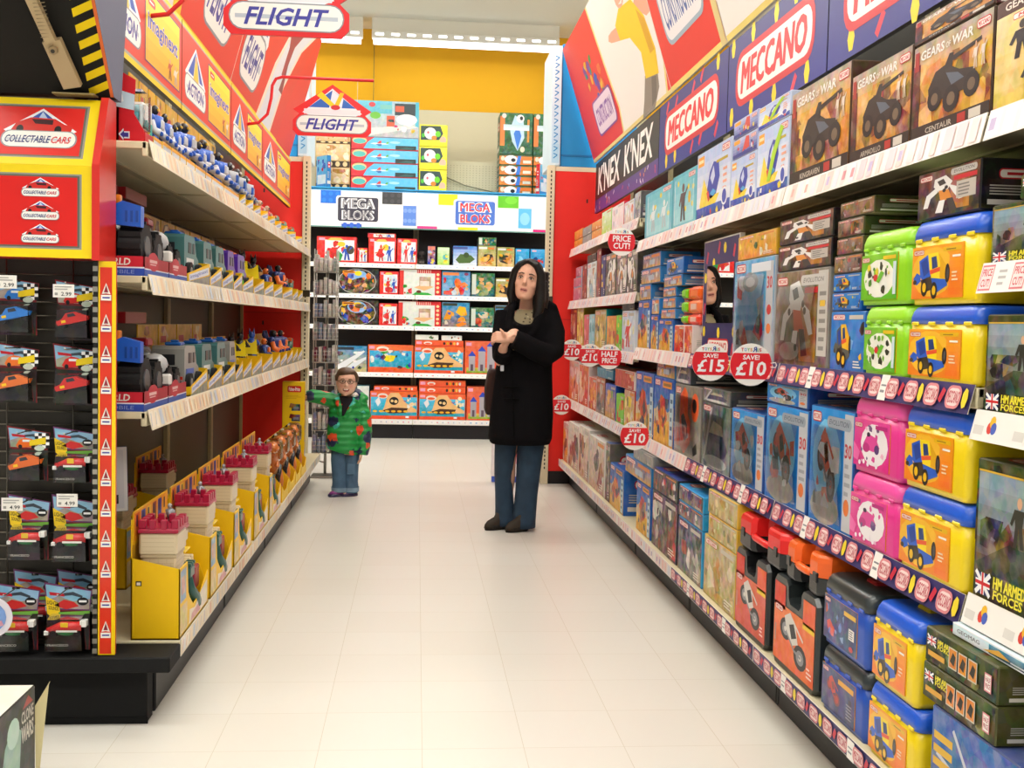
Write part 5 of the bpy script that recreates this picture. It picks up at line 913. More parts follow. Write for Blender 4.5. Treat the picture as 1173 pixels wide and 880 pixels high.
# black skull in front of the ship box
b = MB('matte'); b.ball((0, 0, .1), (.05, .06, .055), c('2e2a28'), 12, 8); b.box(-.032, .032, -.04, .02, 0, .07, c('35302e'), .012)
for s in (-1, 1): b.ball((s*.02, -.052, .1), (.014, .012, .014), c('0c0b0b'), 8, 5)
for k in range(5): b.box(-.026 + k*.011, -.018 + k*.011, -.043, -.038, .02, .04, c('6a625c'))
tag(b.build('toy_skull', None, (0, 0, 0)), 'black toy skull on the end wall top shelf', 'toy'); bpy.data.objects['toy_skull'].location = (.035, 11.57, 1.8555)
# ------------------------------------------------------------------ tubs and carry cases
def rring(w, d, r, z, x=0., y=0., n=5):
    pts = []
    for cx, cy, a in ((w/2 - r, d/2 - r, 0), (-w/2 + r, d/2 - r, 1), (-w/2 + r, -d/2 + r, 2), (w/2 - r, -d/2 + r, 3)):
        for k in range(n):
            q = PI/2 * (a + k/(n-1)); pts.append((x + cx + r*math.cos(q), y + cy + r*math.sin(q), z))
    return pts
def tub(label, y0, y1, z0, z1, body, lid, art, group, xf=1.175, cat='toy tub', handle=None):
    w = y1 - y0 - .004; h = z1 - z0 - .002; d = .2; t = thing('toy_tub', label, cat, (xf, (y0+y1)/2, z0 + .0005), -PI/2, group); bc = c(body); lc = c(lid); lh = h * .24
    b = MB('plastic'); cy = d/2
    zs = [(0, .96, .012), (.012, .985, .02), (h*.5, .99, .022), (h - lh, 1., .022)]
    b.loft([rring(w*k*.985, d*k*.985, r, z, 0, cy) for z, k, r in zs], bc, True, True)
    n = 4
    for i in range(n): b.box(-w/2 + w*(i+.3)/n, -w/2 + w*(i+.7)/n, -.0025, .012, h - lh - .004, h - lh + .005, bc, .002)
    b.build('tub_body', t)
    b = MB('plastic')
    b.loft([rring(w, d, .022, h - lh, 0, cy), rring(w, d, .025, h - lh*.62, 0, cy), rring(w*.985, d*.975, .03, h - lh*.3, 0, cy), rring(w*.95, d*.92, .03, h - lh*.08, 0, cy), rring(w*.9, d*.84, .03, h, 0, cy)], lc, True, True); b.build('lid', t)
    if handle:
        b = MB('plastic'); b.box(-.03, .03, cy - .03, cy + .03, h - .004, h + .008, c(handle), .004); b.build('handle', t)
    b = MB('gloss'); P = Panel(b, (-w/2 + w*.03, .0005, h*.07), (1, 0, 0), (0, 0, 1), w*.76, h*.62)
    b.box(-w/2 + w*.03, -w/2 + w*.79, .0008, .004, h*.07, h*.69, c('f0a020')); art(P, random.Random(label)); b.build('label_print', t)
    return t
G = 'plastic construction tubs'
for y0, y1, z0, z1, bo, li, a, l in [
 (2.5,2.752,1.131,1.312,'8fd41c','9ade2a',a_limepr,'lime green tub at the bottom of the lime pair'),(2.5,2.786,1.313,1.503,'8fd41c','9ade2a',a_limepr,'lime green tub on top of the lime pair'),
 (2.166,2.495,1.131,1.308,'f2d40e','1a5ad0',a_truck,'yellow tub with blue lid on the pieces-printed rail, under another yellow one beside lime'),(2.172,2.493,1.309,1.506,'f2d40e','1a5ad0',a_truck,'yellow tub with blue lid under the black robot box'),
 (2.503,2.797,.681,.874,'e2348f','ea50a2',a_pinkpr,'pink tub at the bottom of the pink pair'),(2.503,2.791,.875,1.078,'e2348f','ea50a2',a_pinkpr,'pink tub on top of the pink pair'),
 (2.178,2.5,.681,.878,'f2d40e','1a5ad0',a_truck,'yellow tub with blue lid beside the lower pink tub'),(2.183,2.49,.879,1.075,'f2d40e','1a5ad0',a_truck,'yellow tub with blue lid beside the upper pink tub')]:
    tub(l, y0, y1, z0, z1, bo, li, a, G)
tub('yellow tub with blue lid at the bottom of the pair on the lowest shelf', 2.279, 2.549, .2, .386, 'f2d40e', '1a5ad0', a_truck, G, 1.14)
tub('yellow tub with blue lid on top of the pair on the lowest shelf', 2.303, 2.542, .387, .587, 'f2d40e', '1a5ad0', a_truck, G, 1.14, handle='f2d40e')
tub('blue case with charcoal lid at the bottom of its pair', 2.563, 2.862, .2, .386, '1d4fb4', '2c3436', a_bluecase2, 'blue cases with charcoal lids', 1.14, 'toy case')
tub('blue case with charcoal lid and a red catch, on top of its pair', 2.57, 2.864, .387, .58, '1d4fb4', '2c3436', a_bluecase, 'blue cases with charcoal lids', 1.14, 'toy case', 'c8242a')
def uoutline(w, h, r, n0, n1, dep):     # rounded block with a handle notch in its upper edge
    P = [(-w/2 + r, 0), (w/2 - r, 0), (w/2, r), (w/2, h - r), (w/2 - r, h)]
    a = -w/2 + w*n0; e = -w/2 + w*n1; q = min(.016, dep*.4)
    P += [(e + q, h), (e, h - q), (e - q*.3, h - dep + q), (e - q*1.3, h - dep), (a + q*1.3, h - dep), (a + q*.3, h - dep + q), (a, h - q), (a - q, h), (-w/2 + r, h), (-w/2, h - r), (-w/2, r)]
    return P
def case(label, y0, y1, z0, h, col, art, lying=False, top=None, xf=1.14, dep=.07, n0=.34, n1=.66):
    w = y1 - y0 - .004; t = thing('carry_case', label, 'carry case', (xf, (y0+y1)/2, z0 + .0005), -PI/2, 'black carry cases'); bc = c(col); d = .13
    if not lying:
        o = uoutline(w, h, .022, n0, n1, dep); b = MB('plastic')
        def ring(y, k): return [(x*k, y, h/2 + (z - h/2)*k) for x, z in o]
        b.loft([ring(0, .97), ring(.012, 1.), ring(d/2 - .003, 1.), ring(d/2, .985), ring(d/2 + .003, 1.), ring(d - .012, 1.), ring(d, .975)], bc, True, True, False)
        b.build('case_shell', t)
        b = MB('plastic'); b.tube([(-w/2 + w*n0 - .005, d/2, h - .02), (-w/2 + w*n0 + .02, d/2, h - .012), (-w/2 + w*n1 - .02, d/2, h - .012), (-w/2 + w*n1 + .005, d/2, h - .02)], .014, bc, 10); b.build('handle', t)
        b = MB('card'); P = Panel(b, (-w/2 + .012, -.0008, .02), (1, 0, 0), (0, 0, 1), w - .024, h - .045)
        # the sheet follows the notch
        art(in_(P, 0, 0, 1, .74), random.Random(label)); hs = [c(x, .12) for x in ('d8432c', 'e2603a')]
        a = n0 - .06; e = n1 + .06
        P.rect(0, .69, a, 1, hs[0]); P.rect(e, .69, 1, 1, hs[1]); P.rect(0, .62, 1, .72, hs[0]) if dep < .06 else None
        b.build('front_print', t)
        b = MB('plastic')
        b.box(-w/2 + w*.12, -w/2 + w*.24, d/2 - .02, d/2 + .02, h - .006, h + .004, c('2a2a2c'), .003); b.build('latch', t)
    else:
        dp = .26; b = MB('plastic'); lay = h * .45
        o = uoutline(w, dp, .03, n0, n1, .07)
        def pl(z, k): return [(x*k, dp/2 - (y_ - dp/2)*k, z) for x, y_ in o]
        b.loft([pl(.0, .96), pl(.01, 1.), pl(lay, 1.)], c('222425'), True, True, False); b.build('case_base', t)
        b = MB('plastic'); b.loft([pl(lay + .002, 1.), pl(h - .02, .995), pl(h - .006, .97), pl(h, .93)], c(top), True, True, False)
        P = Panel(b, (-w/2, .02, h), (1, 0, 0), (0, 1, 0), w, dp - .04); P.rect(.1, .5, .4, .7, c('e6b81c')); pill(P, .62, .3, .88, .5, None); b.build('case_top', t)
        b = MB('plastic'); b.tube([(-w/2 + w*n0 - .01, .012, lay), (-w/2 + w*n0 + .02, .006, lay), (-w/2 + w*n1 - .02, .006, lay), (-w/2 + w*n1 + .01, .012, lay)], .012, c(top), 8); b.build('handle', t)
        for q in (.14, .86):
            b = MB('plastic'); b.box(-w/2 + w*q - .015, -w/2 + w*q + .015, -.004, .006, lay - .015, lay + .015, c('1a1a1b'), .002); b.build('latch', t)
    return t
case('black carry case with a red bike picture beside the tan stack', 3.33, 3.68, .2, .285, '1c1d1e', a_casebike('cf4a38', 'dd6a50'))
case('dark grey carry case with an orange buggy picture', 2.9, 3.27, .2, .285, '2a3030', a_casebike('e2602c', 'ea7a44'))
case('red-topped carry case lying on the black case', 3.2, 3.67, .492, .115, '222222', None, True, 'e01c1c')
case('orange-topped carry case lying on the dark grey case', 2.885, 3.19, .492, .115, '222222', None, True, 'f0641c')
# three orange canisters with green caps
for i, (z0, z1) in enumerate([(1.259, 1.308), (1.3085, 1.37), (1.3705, 1.428)]):
    t = thing('toy_canister', ['orange canister with green cap, lowest of three', 'orange canister with green cap, middle of three', 'orange canister with green cap, topmost of three'][i], 'toy canister', (1.2, 4.69, z0), -PI/2, 'orange canisters'); h = z1 - z0 - .001
    b = MB('plastic'); b.box(-.0, .155, 0, .2, 0, h, c(['e8402c', 'f07a4a', 'f2641c'][i]), .014); Pn = Panel(b, (.015, 0, h*.25), (1, 0, 0), (0, 0, 1), .12, h*.5); Pn.rect(.1, .1, .9, .9, c('f0c8b8') if i < 2 else c('f47428')); b.build('canister_body', t)
    b = MB('plastic'); b.box(-.155, -.002, .005, .19, .002, h - .002, c('e8582a'), .012); b.box(-.11, -.03, -.008, .02, .008, h - .008, c('7ccc1e'), .008); b.build('cap', t)
# ------------------------------------------------------------------ round price signs
def price_sign(label, x, y, z, r, l1, l2, tilt=0.):
    t = thing('price_sign', label, 'price sign', (x, y, z), tilt, 'round red price signs')
    b = MB('gloss'); b.cyl((0, .0015, 0), (0, -.0015, 0), r, c('f4f1ea'), 32); P = Panel(b, (-r, -.0018, -r), (1, 0, 0), (0, 0, 1), 2*r, 2*r)
    def band(y0, y1, col):
        pts = []
        for k in range(13):
            y = y0 + (y1-y0)*k/12; pts.append((.5 + math.sqrt(max(0, .25 - (y-.5)**2)), y))
        P.poly(pts + [(1 - a, b_) for a, b_ in pts[::-1]], col)
    band(.16, .77, c('dd1f2c'))
    x0 = .25
    for ch, hcol, wd in (('T', 'd8313a', .08), ('O', '3a8ad0', .07), ('Y', '3aa84a', .07), ('S', 'e08a2a', .06), ('R', '2a3f9c', .1), ('U', '3aa84a', .06), ('S', 'd8313a', .06)):
        if ch == 'R':
            vs, fs = tmesh('R', 0, .02); ids = [b.pt(P.P(x0 + wd*(1-vx), .8 + .12*vy)) for vx, vy in vs]
            for f in fs: b.face([ids[i] for i in f][::-1], c(hcol))
        else: P.text(ch, x0, .81, x0 + wd*.86, .89, c(hcol), 0, .03)
        x0 += wd
    if l1 in ('SAVE!',): P.text(l1, .3, .615, .7, .73, W_, .06, .045); P.text(l2, .13, .24, .87, .58, W_, .08, .05)
    else: P.text(l1, .17, .5, .83, .72, W_, .04, .05); P.text(l2, .2, .24, .8, .46, W_, .04, .05)
    b.build('sign_disc', t)
    b = MB('clear'); b.box(r - .004, r + .014, -.003, .003, -.012, .012, W_, .001); b.build('hanger_clip', t)
    b = MB('card'); b.tube([(r - .004, -.003, .006), (r + .012, -.003, .008), (r + .016, -.003, 0), (r + .012, -.003, -.008), (r - .004, -.003, -.006)], .0015, c('f2eee6'), 5); b.build('clip_ring', t)
for l, (x, y, z), a, b_ in [('red and white PRICE CUT! disc hanging at the step in the top shelf', (1.129, 5.958, 1.719), 'PRICE', 'CUT!'),
    ('SAVE £10 disc against the red panel, beside another SAVE £10 disc', (1.152, 7.944, 1.065), 'SAVE!', '£10'), ('SAVE £10 disc half covered by the HALF PRICE! disc', (1.169, 7.194, 1.048), 'SAVE!', '£10'), ('HALF PRICE! disc beside two SAVE £10 discs', (1.189, 6.574, 1.057), 'HALF', 'PRICE!'),
    ('SAVE £10 disc on the red panel at the far end of a low rail', (1.131, 8.289, .627), 'SAVE!', '£10'), ('SAVE £10 disc alone on the low rail by the tall yellow sets', (1.162, 5.607, .668), 'SAVE!', '£10'),
    ('large SAVE £15 disc under the mirror stand', (1.206, 4.333, 1.106), 'SAVE!', '£15'), ('large SAVE £10 disc beside the SAVE £15 disc', (1.211, 3.813, 1.116), 'SAVE!', '£10')]:
    f = 1.068 / x; price_sign(l, 1.068, y*f, CH + (z - CH)*f, .0775*f, a, b_)      # each hangs clear of its rail
# mirror stand
t = thing('mirror_stand', 'dark blue card stand with a mirror that shows a face', 'display stand', (1.2, 4.21, 1.137), -PI/2)
b = MB('card'); w, h = .5, .47; b.box(-w/2, w/2, 0, .02, 0, h, c('e8e4da'), .001); P = Panel(b, (-w/2 + .006, 0, .004), (1, 0, 0), (0, 0, 1), w - .012, h - .01); P.rect(0, 0, 1, 1, c('2a2560'))
for q in [(.1, .86, 0), (.3, .8, 1), (.45, .93, 0), (.62, .92, 1), (.88, .88, 0), (.06, .68, 1), (.95, .7, 1), (.05, .4, 0), (.94, .42, 0), (.06, .2, 1), (.5, .19, 1), (.93, .2, 1), (.12, .04, 0), (.9, .05, 0)]:
    if q[2]: P.ell(q[0], q[1], .04, .05, c('eed31e'), 7)
    else: P.line([(q[0] - .02, q[1] - .05), (q[0] + .02, q[1] + .05)], .022, c('c82a44'))
pill(P, .18, .0, .8, .14, 'MECCANO'); b.build('card_board', t)
b = MB('mirror'); b.poly([(-.19, -.002, .13), (.19, -.002, .13), (.19, -.002, .365), (-.19, -.002, .365)], W_); b.build('mirror', t)
b = MB('card'); b.prism([(-.24, .02, 0), (-.24, .12, 0), (-.24, .02, .4)], (.006, 0, 0), c('e8e4da')); b.prism([(.234, .02, 0), (.234, .12, 0), (.234, .02, .4)], (.006, 0, 0), c('e8e4da')); b.build('rear_strut', t)
# ------------------------------------------------------------------ hanging FLIGHT signs
def flight(label, x0, x1, y, z0, arm_z, hx):
    t = thing('hanging_sign', label, 'hanging sign', ((x0+x1)/2, y, z0), 0, 'hanging FLIGHT signs'); w = x1 - x0; h = w * .66
    o = [(.06, .0), (.94, .0), (1, .1), (1, .3), (.92, .42), (1.0, .5), (.5, 1.0), (.0, .5), (.08, .42), (0, .3), (0, .1)]
    b = MB('gloss'); b.prism([(-w/2 + w*x, -.006, h*z) for x, z in o], (0, .012, 0), c('e01f24'), c('e01f24')); P = Panel(b, (-w/2, -.006, 0), (1, 0, 0), (0, 0, 1), w, h)
    P.poly([(.12, .45), (.5, .92), (.88, .45), (.8, .4), (.2, .4)], c('eef0f4')); P.poly([(.2, .55), (.5, .89), (.8, .55)], c('2a62bc')); P.poly([(.46, .55), (.5, .89), (.64, .72), (.62, .55)], c('dfe8f4')); P.rect(.14, .42, .86, .52, c('e2e4ea'))
    P.poly([(.3, .78), (.36, .86), (.54, .6), (.5, .55)], c('f2cc0e')); P.poly([(.52, .58), (.6, .85), (.65, .84), (.58, .58)], c('ecc008')); P.ell(.54, .56, .06, .05, c('d02a34'))
    P.rrect(.04, .06, .96, .4, .05, c('8a8d94')); P.rrect(.05, .075, .95, .385, .048, c('f2f0ea')); P.rect(.09, .2, .91, .25, c('b9c2cc')); P.text('FLIGHT', .16, .12, .84, .34, c('3a3a9a'), .3, .045); b.build('sign_board', t)
    b = MB('paint'); cx = (x0+x1)/2; L = lambda x, z: (x - cx, .012, z - z0)
    b.tube([L(-.975, arm_z - .27), L(-.91, arm_z - .26), L(-.86, arm_z - .21), L(-.84, arm_z - .12), L(-.835, arm_z - .05), L(-.815, arm_z - .012), L(-.78, arm_z), L(hx, arm_z)], .0085, c('d8262c'), 10); b.build('hanging_arm', t)
    b = MB('paint'); b.tube([L(hx - .09, arm_z), L(hx - .09, z0 + h*.55)], .0015, c('e8c8a8'), 5); b.tube([L(-.62, arm_z), L(-.62, z0 + h*.6)], .0015, c('e8c8a8'), 5); b.build('hanging_string', t)
flight('whole red FLIGHT sign hanging from a red arm in front of the end wall', -.717, -.28, 6.2, 2.28, 2.603, -.27)
flight('red FLIGHT sign cut off by the top edge of the picture', -.712, -.265, 4.0, 2.262, 2.585, -.25)
# ------------------------------------------------------------------ toys under the red headers
def wheel(b, x, y, z, r, w, ax='x', hub='8a8c90'):
    d = Vector((w/2, 0, 0)) if ax == 'x' else Vector((0, w/2, 0)); p = Vector((x, y, z))
    b.use('rubber'); b.cyl(p - d, p + d, r, c('1a1a1b'), 16); b.use('plastic')
    for s in (-1, 1): b.cyl(p + d*s, p + d*s*1.12, r*.5, c(hub), 10)
def tray(t, w, d, h, lab=True, back=None, col='f3c512', white=False):
    b = MB('card'); f = c('f0ebe0') if white else c(col)
    b.box(-w/2, w/2, 0, d, 0, .006, c(col), 0)
    ha, hb_ = (h, h) if white else (h*.6, h*1.5)
    b.poly([(-w/2, 0, .0), (w/2, 0, .0), (w/2, 0, hb_), (-w/2, 0, ha)], f); b.poly([(-w/2, .002, .0), (-w/2, .002, ha), (w/2, .002, hb_), (w/2, .002, .0)], c(col))
    b.poly([(-w/2, 0, 0), (-w/2, 0, ha), (-w/2, d*.6, ha*.7), (-w/2, d, h), (-w/2, d, 0)], c(col)); b.poly([(w/2, 0, 0), (w/2, 0, hb_), (w/2, d, hb_*1.1), (w/2, d, 0)], c(col))
    P = Panel(b, (-w/2, 0, 0), (1, 0, 0), (0, 0, 1), w, h)
    if white: P.rect(0, .78, 1, 1, c('f0a82a')); P.rect(.08, .1, .92, .72, c('d9dde6')); P.text('imaginext', .14, .3, .86, .56, c('7a8ac0'), 0, .01)
    else: P.poly([(0, 0), (1, 0), (1, .72), (.0, .1)], c('8d9084', .25)); P.poly([(.05, .16), (.95, .78), (.95, 1.26), (.05, .54)], c('d5dbe8')); P.text('imaginext', .1, .24, .9, .52, c('5f74b8'), .0, .02, .6)
    b.build('display_tray', t)
    if back:
        b = MB('card'); hb = back; n = 4; b.box(-w/2 + .004, w/2 - .004, d - .004, d, 0, hb, c('e8b41c'), 0, f=c('d8a41e', .2)); P = Panel(b, (-w/2 + .004, d - .004, 0), (1, 0, 0), (0, 0, 1), w - .008, hb); R = random.Random(round(w*1000)); blobs(P, R, 7, pal('b87a3a', 'c89a5a', 'e0c08a', '7a5230'), .05, .3, .95, .97, .2); P.rect(.1, .72, .4, .82, c('c23a2c')); b.build('back_card', t)
def van(t, col, hub='9a9ca0', stk='e8ece8', top='1f6fd0', k=1.):
    D = Matrix.Diagonal((k, 1, 1, 1)); b = MB('plastic'); b.T = D; bc = c(col); dk = c('26282c')
    # a boxy van that points along the shelf; its rear faces the near end
    prof = [(-.13, .04), (.09, .04), (.135, .055), (.13, .1), (.09, .115), (.06, .178), (.045, .187), (-.12, .187), (-.13, .175)]
    y0, y1 = .03, .15
    b.prism([(x, y0, z) for x, z in prof], (0, y1 - y0, 0), bc)
    b.box(-.132, -.1295, y0 + .035, y1 - .03, .115, .155, dk); b.box(-.06, -.01, y0 - .002, y0, .12, .16, dk); b.box(.02, .055, y0 - .002, y0, .12, .16, dk)
    b.box(-.1, .03, y0 - .003, y0 - .001, .08, .1, c(stk)); b.box(-.134, -.13, y0 + .01, y1 - .01, .04, .055, c('55585c'), .001)
    b.box(-.133, -.13, y0 + .006, y0 + .02, .06, .072, c('d0301e')); b.box(-.133, -.13, y1 - .02, y1 - .006, .06, .072, c('d0301e'))
    b.box(.13, .14, y0 + .01, y1 - .01, .045, .06, c('6a6c70'), .002); b.poly([(.0905, y0 + .012, .116), (.0905, y1 - .012, .116), (.0622, y1 - .012, .174), (.0622, y0 + .012, .174)], dk)
    o = b.build('van_body', t)
    b = MB('plastic'); b.T = D; b.box(-.06, .02, y0 + .03, y1 - .03, .187, .2, c(top), .004); b.box(-.03, -.01, y0 + .045, y1 - .045, .2, .208, c(top), .003); b.build('roof_light', t)
    for x in (-.085, .085):
        for y in (y0 - .004, y1 + .004):
            b = MB('plastic'); wheel(b, x*k, y, .046, .038*min(1, k + .1), .028, 'y', hub); b.build('wheel', t)
def bike(t, col, acc, wl='1d1d1f', k=1.):
    D = Matrix.Diagonal((k, k, max(k, .92), 1)); b = MB('plastic'); b.T = D; bc = c(col); ac = c(acc); y = .09
    b.tube([(-.09, y, .06), (-.03, y, .09), (.03, y, .1), (.08, y, .06)], [.012, .026, .022, .01], bc, 10); b.ball((-.0, y, .105), (.04, .028, .022), bc); b.tube([(.03, y, .1), (.05, y, .145), (.055, y, .15)], .008, c('9a9ca0'), 8); b.tube([(.05, y - .045, .15), (.05, y + .045, .15)], .006, K_, 8)
    b.box(-.04, .02, y - .03, y + .03, .06, .085, ac, .006); b.tube([(-.05, y - .03, .075), (-.12, y - .032, .06)], .008, c('b9bcc0'), 8); b.build('bike_frame', t)
    for x in (-.085, .09):
        b = MB('plastic'); b.T = D; wheel(b, x, y, .055, .047, .03, 'y', acc); b.build('wheel', t)
    b = MB('plastic'); b.T = D; rings = [[(.09 + r*math.cos(q), y - .022, .055 + r*math.sin(q)) for q in [2*PI*k/18 for k in range(18)]] for r in (.054, .045)]; b.loft(rings, ac, False, False); b.build('wheel_guard', t)
    b = MB('plastic'); b.T = D; b.tube([(-.02, y, .12), (-.01, y, .17), (.0, y, .185)], [.024, .026, .014], bc, 10); b.ball((.004, y, .205), (.019, .018, .02), bc); b.tube([(0, y - .026, .175), (.035, y - .035, .155), (.052, y - .03, .15)], .008, bc, 7); b.tube([(0, y + .026, .175), (.035, y + .035, .155), (.052, y + .03, .15)], .008, bc, 7)
    for s in (-1, 1): b.tube([(-.0, y + s*.01, .215), (-.002, y + s*.013, .245)], [.007, .001], bc, 6)
    b.poly([(-.02, y - .03, .18), (-.02, y + .03, .18), (-.09, y + .045, .1), (-.09, y - .045, .1)], ac); b.build('rider', t)
def fig_toy(t, c1, c2, c3, hgt=.16, x=0., y=.07, name='toy_figure', z=.006):
    b = MB('plastic'); k = hgt / .16; A, B, D = c(c1), c(c2), c(c3)
    for s in (-1, 1):
        b.tube([(x + s*.016*k, y, z + .0), (x + s*.016*k, y, z + .04*k), (x + s*.014*k, y, z + .07*k)], [.014*k, .011*k, .013*k], B, 8); b.box(x + s*.016*k - .013*k, x + s*.016*k + .013*k, y - .024*k, y + .012*k, z, z + .014*k, B, .003*k)
        b.tube([(x + s*.03*k, y, z + .115*k), (x + s*.046*k, y - .012*k, z + .085*k), (x + s*.04*k, y - .035*k, z + .075*k)], [.012*k, .011*k, .01*k], A, 8)
    b.tube([(x, y, z + .065*k), (x, y, z + .09*k), (x, y, z + .12*k), (x, y, z + .13*k)], [.022*k, .028*k, .032*k, .014*k], A, 10); b.box(x - .02*k, x + .02*k, y - .034*k, y - .02*k, z + .088*k, z + .116*k, D, .003*k)
    b.ball((x, y, z + .147*k), (.017*k, .017*k, .019*k), D, 10, 7); b.box(x - .013*k, x + .013*k, y - .018*k, y - .012*k, z + .143*k, z + .152*k, K_, .002*k)
    return b.build(name, t)
def robot(t, c1, c2, c3='e0a02a', k=1.):
    b = MB('plastic'); b.T = Matrix.Diagonal((k, k, (1 + k)/2, 1)); A, B, D = c(c1), c(c2), c(c3)
    for s in (-1, 1):
        b.box(s*.028 - .018, s*.028 + .018, .04, .1, .006, .03, B, .004); b.tube([(s*.028, .07, .03), (s*.03, .065, .075), (s*.022, .07, .11)], [.013, .02, .017], A, 8)
        b.ball((s*.058, .07, .165), (.022, .022, .02), A, 10, 6); b.tube([(s*.062, .065, .155), (s*.075, .05, .115), (s*.07, .02, .1)], [.014, .016, .018], B, 8); b.box(s*.07 - .011, s*.07 + .011, .004, .022, .09, .108, A, .004)
        b.tube([(s*.03, .1, .15), (s*.045, .12, .2), (s*.05, .12, .225)], [.012, .014, .006], A, 7)
    b.tube([(0, .07, .105), (0, .068, .135), (0, .07, .175), (0, .07, .185)], [.032, .048, .05, .02], A, 10); b.box(-.026, .026, .018, .04, .125, .165, B, .005); b.ball((0, .065, .205), (.02, .02, .022), c('1d1d20'), 10, 7); b.box(-.014, .014, .042, .05, .2, .21, D, .002)
    return b.build('toy_robot', t)
def blister(t, w, d, z0, z1, k=.6):
    b = MB('clear'); b.loft([rring(w, d, .015, z0, 0, d/2 + .006), rring(w*.97, d*.95, .02, z0 + (z1-z0)*k, 0, d/2 + .006), rring(w*.8, d*.7, .02, z1, 0, d*.6 + .006)], W_, False, True); return b.build('clear_cover', t)
ORD = ['nearest', 'second', 'third', 'fourth', 'fifth', 'sixth', 'seventh', 'eighth', 'ninth', 'tenth', 'eleventh', 'twelfth', 'thirteenth', 'fourteenth']
def yA(u): return 1063 / (478 - u)
def yC(u): return 1049 / (478 - u)
# top shelf row
t = thing('boxed_toy', 'tall red display box with an arrow and a blue vehicle on the top shelf', 'boxed toy', (-.862, 3.552, 1.7755), PI/2, 'toys on the top shelf under the yellow ads')
b = MB('card'); w = .1; b.box(-w/2, w/2, .08, .095, 0, .2, c('b81c24'), .001)
b.prism([(-w/2, 0, 0), (-w/2, .095, 0), (-w/2, .095, .24), (-w/2, .03, .205), (-w/2, .035, .1), (-w/2, .005, .05)], (.003, 0, 0), c('d01f2a')); b.box(-w/2, w/2, 0, .004, 0, .045, c('c81f28'), .001); b.box(-w/2, w/2, 0, .095, 0, .004, c('5a78b8'))
Q = Panel(b, (-w/2 - .0005, .095, 0), (0, -1, 0), (0, 0, 1), .095, .22); Q.poly([(0, .55), (.64, .5), (.66, .72), (0, .8)], c('c9dcea')); Q.poly([(.1, .6), (.3, .62), (.25, .74), (.12, .74)], c('f2f4f4')); Q.rect(0, 0, 1, .035, c('5a78b8')); Q.poly([(.14, .16), (.3, .24), (.3, .2), (.5, .2), (.5, .1), (.3, .1), (.3, .07)], c('d8dcea')); Q.poly([(.19, .155), (.32, .21), (.32, .18), (.46, .18), (.46, .12), (.32, .12), (.32, .1)], c('3c3a94')); b.build('display_box', t)
b = MB('plastic'); b.ball((.005, .045, .09), (.036, .03, .03), c('4aa0a8')); b.ball((0.01, .04, .12), (.026, .024, .02), c('9ad0d4')); b.tube([(-.035, .02, .06), (-.02, .018, .1), (.0, .025, .135)], .008, c('cfe4e4'), 7); [wheel(b, x, y, .05, .022, .012, 'y') for x in (-.02, .025) for y in (.02, .07)]; b.build('toy_vehicle', t)
b = MB('clear'); b.box(-w/2 + .004, w/2 - .002, .005, .078, .046, .18, W_, .01); b.build('clear_cover', t)
t = thing('boxed_toy', 'dark red packaged figure beside the car rack on the top shelf', 'boxed toy', (-1.0, 3.438, 1.7755), 0, None)
b = MB('card'); b.box(-.06, .04, 0, .008, 0, .2, c('3a1418'), .001, f=c('3a1a1c', .3)); b.box(-.06, .04, -.03, .0, 0, .035, c('8a1c26'), .002); P = Panel(b, (-.06, -.03, 0), (1, 0, 0), (0, 0, 1), .1, .035); P.text('WORLD', .3, .3, .95, .75, c('e8dcd0')); P.rect(0, 0, 1, .14, c('3a5ab0')); b.build('display_box', t)
fig_toy(t, '5a5c60', '3a3c44', 'd8d4cc', .11, .0, -.01, 'toy_figure', .036)
t = thing('boxed_toy', 'yellow-carded toy with white and teal pieces beside the red display box', 'boxed toy', (-.862, 3.665, 1.7755), PI/2, None)
tray(t, .11, .11, .05, True, .235, white=True); b = MB('plastic'); b.box(-.05, .02, .03, .08, .01, .16, c('e9e7df'), .008); b.box(.025, .05, .03, .08, .01, .17, c('d9d5c4'), .006); [b.box(-.045 + .03*i, -.025 + .03*i, .026, .03, .05, .1, c('2fb0a4'), .002) for i in range(3)]; b.box(-.052, -.051, .02, .06, .01, .1, c('3aa89a'), .0); b.build('toy_tower', t)
edges = [193, 203, 212, 219, 228.5, 240, 247, 260, 277, 284.5, 293, 301, 309, 317, 324, 331, 340, 347]
kinds = ['blue'] * 8 + ['silver', 'silver', 'silver', 'red', 'red', 'red', 'green', 'green', 'green']
cnt = {}
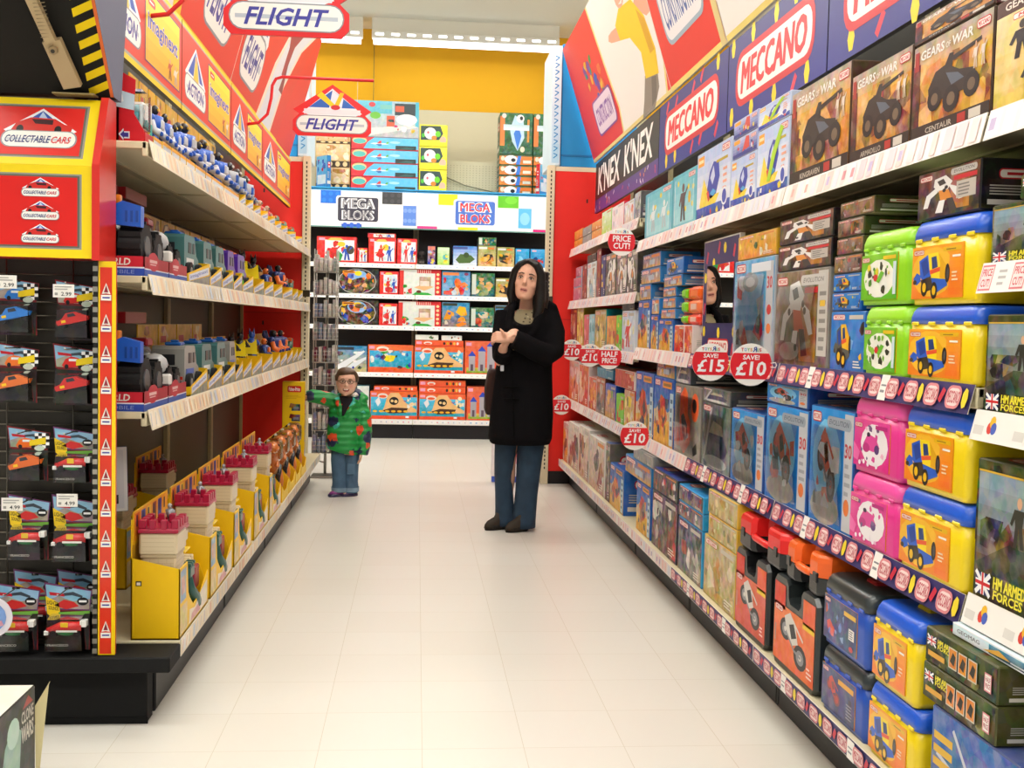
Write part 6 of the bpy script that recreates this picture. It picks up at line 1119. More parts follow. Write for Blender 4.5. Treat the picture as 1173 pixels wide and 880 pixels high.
for u0, u1, k in zip(edges, edges[1:], kinds):
    y0, y1 = yA(u0) + .006, yA(u1) - .006; w = y1 - y0; cnt[k] = cnt.get(k, -1) + 1; yc = (y0+y1)/2
    if y1 > 8.26: y1 = 8.26; w = y1 - y0; yc = (y0+y1)/2
    nm = {'blue': 'blue robot knight', 'silver': 'silver and blue robot', 'red': 'red and grey figure', 'green': 'green and orange beast'}[k]
    t = thing('boxed_toy', '%s on the top shelf, %s of its kind from the car rack' % (nm, ORD[cnt[k]]), 'boxed toy', (-.862, yc, 1.7755), PI/2, 'toys on the top shelf under the yellow ads')
    tray(t, w, .115, .055, True, {'blue': .28, 'silver': .21, 'red': .15, 'green': .13}[k], white=k == 'blue')
    if k == 'blue': robot(t, '1f58c0', 'c9ccd4', 'e8c03a', min(1, (w - .01)/.18))
    elif k == 'silver': robot(t, 'a8abb0', '2f5cb0', 'e8e4dc', min(1, (w - .01)/.18))
    elif k == 'red': fig_toy(t, 'c8302a', '8a8c90', 'b9a08a', .15)
    else:
        b = MB('plastic'); b.tube([(-.05, .07, .06), (-.02, .065, .09), (.02, .065, .1), (.05, .06, .12), (.075, .055, .125)], [.012, .028, .03, .022, .012], c('2a5a3c'), 9); [b.tube([(x, y, .01), (x + .004, y, .045), (x, .065, .08)], [.014, .011, .014], c('2f6a46'), 7) for x in (-.02, .03) for y in (.04, .09)]; b.tube([(-.05, .07, .06), (-.09, .07, .04)], [.012, .003], c('2a5a3c'), 7); b.box(-.02, .03, .05, .085, .115, .13, c('e8622a'), .004); b.build('toy_beast', t)
# big-wheeled buggies on the two middle shelves
def buggy(label, y0, y1, z, x=-.84, second=False):
    w = y1 - y0; t = thing('boxed_toy', label, 'boxed toy', (x, (y0+y1)/2, z + .0005), PI/2, 'big-wheeled buggies in red trays'); d = .3 if not second else .26
    b = MB('card'); h = .06; b.box(-w/2, w/2, 0, d, 0, .005, c('2a3f98')); b.box(-w/2, w/2, .0, .004, 0, h, c('a82634'), 0, f=c('a82634')); b.box(-w/2, -w/2 + .004, 0, d, 0, h, c('c41f30'))
    P = Panel(b, (-w/2, 0, 0), (1, 0, 0), (0, 0, 1), w, h); P.rect(0, 0, 1, .34, c('3a5cae')); P.rect(0, .34, 1, .4, c('dfe2ea')); P.ell(.35, .8, .22, .5, c('b8283a')); P.rect(.2, .74, .5, .9, c('dcb8b4')); P.rect(.22, .62, .46, .68, c('dcb8b4'))
    Q = Panel(b, (-w/2, d, 0), (0, -1, 0), (0, 0, 1), d, h); Q.rect(0, 0, 1, .38, c('2a4aa8')); Q.rect(0, .38, 1, .45, c('e8e8ec')); Q.text('HERO WORLD', .22, .53, .86, .9, c('e9e2d8'), .1, .03); Q.text('BATMOBILE', .45, .1, .9, .3, c('8a9ad0'), .05, .0)
    b.poly([(-w/2, d, h), (-w/2, d*.72, h), (-w/2, d, h + .14)], c('c41f30')); b.box(-w/2, w/2, d - .004, d, 0, .27, c('6a1820'), 0, f=c('7a2a2c', .2)); b.box(-w/2, w/2, d*.55, d, .27, .31, c('8a3a34'), .002, l=c('b01c24')); b.build('display_tray', t)
    b = MB('plastic'); bl = c('1f5ec4'); bk = c('18191b')
    yc = d * .5
    b.tube([(-w*.42, yc, .12), (-w*.15, yc, .13), (w*.2, yc, .12), (w*.42, yc, .08)], [.045, .06, .055, .03], bk, 12); b.ball((-.01, yc, .17), (.07, .04, .03), c('33363c'))
    if not second:
        b.prism([(-w*.46, .015, .15), (-w*.46, .015, .215), (-w*.46, .07, .23), (-w*.46, d*.5, .19), (-w*.46, d*.9, .155), (-w*.46, d*.9, .145), (-w*.46, d*.45, .16)], (.04, 0, 0), bl); [b.box(-w*.465, -w*.46, .022 + i*.016, .03 + i*.016, .165, .2, c('174a9c')) for i in range(3)]; b.box(-w*.42, -w*.34, .08, .1, .222, .25, c('f0842a'), .003)
    else: b.ball((-w*.3, .06, .13), (.05, .045, .04), c('b9bbbd')); b.box(-w*.42, -w*.3, .0, .1, .06, .1, c('e8e4de'), .006)
    b.box(-.02, .06, yc - .03, yc + .03, .19, .22, c('a01c28'), .006); b.build('toy_car', t)
    for i, (x_, r) in enumerate(((-w*.5 + .085, .073 if not second else .05), (w*.5 - .075, .064 if not second else .045))):
        for y in (.05, d - .05):
            b = MB('plastic'); wheel(b, x_, y, .074 + r - .055, r, .07 if y < .1 else .05, 'y', '4a4c50')
            b.use('rubber')
            for q in range(12):
                a = 2*PI*q/12; p = Vector((x_ + r*math.cos(a), y, .074 + r - .055 + r*math.sin(a))); b.box(p.x - .008, p.x + .008, y - (.034 if y < .1 else .024), y + (.034 if y < .1 else .024), p.z - .008, p.z + .008, c('151516'))
            b.build('wheel', t)
    return t
buggy('blue and black buggy with huge tyres on the shelf at eye level, beside the rack', 3.41, 3.73, 1.365)
buggy('grey-fronted buggy behind the blue one on the shelf at eye level', 3.74, 4.02, 1.365, second=True)
buggy('blue and black buggy with huge tyres on the shelf below eye level', 3.41, 3.73, .945)
buggy('grey-fronted buggy behind the blue one on the shelf below eye level', 3.74, 4.02, .945, second=True)
def toy(kind, label, y0, y1, z, xs=-.84):
    w = min(y1, 8.26) - y0 - .012; t = thing('boxed_toy', label, 'boxed toy', (xs, (y0 + min(y1, 8.26))/2, z + .0005), PI/2, 'toys in yellow trays')
    tray(t, max(w, .12), .2, .062, True, {'bike': .2, 'grn': .13, 'fig': .17, 'blu': .15, 'crane': .2}.get(kind, .265))
    k = min(1., (w - .01)/.285)
    if kind == 'teal': van(t, '4a7f80', k=k)
    elif kind == 'grey': van(t, '9a9c98', stk='2a62c8', k=k)
    elif kind == 'purple': van(t, '5a2fa8', '5ad43a', '7acc3a', 'f0641c', k)
    elif kind == 'bike': bike(t, '1c1a22', 'f0d81c', k=k)
    elif kind == 'blu': bike(t, '2a5cc0', 'e8d020', k=k)
    elif kind == 'fig':
        fig_toy(t, '24438c', 'e8622a', 'e8742a', .17, -.04); fig_toy(t, 'a8d42a', '3a4a8a', 'b0c83a', .12, .045, .1, 'toy_figure')
    elif kind == 'crane':
        robot(t, '24357c', 'f07a3a', 'f08a5a')
    elif kind == 'grn':
        b = MB('plastic'); b.tube([(-.06, .08, .05), (-.02, .08, .1), (.02, .08, .12), (.05, .08, .15), (.08, .07, .15)], [.014, .032, .03, .022, .014], c('23503a'), 9); [b.tube([(x, y, .01), (x, y, .05), (x, .08, .1)], [.015, .012, .016], c('2f6a46'), 7) for x in (-.02, .03) for y in (.045, .115)]; b.box(.0, .03, .06, .1, .14, .165, c('e8622a'), .004); b.build('toy_beast', t)
sB = [(218,242.7,'teal','teal van on the eye-level shelf, nearest of three'),(242.7,256,'teal','teal van on the eye-level shelf, middle of three'),(256,269,'teal','teal van on the eye-level shelf, furthest of three'),(269,279,'purple','purple van on the eye-level shelf beside the teal vans'),(279,291.5,'purple','purple van on the eye-level shelf beside the black bikes'),(291.5,303.5,'bike','black rider on a yellow-edged bike, eye-level shelf, nearer of two'),(303.5,314,'bike','black rider on a yellow-edged bike, eye-level shelf, further of two'),(314,324,'fig','navy, orange and lime figures on the eye-level shelf'),(324,335.5,'crane','navy robot with orange limbs on the eye-level shelf'),(335.5,341.5,'grn','dark green beast on the eye-level shelf, nearer of two'),(341.5,347,'grn','dark green beast on the eye-level shelf, further of two')]
for u0, u1, k, l in sB: toy(k, l, yC(u0), yC(u1), 1.365)
sC = [(222,241,'grey','grey van with a blue sticker on the lower van shelf, next to the buggies'),(241,257.5,'teal','teal van on the lower van shelf between grey and teal'),(257.5,272,'teal','teal van on the lower van shelf next to the second grey van'),(272,280.5,'grey','grey van on the lower van shelf next to the black bike'),(280.5,290.5,'bike','black rider with a large yellow wheel guard on the lower van shelf'),(290.5,302,'bike','black and purple rider on the lower van shelf'),(302,314,'blu','blue rider on a yellow-edged bike on the lower van shelf'),(314,322.5,'fig','lime and navy figures on the lower van shelf'),(322.5,330,'crane','navy and orange robot on the lower van shelf, nearer of two'),(330,336.5,'crane','navy and orange robot on the lower van shelf, further of two'),(336.5,342,'grn','dark green beast on the lower van shelf, nearer of two'),(342,347,'grn','dark green beast on the lower van shelf, further of two')]
for u0, u1, k, l in sC: toy(k, l, yC(u0), yC(u1), .945)
# ------------------------------------------------------------------ castles on the bottom shelf
CRIM = c('a8123a'); STONE = c('d9c9a6')
def merlons(b, x0, x1, y0, y1, z, h, n=4):
    b.box(x0, x1, y0, y1, z, z + .014, CRIM, .003)
    for i in range(n):
        x = x0 + (x1-x0) * (i + .5) / n
        for y in (y0 + .012, y1 - .012): b.box(x - .011, x + .011, y - .011, y + .011, z + .014, z + .014 + h, CRIM, .002)
    for y in (y0 + (y1-y0)*.36, y0 + (y1-y0)*.64):
        for x in (x0 + .012, x1 - .012): b.box(x - .011, x + .011, y - .01, y + .01, z + .014, z + .014 + h, CRIM, .002)
def castle_toy():
    t = thing('toy_castle', 'x', 'toy castle', (0, 0, 0), PI/2, 'toy castles in yellow trays'); w = .46; d = .15
    b = MB('card'); yl = c('f2c40c'); dk = c('d8a808')
    b.box(-w/2, w/2, 0, d, 0, .005, yl)
    b.prism([(-w/2, 0, 0), (-w/2, d, 0), (-w/2, d, .26), (-w/2, 0, .225)], (.003, 0, 0), yl)
    P = Panel(b, (-w/2, d, 0), (0, -1, 0), (0, 0, 1), d, .26); P.rect(.1, .66, .22, .72, K_); P.rect(.12, .67, .2, .705, c('e8e2d0'))
    b.prism([(w/2, 0, 0), (w/2, d, 0), (w/2, d, .2), (w/2, .03, .14), (w/2, 0, .05)], (-.003, 0, 0), yl)
    b.box(-w/2, w/2, d - .004, d, 0, .38, yl, 0, f=c('e0a82a'))
    f = [(-w/2, 0), (w/2, 0), (w/2, .12), (.17, .1), (.1, .07), (-.02, .06), (-.08, .1), (-.1, .12), (-.115, .225), (-w/2, .225)]
    b.prism([(x, 0, z) for x, z in f], (0, .003, 0), yl); P = Panel(b, (-w/2, 0, 0), (1, 0, 0), (0, 0, 1), w, .225); P.rect(.02, .5, .2, .95, c('8aa8c4', .2)); P.rect(.05, .6, .17, .85, c('c8a89a', .3)); P.rect(.02, .05, .24, .44, c('d9c48a', .3)); P.poly([(.3, .05), (.95, .05), (.95, .4), (.72, .34), (.5, .2), (.32, .26)], c('e8dcc8', .25)); P.poly([(.35, .06), (.7, .06), (.7, .2), (.4, .16)], c('d8a0a0', .2))
    b.build('display_tray', t)
    b = MB('card'); bz = .30; b.box(-w/2 + .003, w/2 - .003, d - .008, d - .0045, bz, .405, c('e8b41c'), 0); P = Panel(b, (-w/2 + .003, d - .008, bz), (1, 0, 0), (0, 0, 1), w - .006, .105); P.rect(0, .1, 1, .95, c('e8981c', .1))
    for i, h in enumerate(('d8642a', '3a4aa8', 'e8c02a', '8a3a2a', '3a3a9a', 'e8a02a')): P.rect(.04 + i*.16, .25, .15 + i*.16, .9, c(h, .15)); P.rect(.06 + i*.16, .5, .1 + i*.16, .85, c('2a2440'))
    b.build('back_card', t)
    b = MB('plastic'); x0, x1, y0, y1 = -.215, -.08, .012, .13
    b.box(x0 + .008, x1 - .008, y0 + .006, y1 - .006, .006, .27, STONE, .006); b.box(x0, x1, y0, y1, .265, .335, STONE, .006); b.box(x0 + .004, x1 - .004, y0 + .003, y1 - .003, .255, .267, c('c9b894'), .003)
    gr = c('c2b08a')
    for k in range(17):
        z = .02 + k*.0145; b.box(x0 + .0075, x0 + .008, y0 + .012, y1 - .012, z, z + .0016, gr); b.box(x0 + .014, x1 - .014, y0 + .0055, y0 + .006, z, z + .0016, gr)
        for q in range(4):
            y = y0 + .02 + q*.026 + (k % 2)*.013; b.box(x0 + .0075, x0 + .008, y, y + .0014, z, z + .0145, gr)
    for k in range(4): b.box(x0 - .0005, x0, y0 + .01, y1 - .01, .278 + k*.014, .2794 + k*.014, gr)
    b.box(x1 - .0085, x1 - .007, y0 + .03, y1 - .03, .1, .22, c('7a4422'), .001); b.build('big_tower', t)
    b = MB('plastic'); merlons(b, x0 - .003, x1 + .003, y0 - .003, y1 + .003, .335, .028); b.build('tower_crown', t)
    b = MB('plastic'); b.box(-.02, .075, .05, .135, .006, .27, STONE, .006); b.box(-.028, .083, .04, .138, .255, .3, STONE, .006); b.box(-.08, -.02, .07, .13, .006, .2, c('d2c29c'), .004); b.box(.0, .03, .048, .051, .12, .2, c('6a3a20'), .002); b.box(-.016, .07, .03, .05, .228, .236, c('f0cc14'), .002); b.build('small_tower', t)
    b = MB('plastic'); merlons(b, -.031, .086, .037, .138, .3, .024, 3); b.build('tower_crown', t)
    b = MB('plastic'); b.box(.075, .2, .04, .13, .006, .16, STONE, .005); [b.box(.08 + i*.042, .102 + i*.042, .042, .128, .16, .185, STONE, .003) for i in range(3)]; b.box(.105, .165, .036, .042, .01, .12, c('8a2238'), .003); b.box(.1, .17, .034, .04, .12, .132, c('6a1428'), .002); b.box(.13, .2, .025, .04, .07, .15, c('9a2a40'), .004); b.build('gate_house', t)
    b = MB('plastic'); g = c('1f5a52'); b.box(-.03, .04, .008, .034, .145, .185, g, .005); [b.box(-.03 + i*.027, -.014 + i*.027, .007, .035, .185, .197, g, .002) for i in range(3)]; b.tube([(.005, .022, .15), (.02, .02, .1), (.05, .018, .07), (.08, .02, .04)], [.012, .018, .026, .028], g, 9); b.ball((.06, .018, .075), (.03, .016, .024), c('2a6a5c')); b.build('dragon_lift', t)
    fig_toy(t, 'a9abb0', '6a6c74', '8a8c94', .08, -.055, .1, 'toy_knight', .235)
    fig_toy(t, '8f9198', '3a3c48', 'a9abb0', .075, .03, .09, 'toy_knight', .312)
    return t
cst = castle_toy()
cl = ['nearest the rack', 'second from the rack', 'third from the rack', 'fourth from the rack', 'fifth, next to the dinosaurs']
for i, y0 in enumerate([3.41, 3.915, 4.42, 4.96, 5.47]):
    p = (-.728, y0 + .23, .2255); l = 'cream toy castle with crimson battlements in a yellow tray, ' + cl[i]
    if i == 0: cst.location = p; cst['label'] = l
    else: dup(cst, p, l)
for i, y0 in enumerate([3.41, 4.05, 4.75]):
    dup(cst, (-1.06, y0 + .23, .2255), 'toy castle standing in the dark behind the front row, %s' % ['nearest the rack', 'in the middle', 'furthest back'][i])
b = MB('card'); b.box(-.15, .15, 0, .008, 0, .21, c('2a4a9a'), .001, f=c('d8d6d4')); P = Panel(b, (-.15, 0, 0), (1, 0, 0), (0, 0, 1), .3, .21); P.rect(.04, .05, .96, .95, c('c9c9cc')); lines(P, random.Random(3), 8, c('8a8c94'), .1, .35, .85, .9); P.rect(.68, .12, .9, .26, K_); P.rect(.08, .1, .2, .2, c('c83a3a'))
o = tag(b.build('leaflet_card'), 'blue-edged white printed card leaning on a castle in the dark back row', 'card'); o.location = (-1.06, 3.50, .606); o.rotation_euler = (-.1, 0, .5)
# dinosaurs
def dino():
    t = thing('toy_dinosaur', 'x', 'toy dinosaur', (0, 0, 0), PI/2, 'orange toy dinosaurs in yellow trays'); w = .3; d = .15; yl = c('e6b012')
    b = MB('card'); b.box(-w/2, w/2, 0, d, 0, .005, yl); b.prism([(-w/2, 0, 0), (-w/2, d, 0), (-w/2, d, .17), (-w/2, .05, .15), (-w/2, 0, .09)], (.003, 0, 0), yl); b.prism([(w/2, 0, 0), (w/2, d, 0), (w/2, d, .17), (w/2, .05, .15), (w/2, 0, .09)], (-.003, 0, 0), yl)
    b.prism([(-w/2, 0, 0), (w/2, 0, 0), (w/2, 0, .09), (.06, 0, .05), (-.06, 0, .05), (-w/2, 0, .09)], (0, .003, 0), c('f2cc14')); b.box(-w/2, w/2, d - .004, d, 0, .3, yl, 0, f=c('b8841c', .2)); b.build('display_tray', t)
    b = MB('plastic'); o = c('c8702c'); y = .085
    b.tube([(.14, y + .02, .1), (.08, y, .12), (.03, y, .15), (-.02, y - .005, .2), (-.045, y - .01, .25), (-.075, y - .02, .285)], [.008, .028, .05, .048, .034, .03], o, 12)
    b.ball((-.09, y - .025, .30), (.05, .036, .032), o, 12, 8); b.tube([(-.09, y - .025, .305), (-.13, y - .03, .3), (-.155, y - .032, .292)], [.032, .027, .016], o, 10); b.tube([(-.09, y - .024, .28), (-.13, y - .028, .262), (-.148, y - .03, .258)], [.02, .016, .01], c('b05a22'), 8)
    for i in range(6): b.tube([(-.105 - i*.009, y - .048 + i*.002, .284), (-.106 - i*.009, y - .05 + i*.002, .274)], [.003, .0008], c('f2ecd8'), 5)
    b.ball((-.095, y - .057, .315), (.007, .006, .007), K_, 8, 5); b.ball((-.01, y - .035, .18), (.03, .02, .05), c('d8b088'))
    for s in (-1, 1): b.tube([(.03, y + s*.03, .15), (.01, y + s*.045, .09), (.035, y + s*.045, .045), (.02, y + s*.045, .02), (-.02, y + s*.045, .018)], [.034, .03, .017, .016, .012], o, 9); b.tube([(-.03, y + s*.035, .215), (-.055, y + s*.045, .19), (-.075, y + s*.04, .195)], [.014, .01, .006], o, 7)
    b.build('dinosaur_body', t)
    b = MB('plastic'); b.box(-.02, .04, y - .045, y + .03, .2, .225, c('3a3d5a'), .006); b.tube([(.0, y - .05, .19), (-.03, y - .055, .16), (-.05, y - .05, .13)], .012, c('26282c'), 8); b.box(-.06, -.03, y - .06, y - .035, .1, .15, c('1c1c20'), .006); b.build('saddle_pack', t)
    b = MB('clear'); b.box(.0, w/2 - .01, .03, .13, .2, .33, W_, .02); b.build('clear_cover', t)
    return t
dn = dino()
for i, y0 in enumerate([6.0, 6.33, 6.66, 6.99]):
    p = (-.73, y0 + .155, .2255); l = 'orange toy dinosaur in a yellow tray, ' + ['beside the last castle', 'second from the castles', 'third from the castles', 'beside the tall yellow box'][i]
    if i == 0: dn.location = p; dn['label'] = l
    else: dup(dn, p, l)
def a_fp(P, R):
    P.rect(0, 0, 1, 1, c('f3c80f')); P.rrect(.22, .88, .86, .955, .01, c('d62a22')); P.text('Fisher-Price', .28, .895, .8, .94, W_, 0, .02); lines(P, R, 3, c('d8a80c'), .15, .8, .85, .85)
    for i in range(5):
        y = .68 - i*.125; P.rect(.42, y - .02, .82, y + .06, c('3f4a5e', .3)); P.poly([(.3, y + .02), (.36, y + .07), (.62, y + .06), (.58, y + .02), (.5, y + .01)], c('8a4a2a', .2)); P.rect(.5, y, .76, y + .03, c('7a8494', .2))
    P.rect(.68, .05, .86, .075, c('6a86c0'))
carton('toy_box', 'tall yellow box with a column of small pictures, held by the boy', 'toy box', None, -.842, 7.5, .2258, .152, .07, .59, 0, (a_fp, 'e8b80c', 'f0c61a'))
# ------------------------------------------------------------------ the car rack at the end of the run
t = thing('display_rack', 'red and yellow COLLECTABLECARS rack at the end of the shelves', 'display rack', (-1.33, 3.3, 0), 0); T0 = Matrix.Translation((1.33, -3.3, 0))
x0, x1 = -1.74, -.945
b = MB('gloss'); b.T = T0; yf = 3.24
b.prism([(x0, 3.4, 1.405), (x0, yf, 1.405), (x0, yf, 1.672), (x0, 3.33, 1.878), (x0, 3.4, 1.878)], (x1 - x0, 0, 0), c('d81f1c'))
b.prism([(x1, 3.399, 1.405), (x1, yf - .012, 1.40), (x1, yf - .012, 1.676), (x1, 3.322, 1.886), (x1, 3.4, 1.886)], (.022, 0, 0), c('d02a22'))
P = Panel(b, (x0, yf, 1.405), (1, 0, 0), (0, 0, 1), x1 - x0, .267)
def frame(P, bx, by, col): P.rect(0, 0, 1, 1, c('f2d40e')); P.rect(bx*.72, by*.72, 1 - bx*.72, 1 - by*.72, c('8f8f84')); P.rect(bx*.86, by*.86, 1 - bx*.86, 1 - by*.86, c('5f6058')); P.rect(bx, by, 1 - bx, 1 - by, col)
frame(P, .055, .13, c('d81a12'))
for q in range(3):
    for x in (.75, .4): house(P, x, .66 - q*.25, x + .13, .86 - q*.25, 'COLLECTABLECARS', 'car')
V = Vector((0, 3.33 - yf, 1.878 - 1.672)); P = Panel(b, (x0, yf, 1.672), (1, 0, 0), V, x1 - x0, V.length); frame(P, .055, .14, c('d81a12')); house(P, .665, .26, .925, .84, 'COLLECTABLECARS', 'car'); house(P, .1, .26, .37, .84, 'COLLECTABLECARS', 'car')
b.build('header_box', t)
b = MB('gloss'); b.T = T0; b.box(-.935, -.885, 3.262, 3.275, .225, 1.40, c('d62a1a'), .002); P = Panel(b, (-.935, 3.262, .225), (1, 0, 0), (0, 0, 1), .05, 1.175); P.rect(0, 0, 1, 1, c('f2cf0e')); P.rect(.06, .003, .78, .985, c('d9341c')); P.rect(.06, .003, .1, .985, c('e8a01c'))
for k in range(12):
    z = .05 + k*.078; P.poly([(.2, z + .01), (.45, z + .038), (.7, z + .01), (.45, z + .012)], c('e8e4da')); P.poly([(.32, z + .014), (.45, z + .033), (.58, z + .014)], c('8a2a3a')); P.rect(.16, z - .006, .74, z + .008, c('f2efe6')); P.rect(.24, z - .001, .66, z + .003, c('4a4a9a'))
b.build('side_strip', t)
b = MB('paint'); b.T = T0; b.box(x0, x1, 3.385, 3.40, .16, 1.41, c('2d281f')); b.build('back_panel', t)
b = MB('metal'); b.T = T0
for k in range(28): z = .24 + k*.0415; b.tube([(x0, 3.375, z), (x1, 3.375, z)], .0022, c('6a655a'), 6)
for x in (-1.62, -1.42, -1.235, -1.04): b.tube([(x, 3.37, .2), (x, 3.37, 1.41)], .0025, c('6a655a'), 6)
b.build('wire_grid', t)
b = MB('metal'); b.T = T0; b.box(-.95, -.938, 3.26, 3.39, .17, 1.40, c('3a3a38'), .001); [b.box(-.9505, -.95, 3.262, 3.268, .2 + k*.03, .212 + k*.03, c('a8a498')) for k in range(40)]; [b.box(-.951, -.937, 3.2595, 3.2605, .2 + k*.03, .215 + k*.03, c('b8b4a8')) for k in range(40)]; b.build('slotted_edge', t)
b = MB('matte'); b.T = T0; b.box(x0, -.72, 3.24, 3.39, .175, .222, c('161616'), .004); b.box(x0, -.80, 3.3, 3.37, 0, .176, c('121212'), .003); b.box(x0, -.797, 3.297, 3.3, .0, .02, c('0c0c0c')); b.build('black_plinth', t)
# black flap above the rack
t = thing('canopy_flap', 'black overhead flap with yellow hazard stripes above the car rack', 'flap', (-1.33, 3.3, 1.89), 0); T1 = Matrix.Translation((1.33, -3.3, -1.89))
b = MB('matte'); b.T = T1; xr = -.915
prof = [(3.345, 1.893), (3.39, 1.893), (3.39, 2.42), (2.9, 2.42)]
xc = -1.32
b.prism([(xc, y, z) for y, z in prof], (xr - xc, 0, 0), c('1b1a16'), c('6d6f80'))
b.prism([(xr - .034, y, z) for y, z in ((3.389, 1.893), (3.425, 1.893), (3.53, 2.42), (3.389, 2.42))], (.034, 0, 0), c('6d6f80'))
A = Vector((xc, 3.345, 1.893)); Bv = Vector((xc, 2.9, 2.42)); V = Bv - A; P = Panel(b, A, (1, 0, 0), V, xr - xc, V.length); P.rect(0, 0, 1, 1, c('1c1b17'))
n = 14; P.rect(.85, 0, 1, 1, c('161512'))
for k in range(n):
    z = k/n; P.poly([(.83, z), (.976, z + .042), (.976, z + .078), (.83, z + .036)], c('f0cf0a'))
P.rect(.976, 0, 1, 1, c('e0703a')); b.build('flap_board', t)
b = MB('metal'); b.T = T1; N_ = P.N
def along(x, s, off): return A + Vector((x - xc, 0, 0)) + V * s + N_ * off
b2 = MB('paint'); b2.T = T1; q = [along(-1.02, .06, .012), along(-1.05, .27, .012)]; r = [along(-1.05, .27, .02), along(-1.098, .6, .02)]; r2 = [along(-1.09, .55, .014), along(-1.16, .95, .014)]
for (a, e), w_, h_ in ((q, .052, .02), (r, .03, .02), (r2, .05, .018)):
    d_ = (e - a).normalized(); s_ = d_.cross(N_).normalized()
    b2.prism([a - s_*w_/2, a + s_*w_/2, e + s_*w_/2, e - s_*w_/2], N_ * h_, c('b9a27a'))
for k in range(16):
    a = along(-1.056, .29 + k*.016, .041); b2.prism([a + Vector((-.016, 0, 0)), a + Vector((.016, 0, .004)), a + Vector((.016, 0, .006)), a + Vector((-.016, 0, .002))], N_ * .001, c('8a7858'))
a = along(-1.047, .235, .032); b2.cyl(a, a + N_ * .012, .013, c('a08a64'), 6); b2.cyl(a + N_*.012, a + N_*.014, .006, c('3a342a'), 8)
b2.box(-1.08, -.96, 3.30, 3.345, 1.8885, 1.893, c('8a7a50')); b2.build('support_strut', t)
# carded toy cars on hooks
def toycar(b, x, z, col, s=1., y=-.02, race=False):
    cc = c(col); b.use('plastic')
    if race:
        b.tube([(x - .045*s, y, z), (x - .01*s, y, z + .008*s), (x + .04*s, y, z + .01*s)], [.006*s, .014*s, .012*s], cc, 8); b.ball((x, y, z - .004*s), (.025*s, .013*s, .009*s), c('1f7a3c')); b.box(x - .05*s, x - .04*s, y - .012, y + .012, z - .01*s, z, c('f2f2ee'), .001); b.box(x + .035*s, x + .05*s, y - .012, y + .012, z + .01*s, z + .026*s, c('f0f0ea'), .001); b.box(x - .01*s, x + .008*s, y - .0155, y - .014, z + .008*s, z + .022*s, c('e8c020'), .001); b.poly([(x - .02*s, y - .016, z - .002), (x + .03*s, y - .016, z - .002), (x + .03*s, y - .016, z + .004), (x - .02*s, y - .016, z + .004)], c('f2f0ea'))
    else:
        R3 = Matrix.Rotation(.22, 3, 'Y'); f = lambda p: Vector((x, y, z)) + (R3.transposed() @ Vector((p[0]*s, 0, p[1]*s))) + Vector((0, p[2], 0))
        pr = [(-.042, -.006), (.042, -.006), (.045, .006), (.03, .012), (.012, .024), (-.014, .024), (-.028, .01), (-.044, .006)]
        b.prism([f((px_, pz, -.014)) for px_, pz in pr], (0, .028, 0), cc); b.poly([f((-.01, .012, -.0145)), f((.012, .012, -.0145)), f((.008, .021, -.0145)), f((-.01, .021, -.0145))], c('2c3038')); b.poly([f((-.03, -.001, -.0145)), f((-.018, -.001, -.0145)), f((-.018, .006, -.0145)), f((-.03, .006, -.0145))], YEL)
    for xx in (-.028, .028): b.use('rubber'); p = Vector((x + xx*s, y - .012, z - .008*s + (xx*.2 if not race else 0))); b.cyl(p, p + Vector((0, .026, 0)), .009*s, K_, 10)
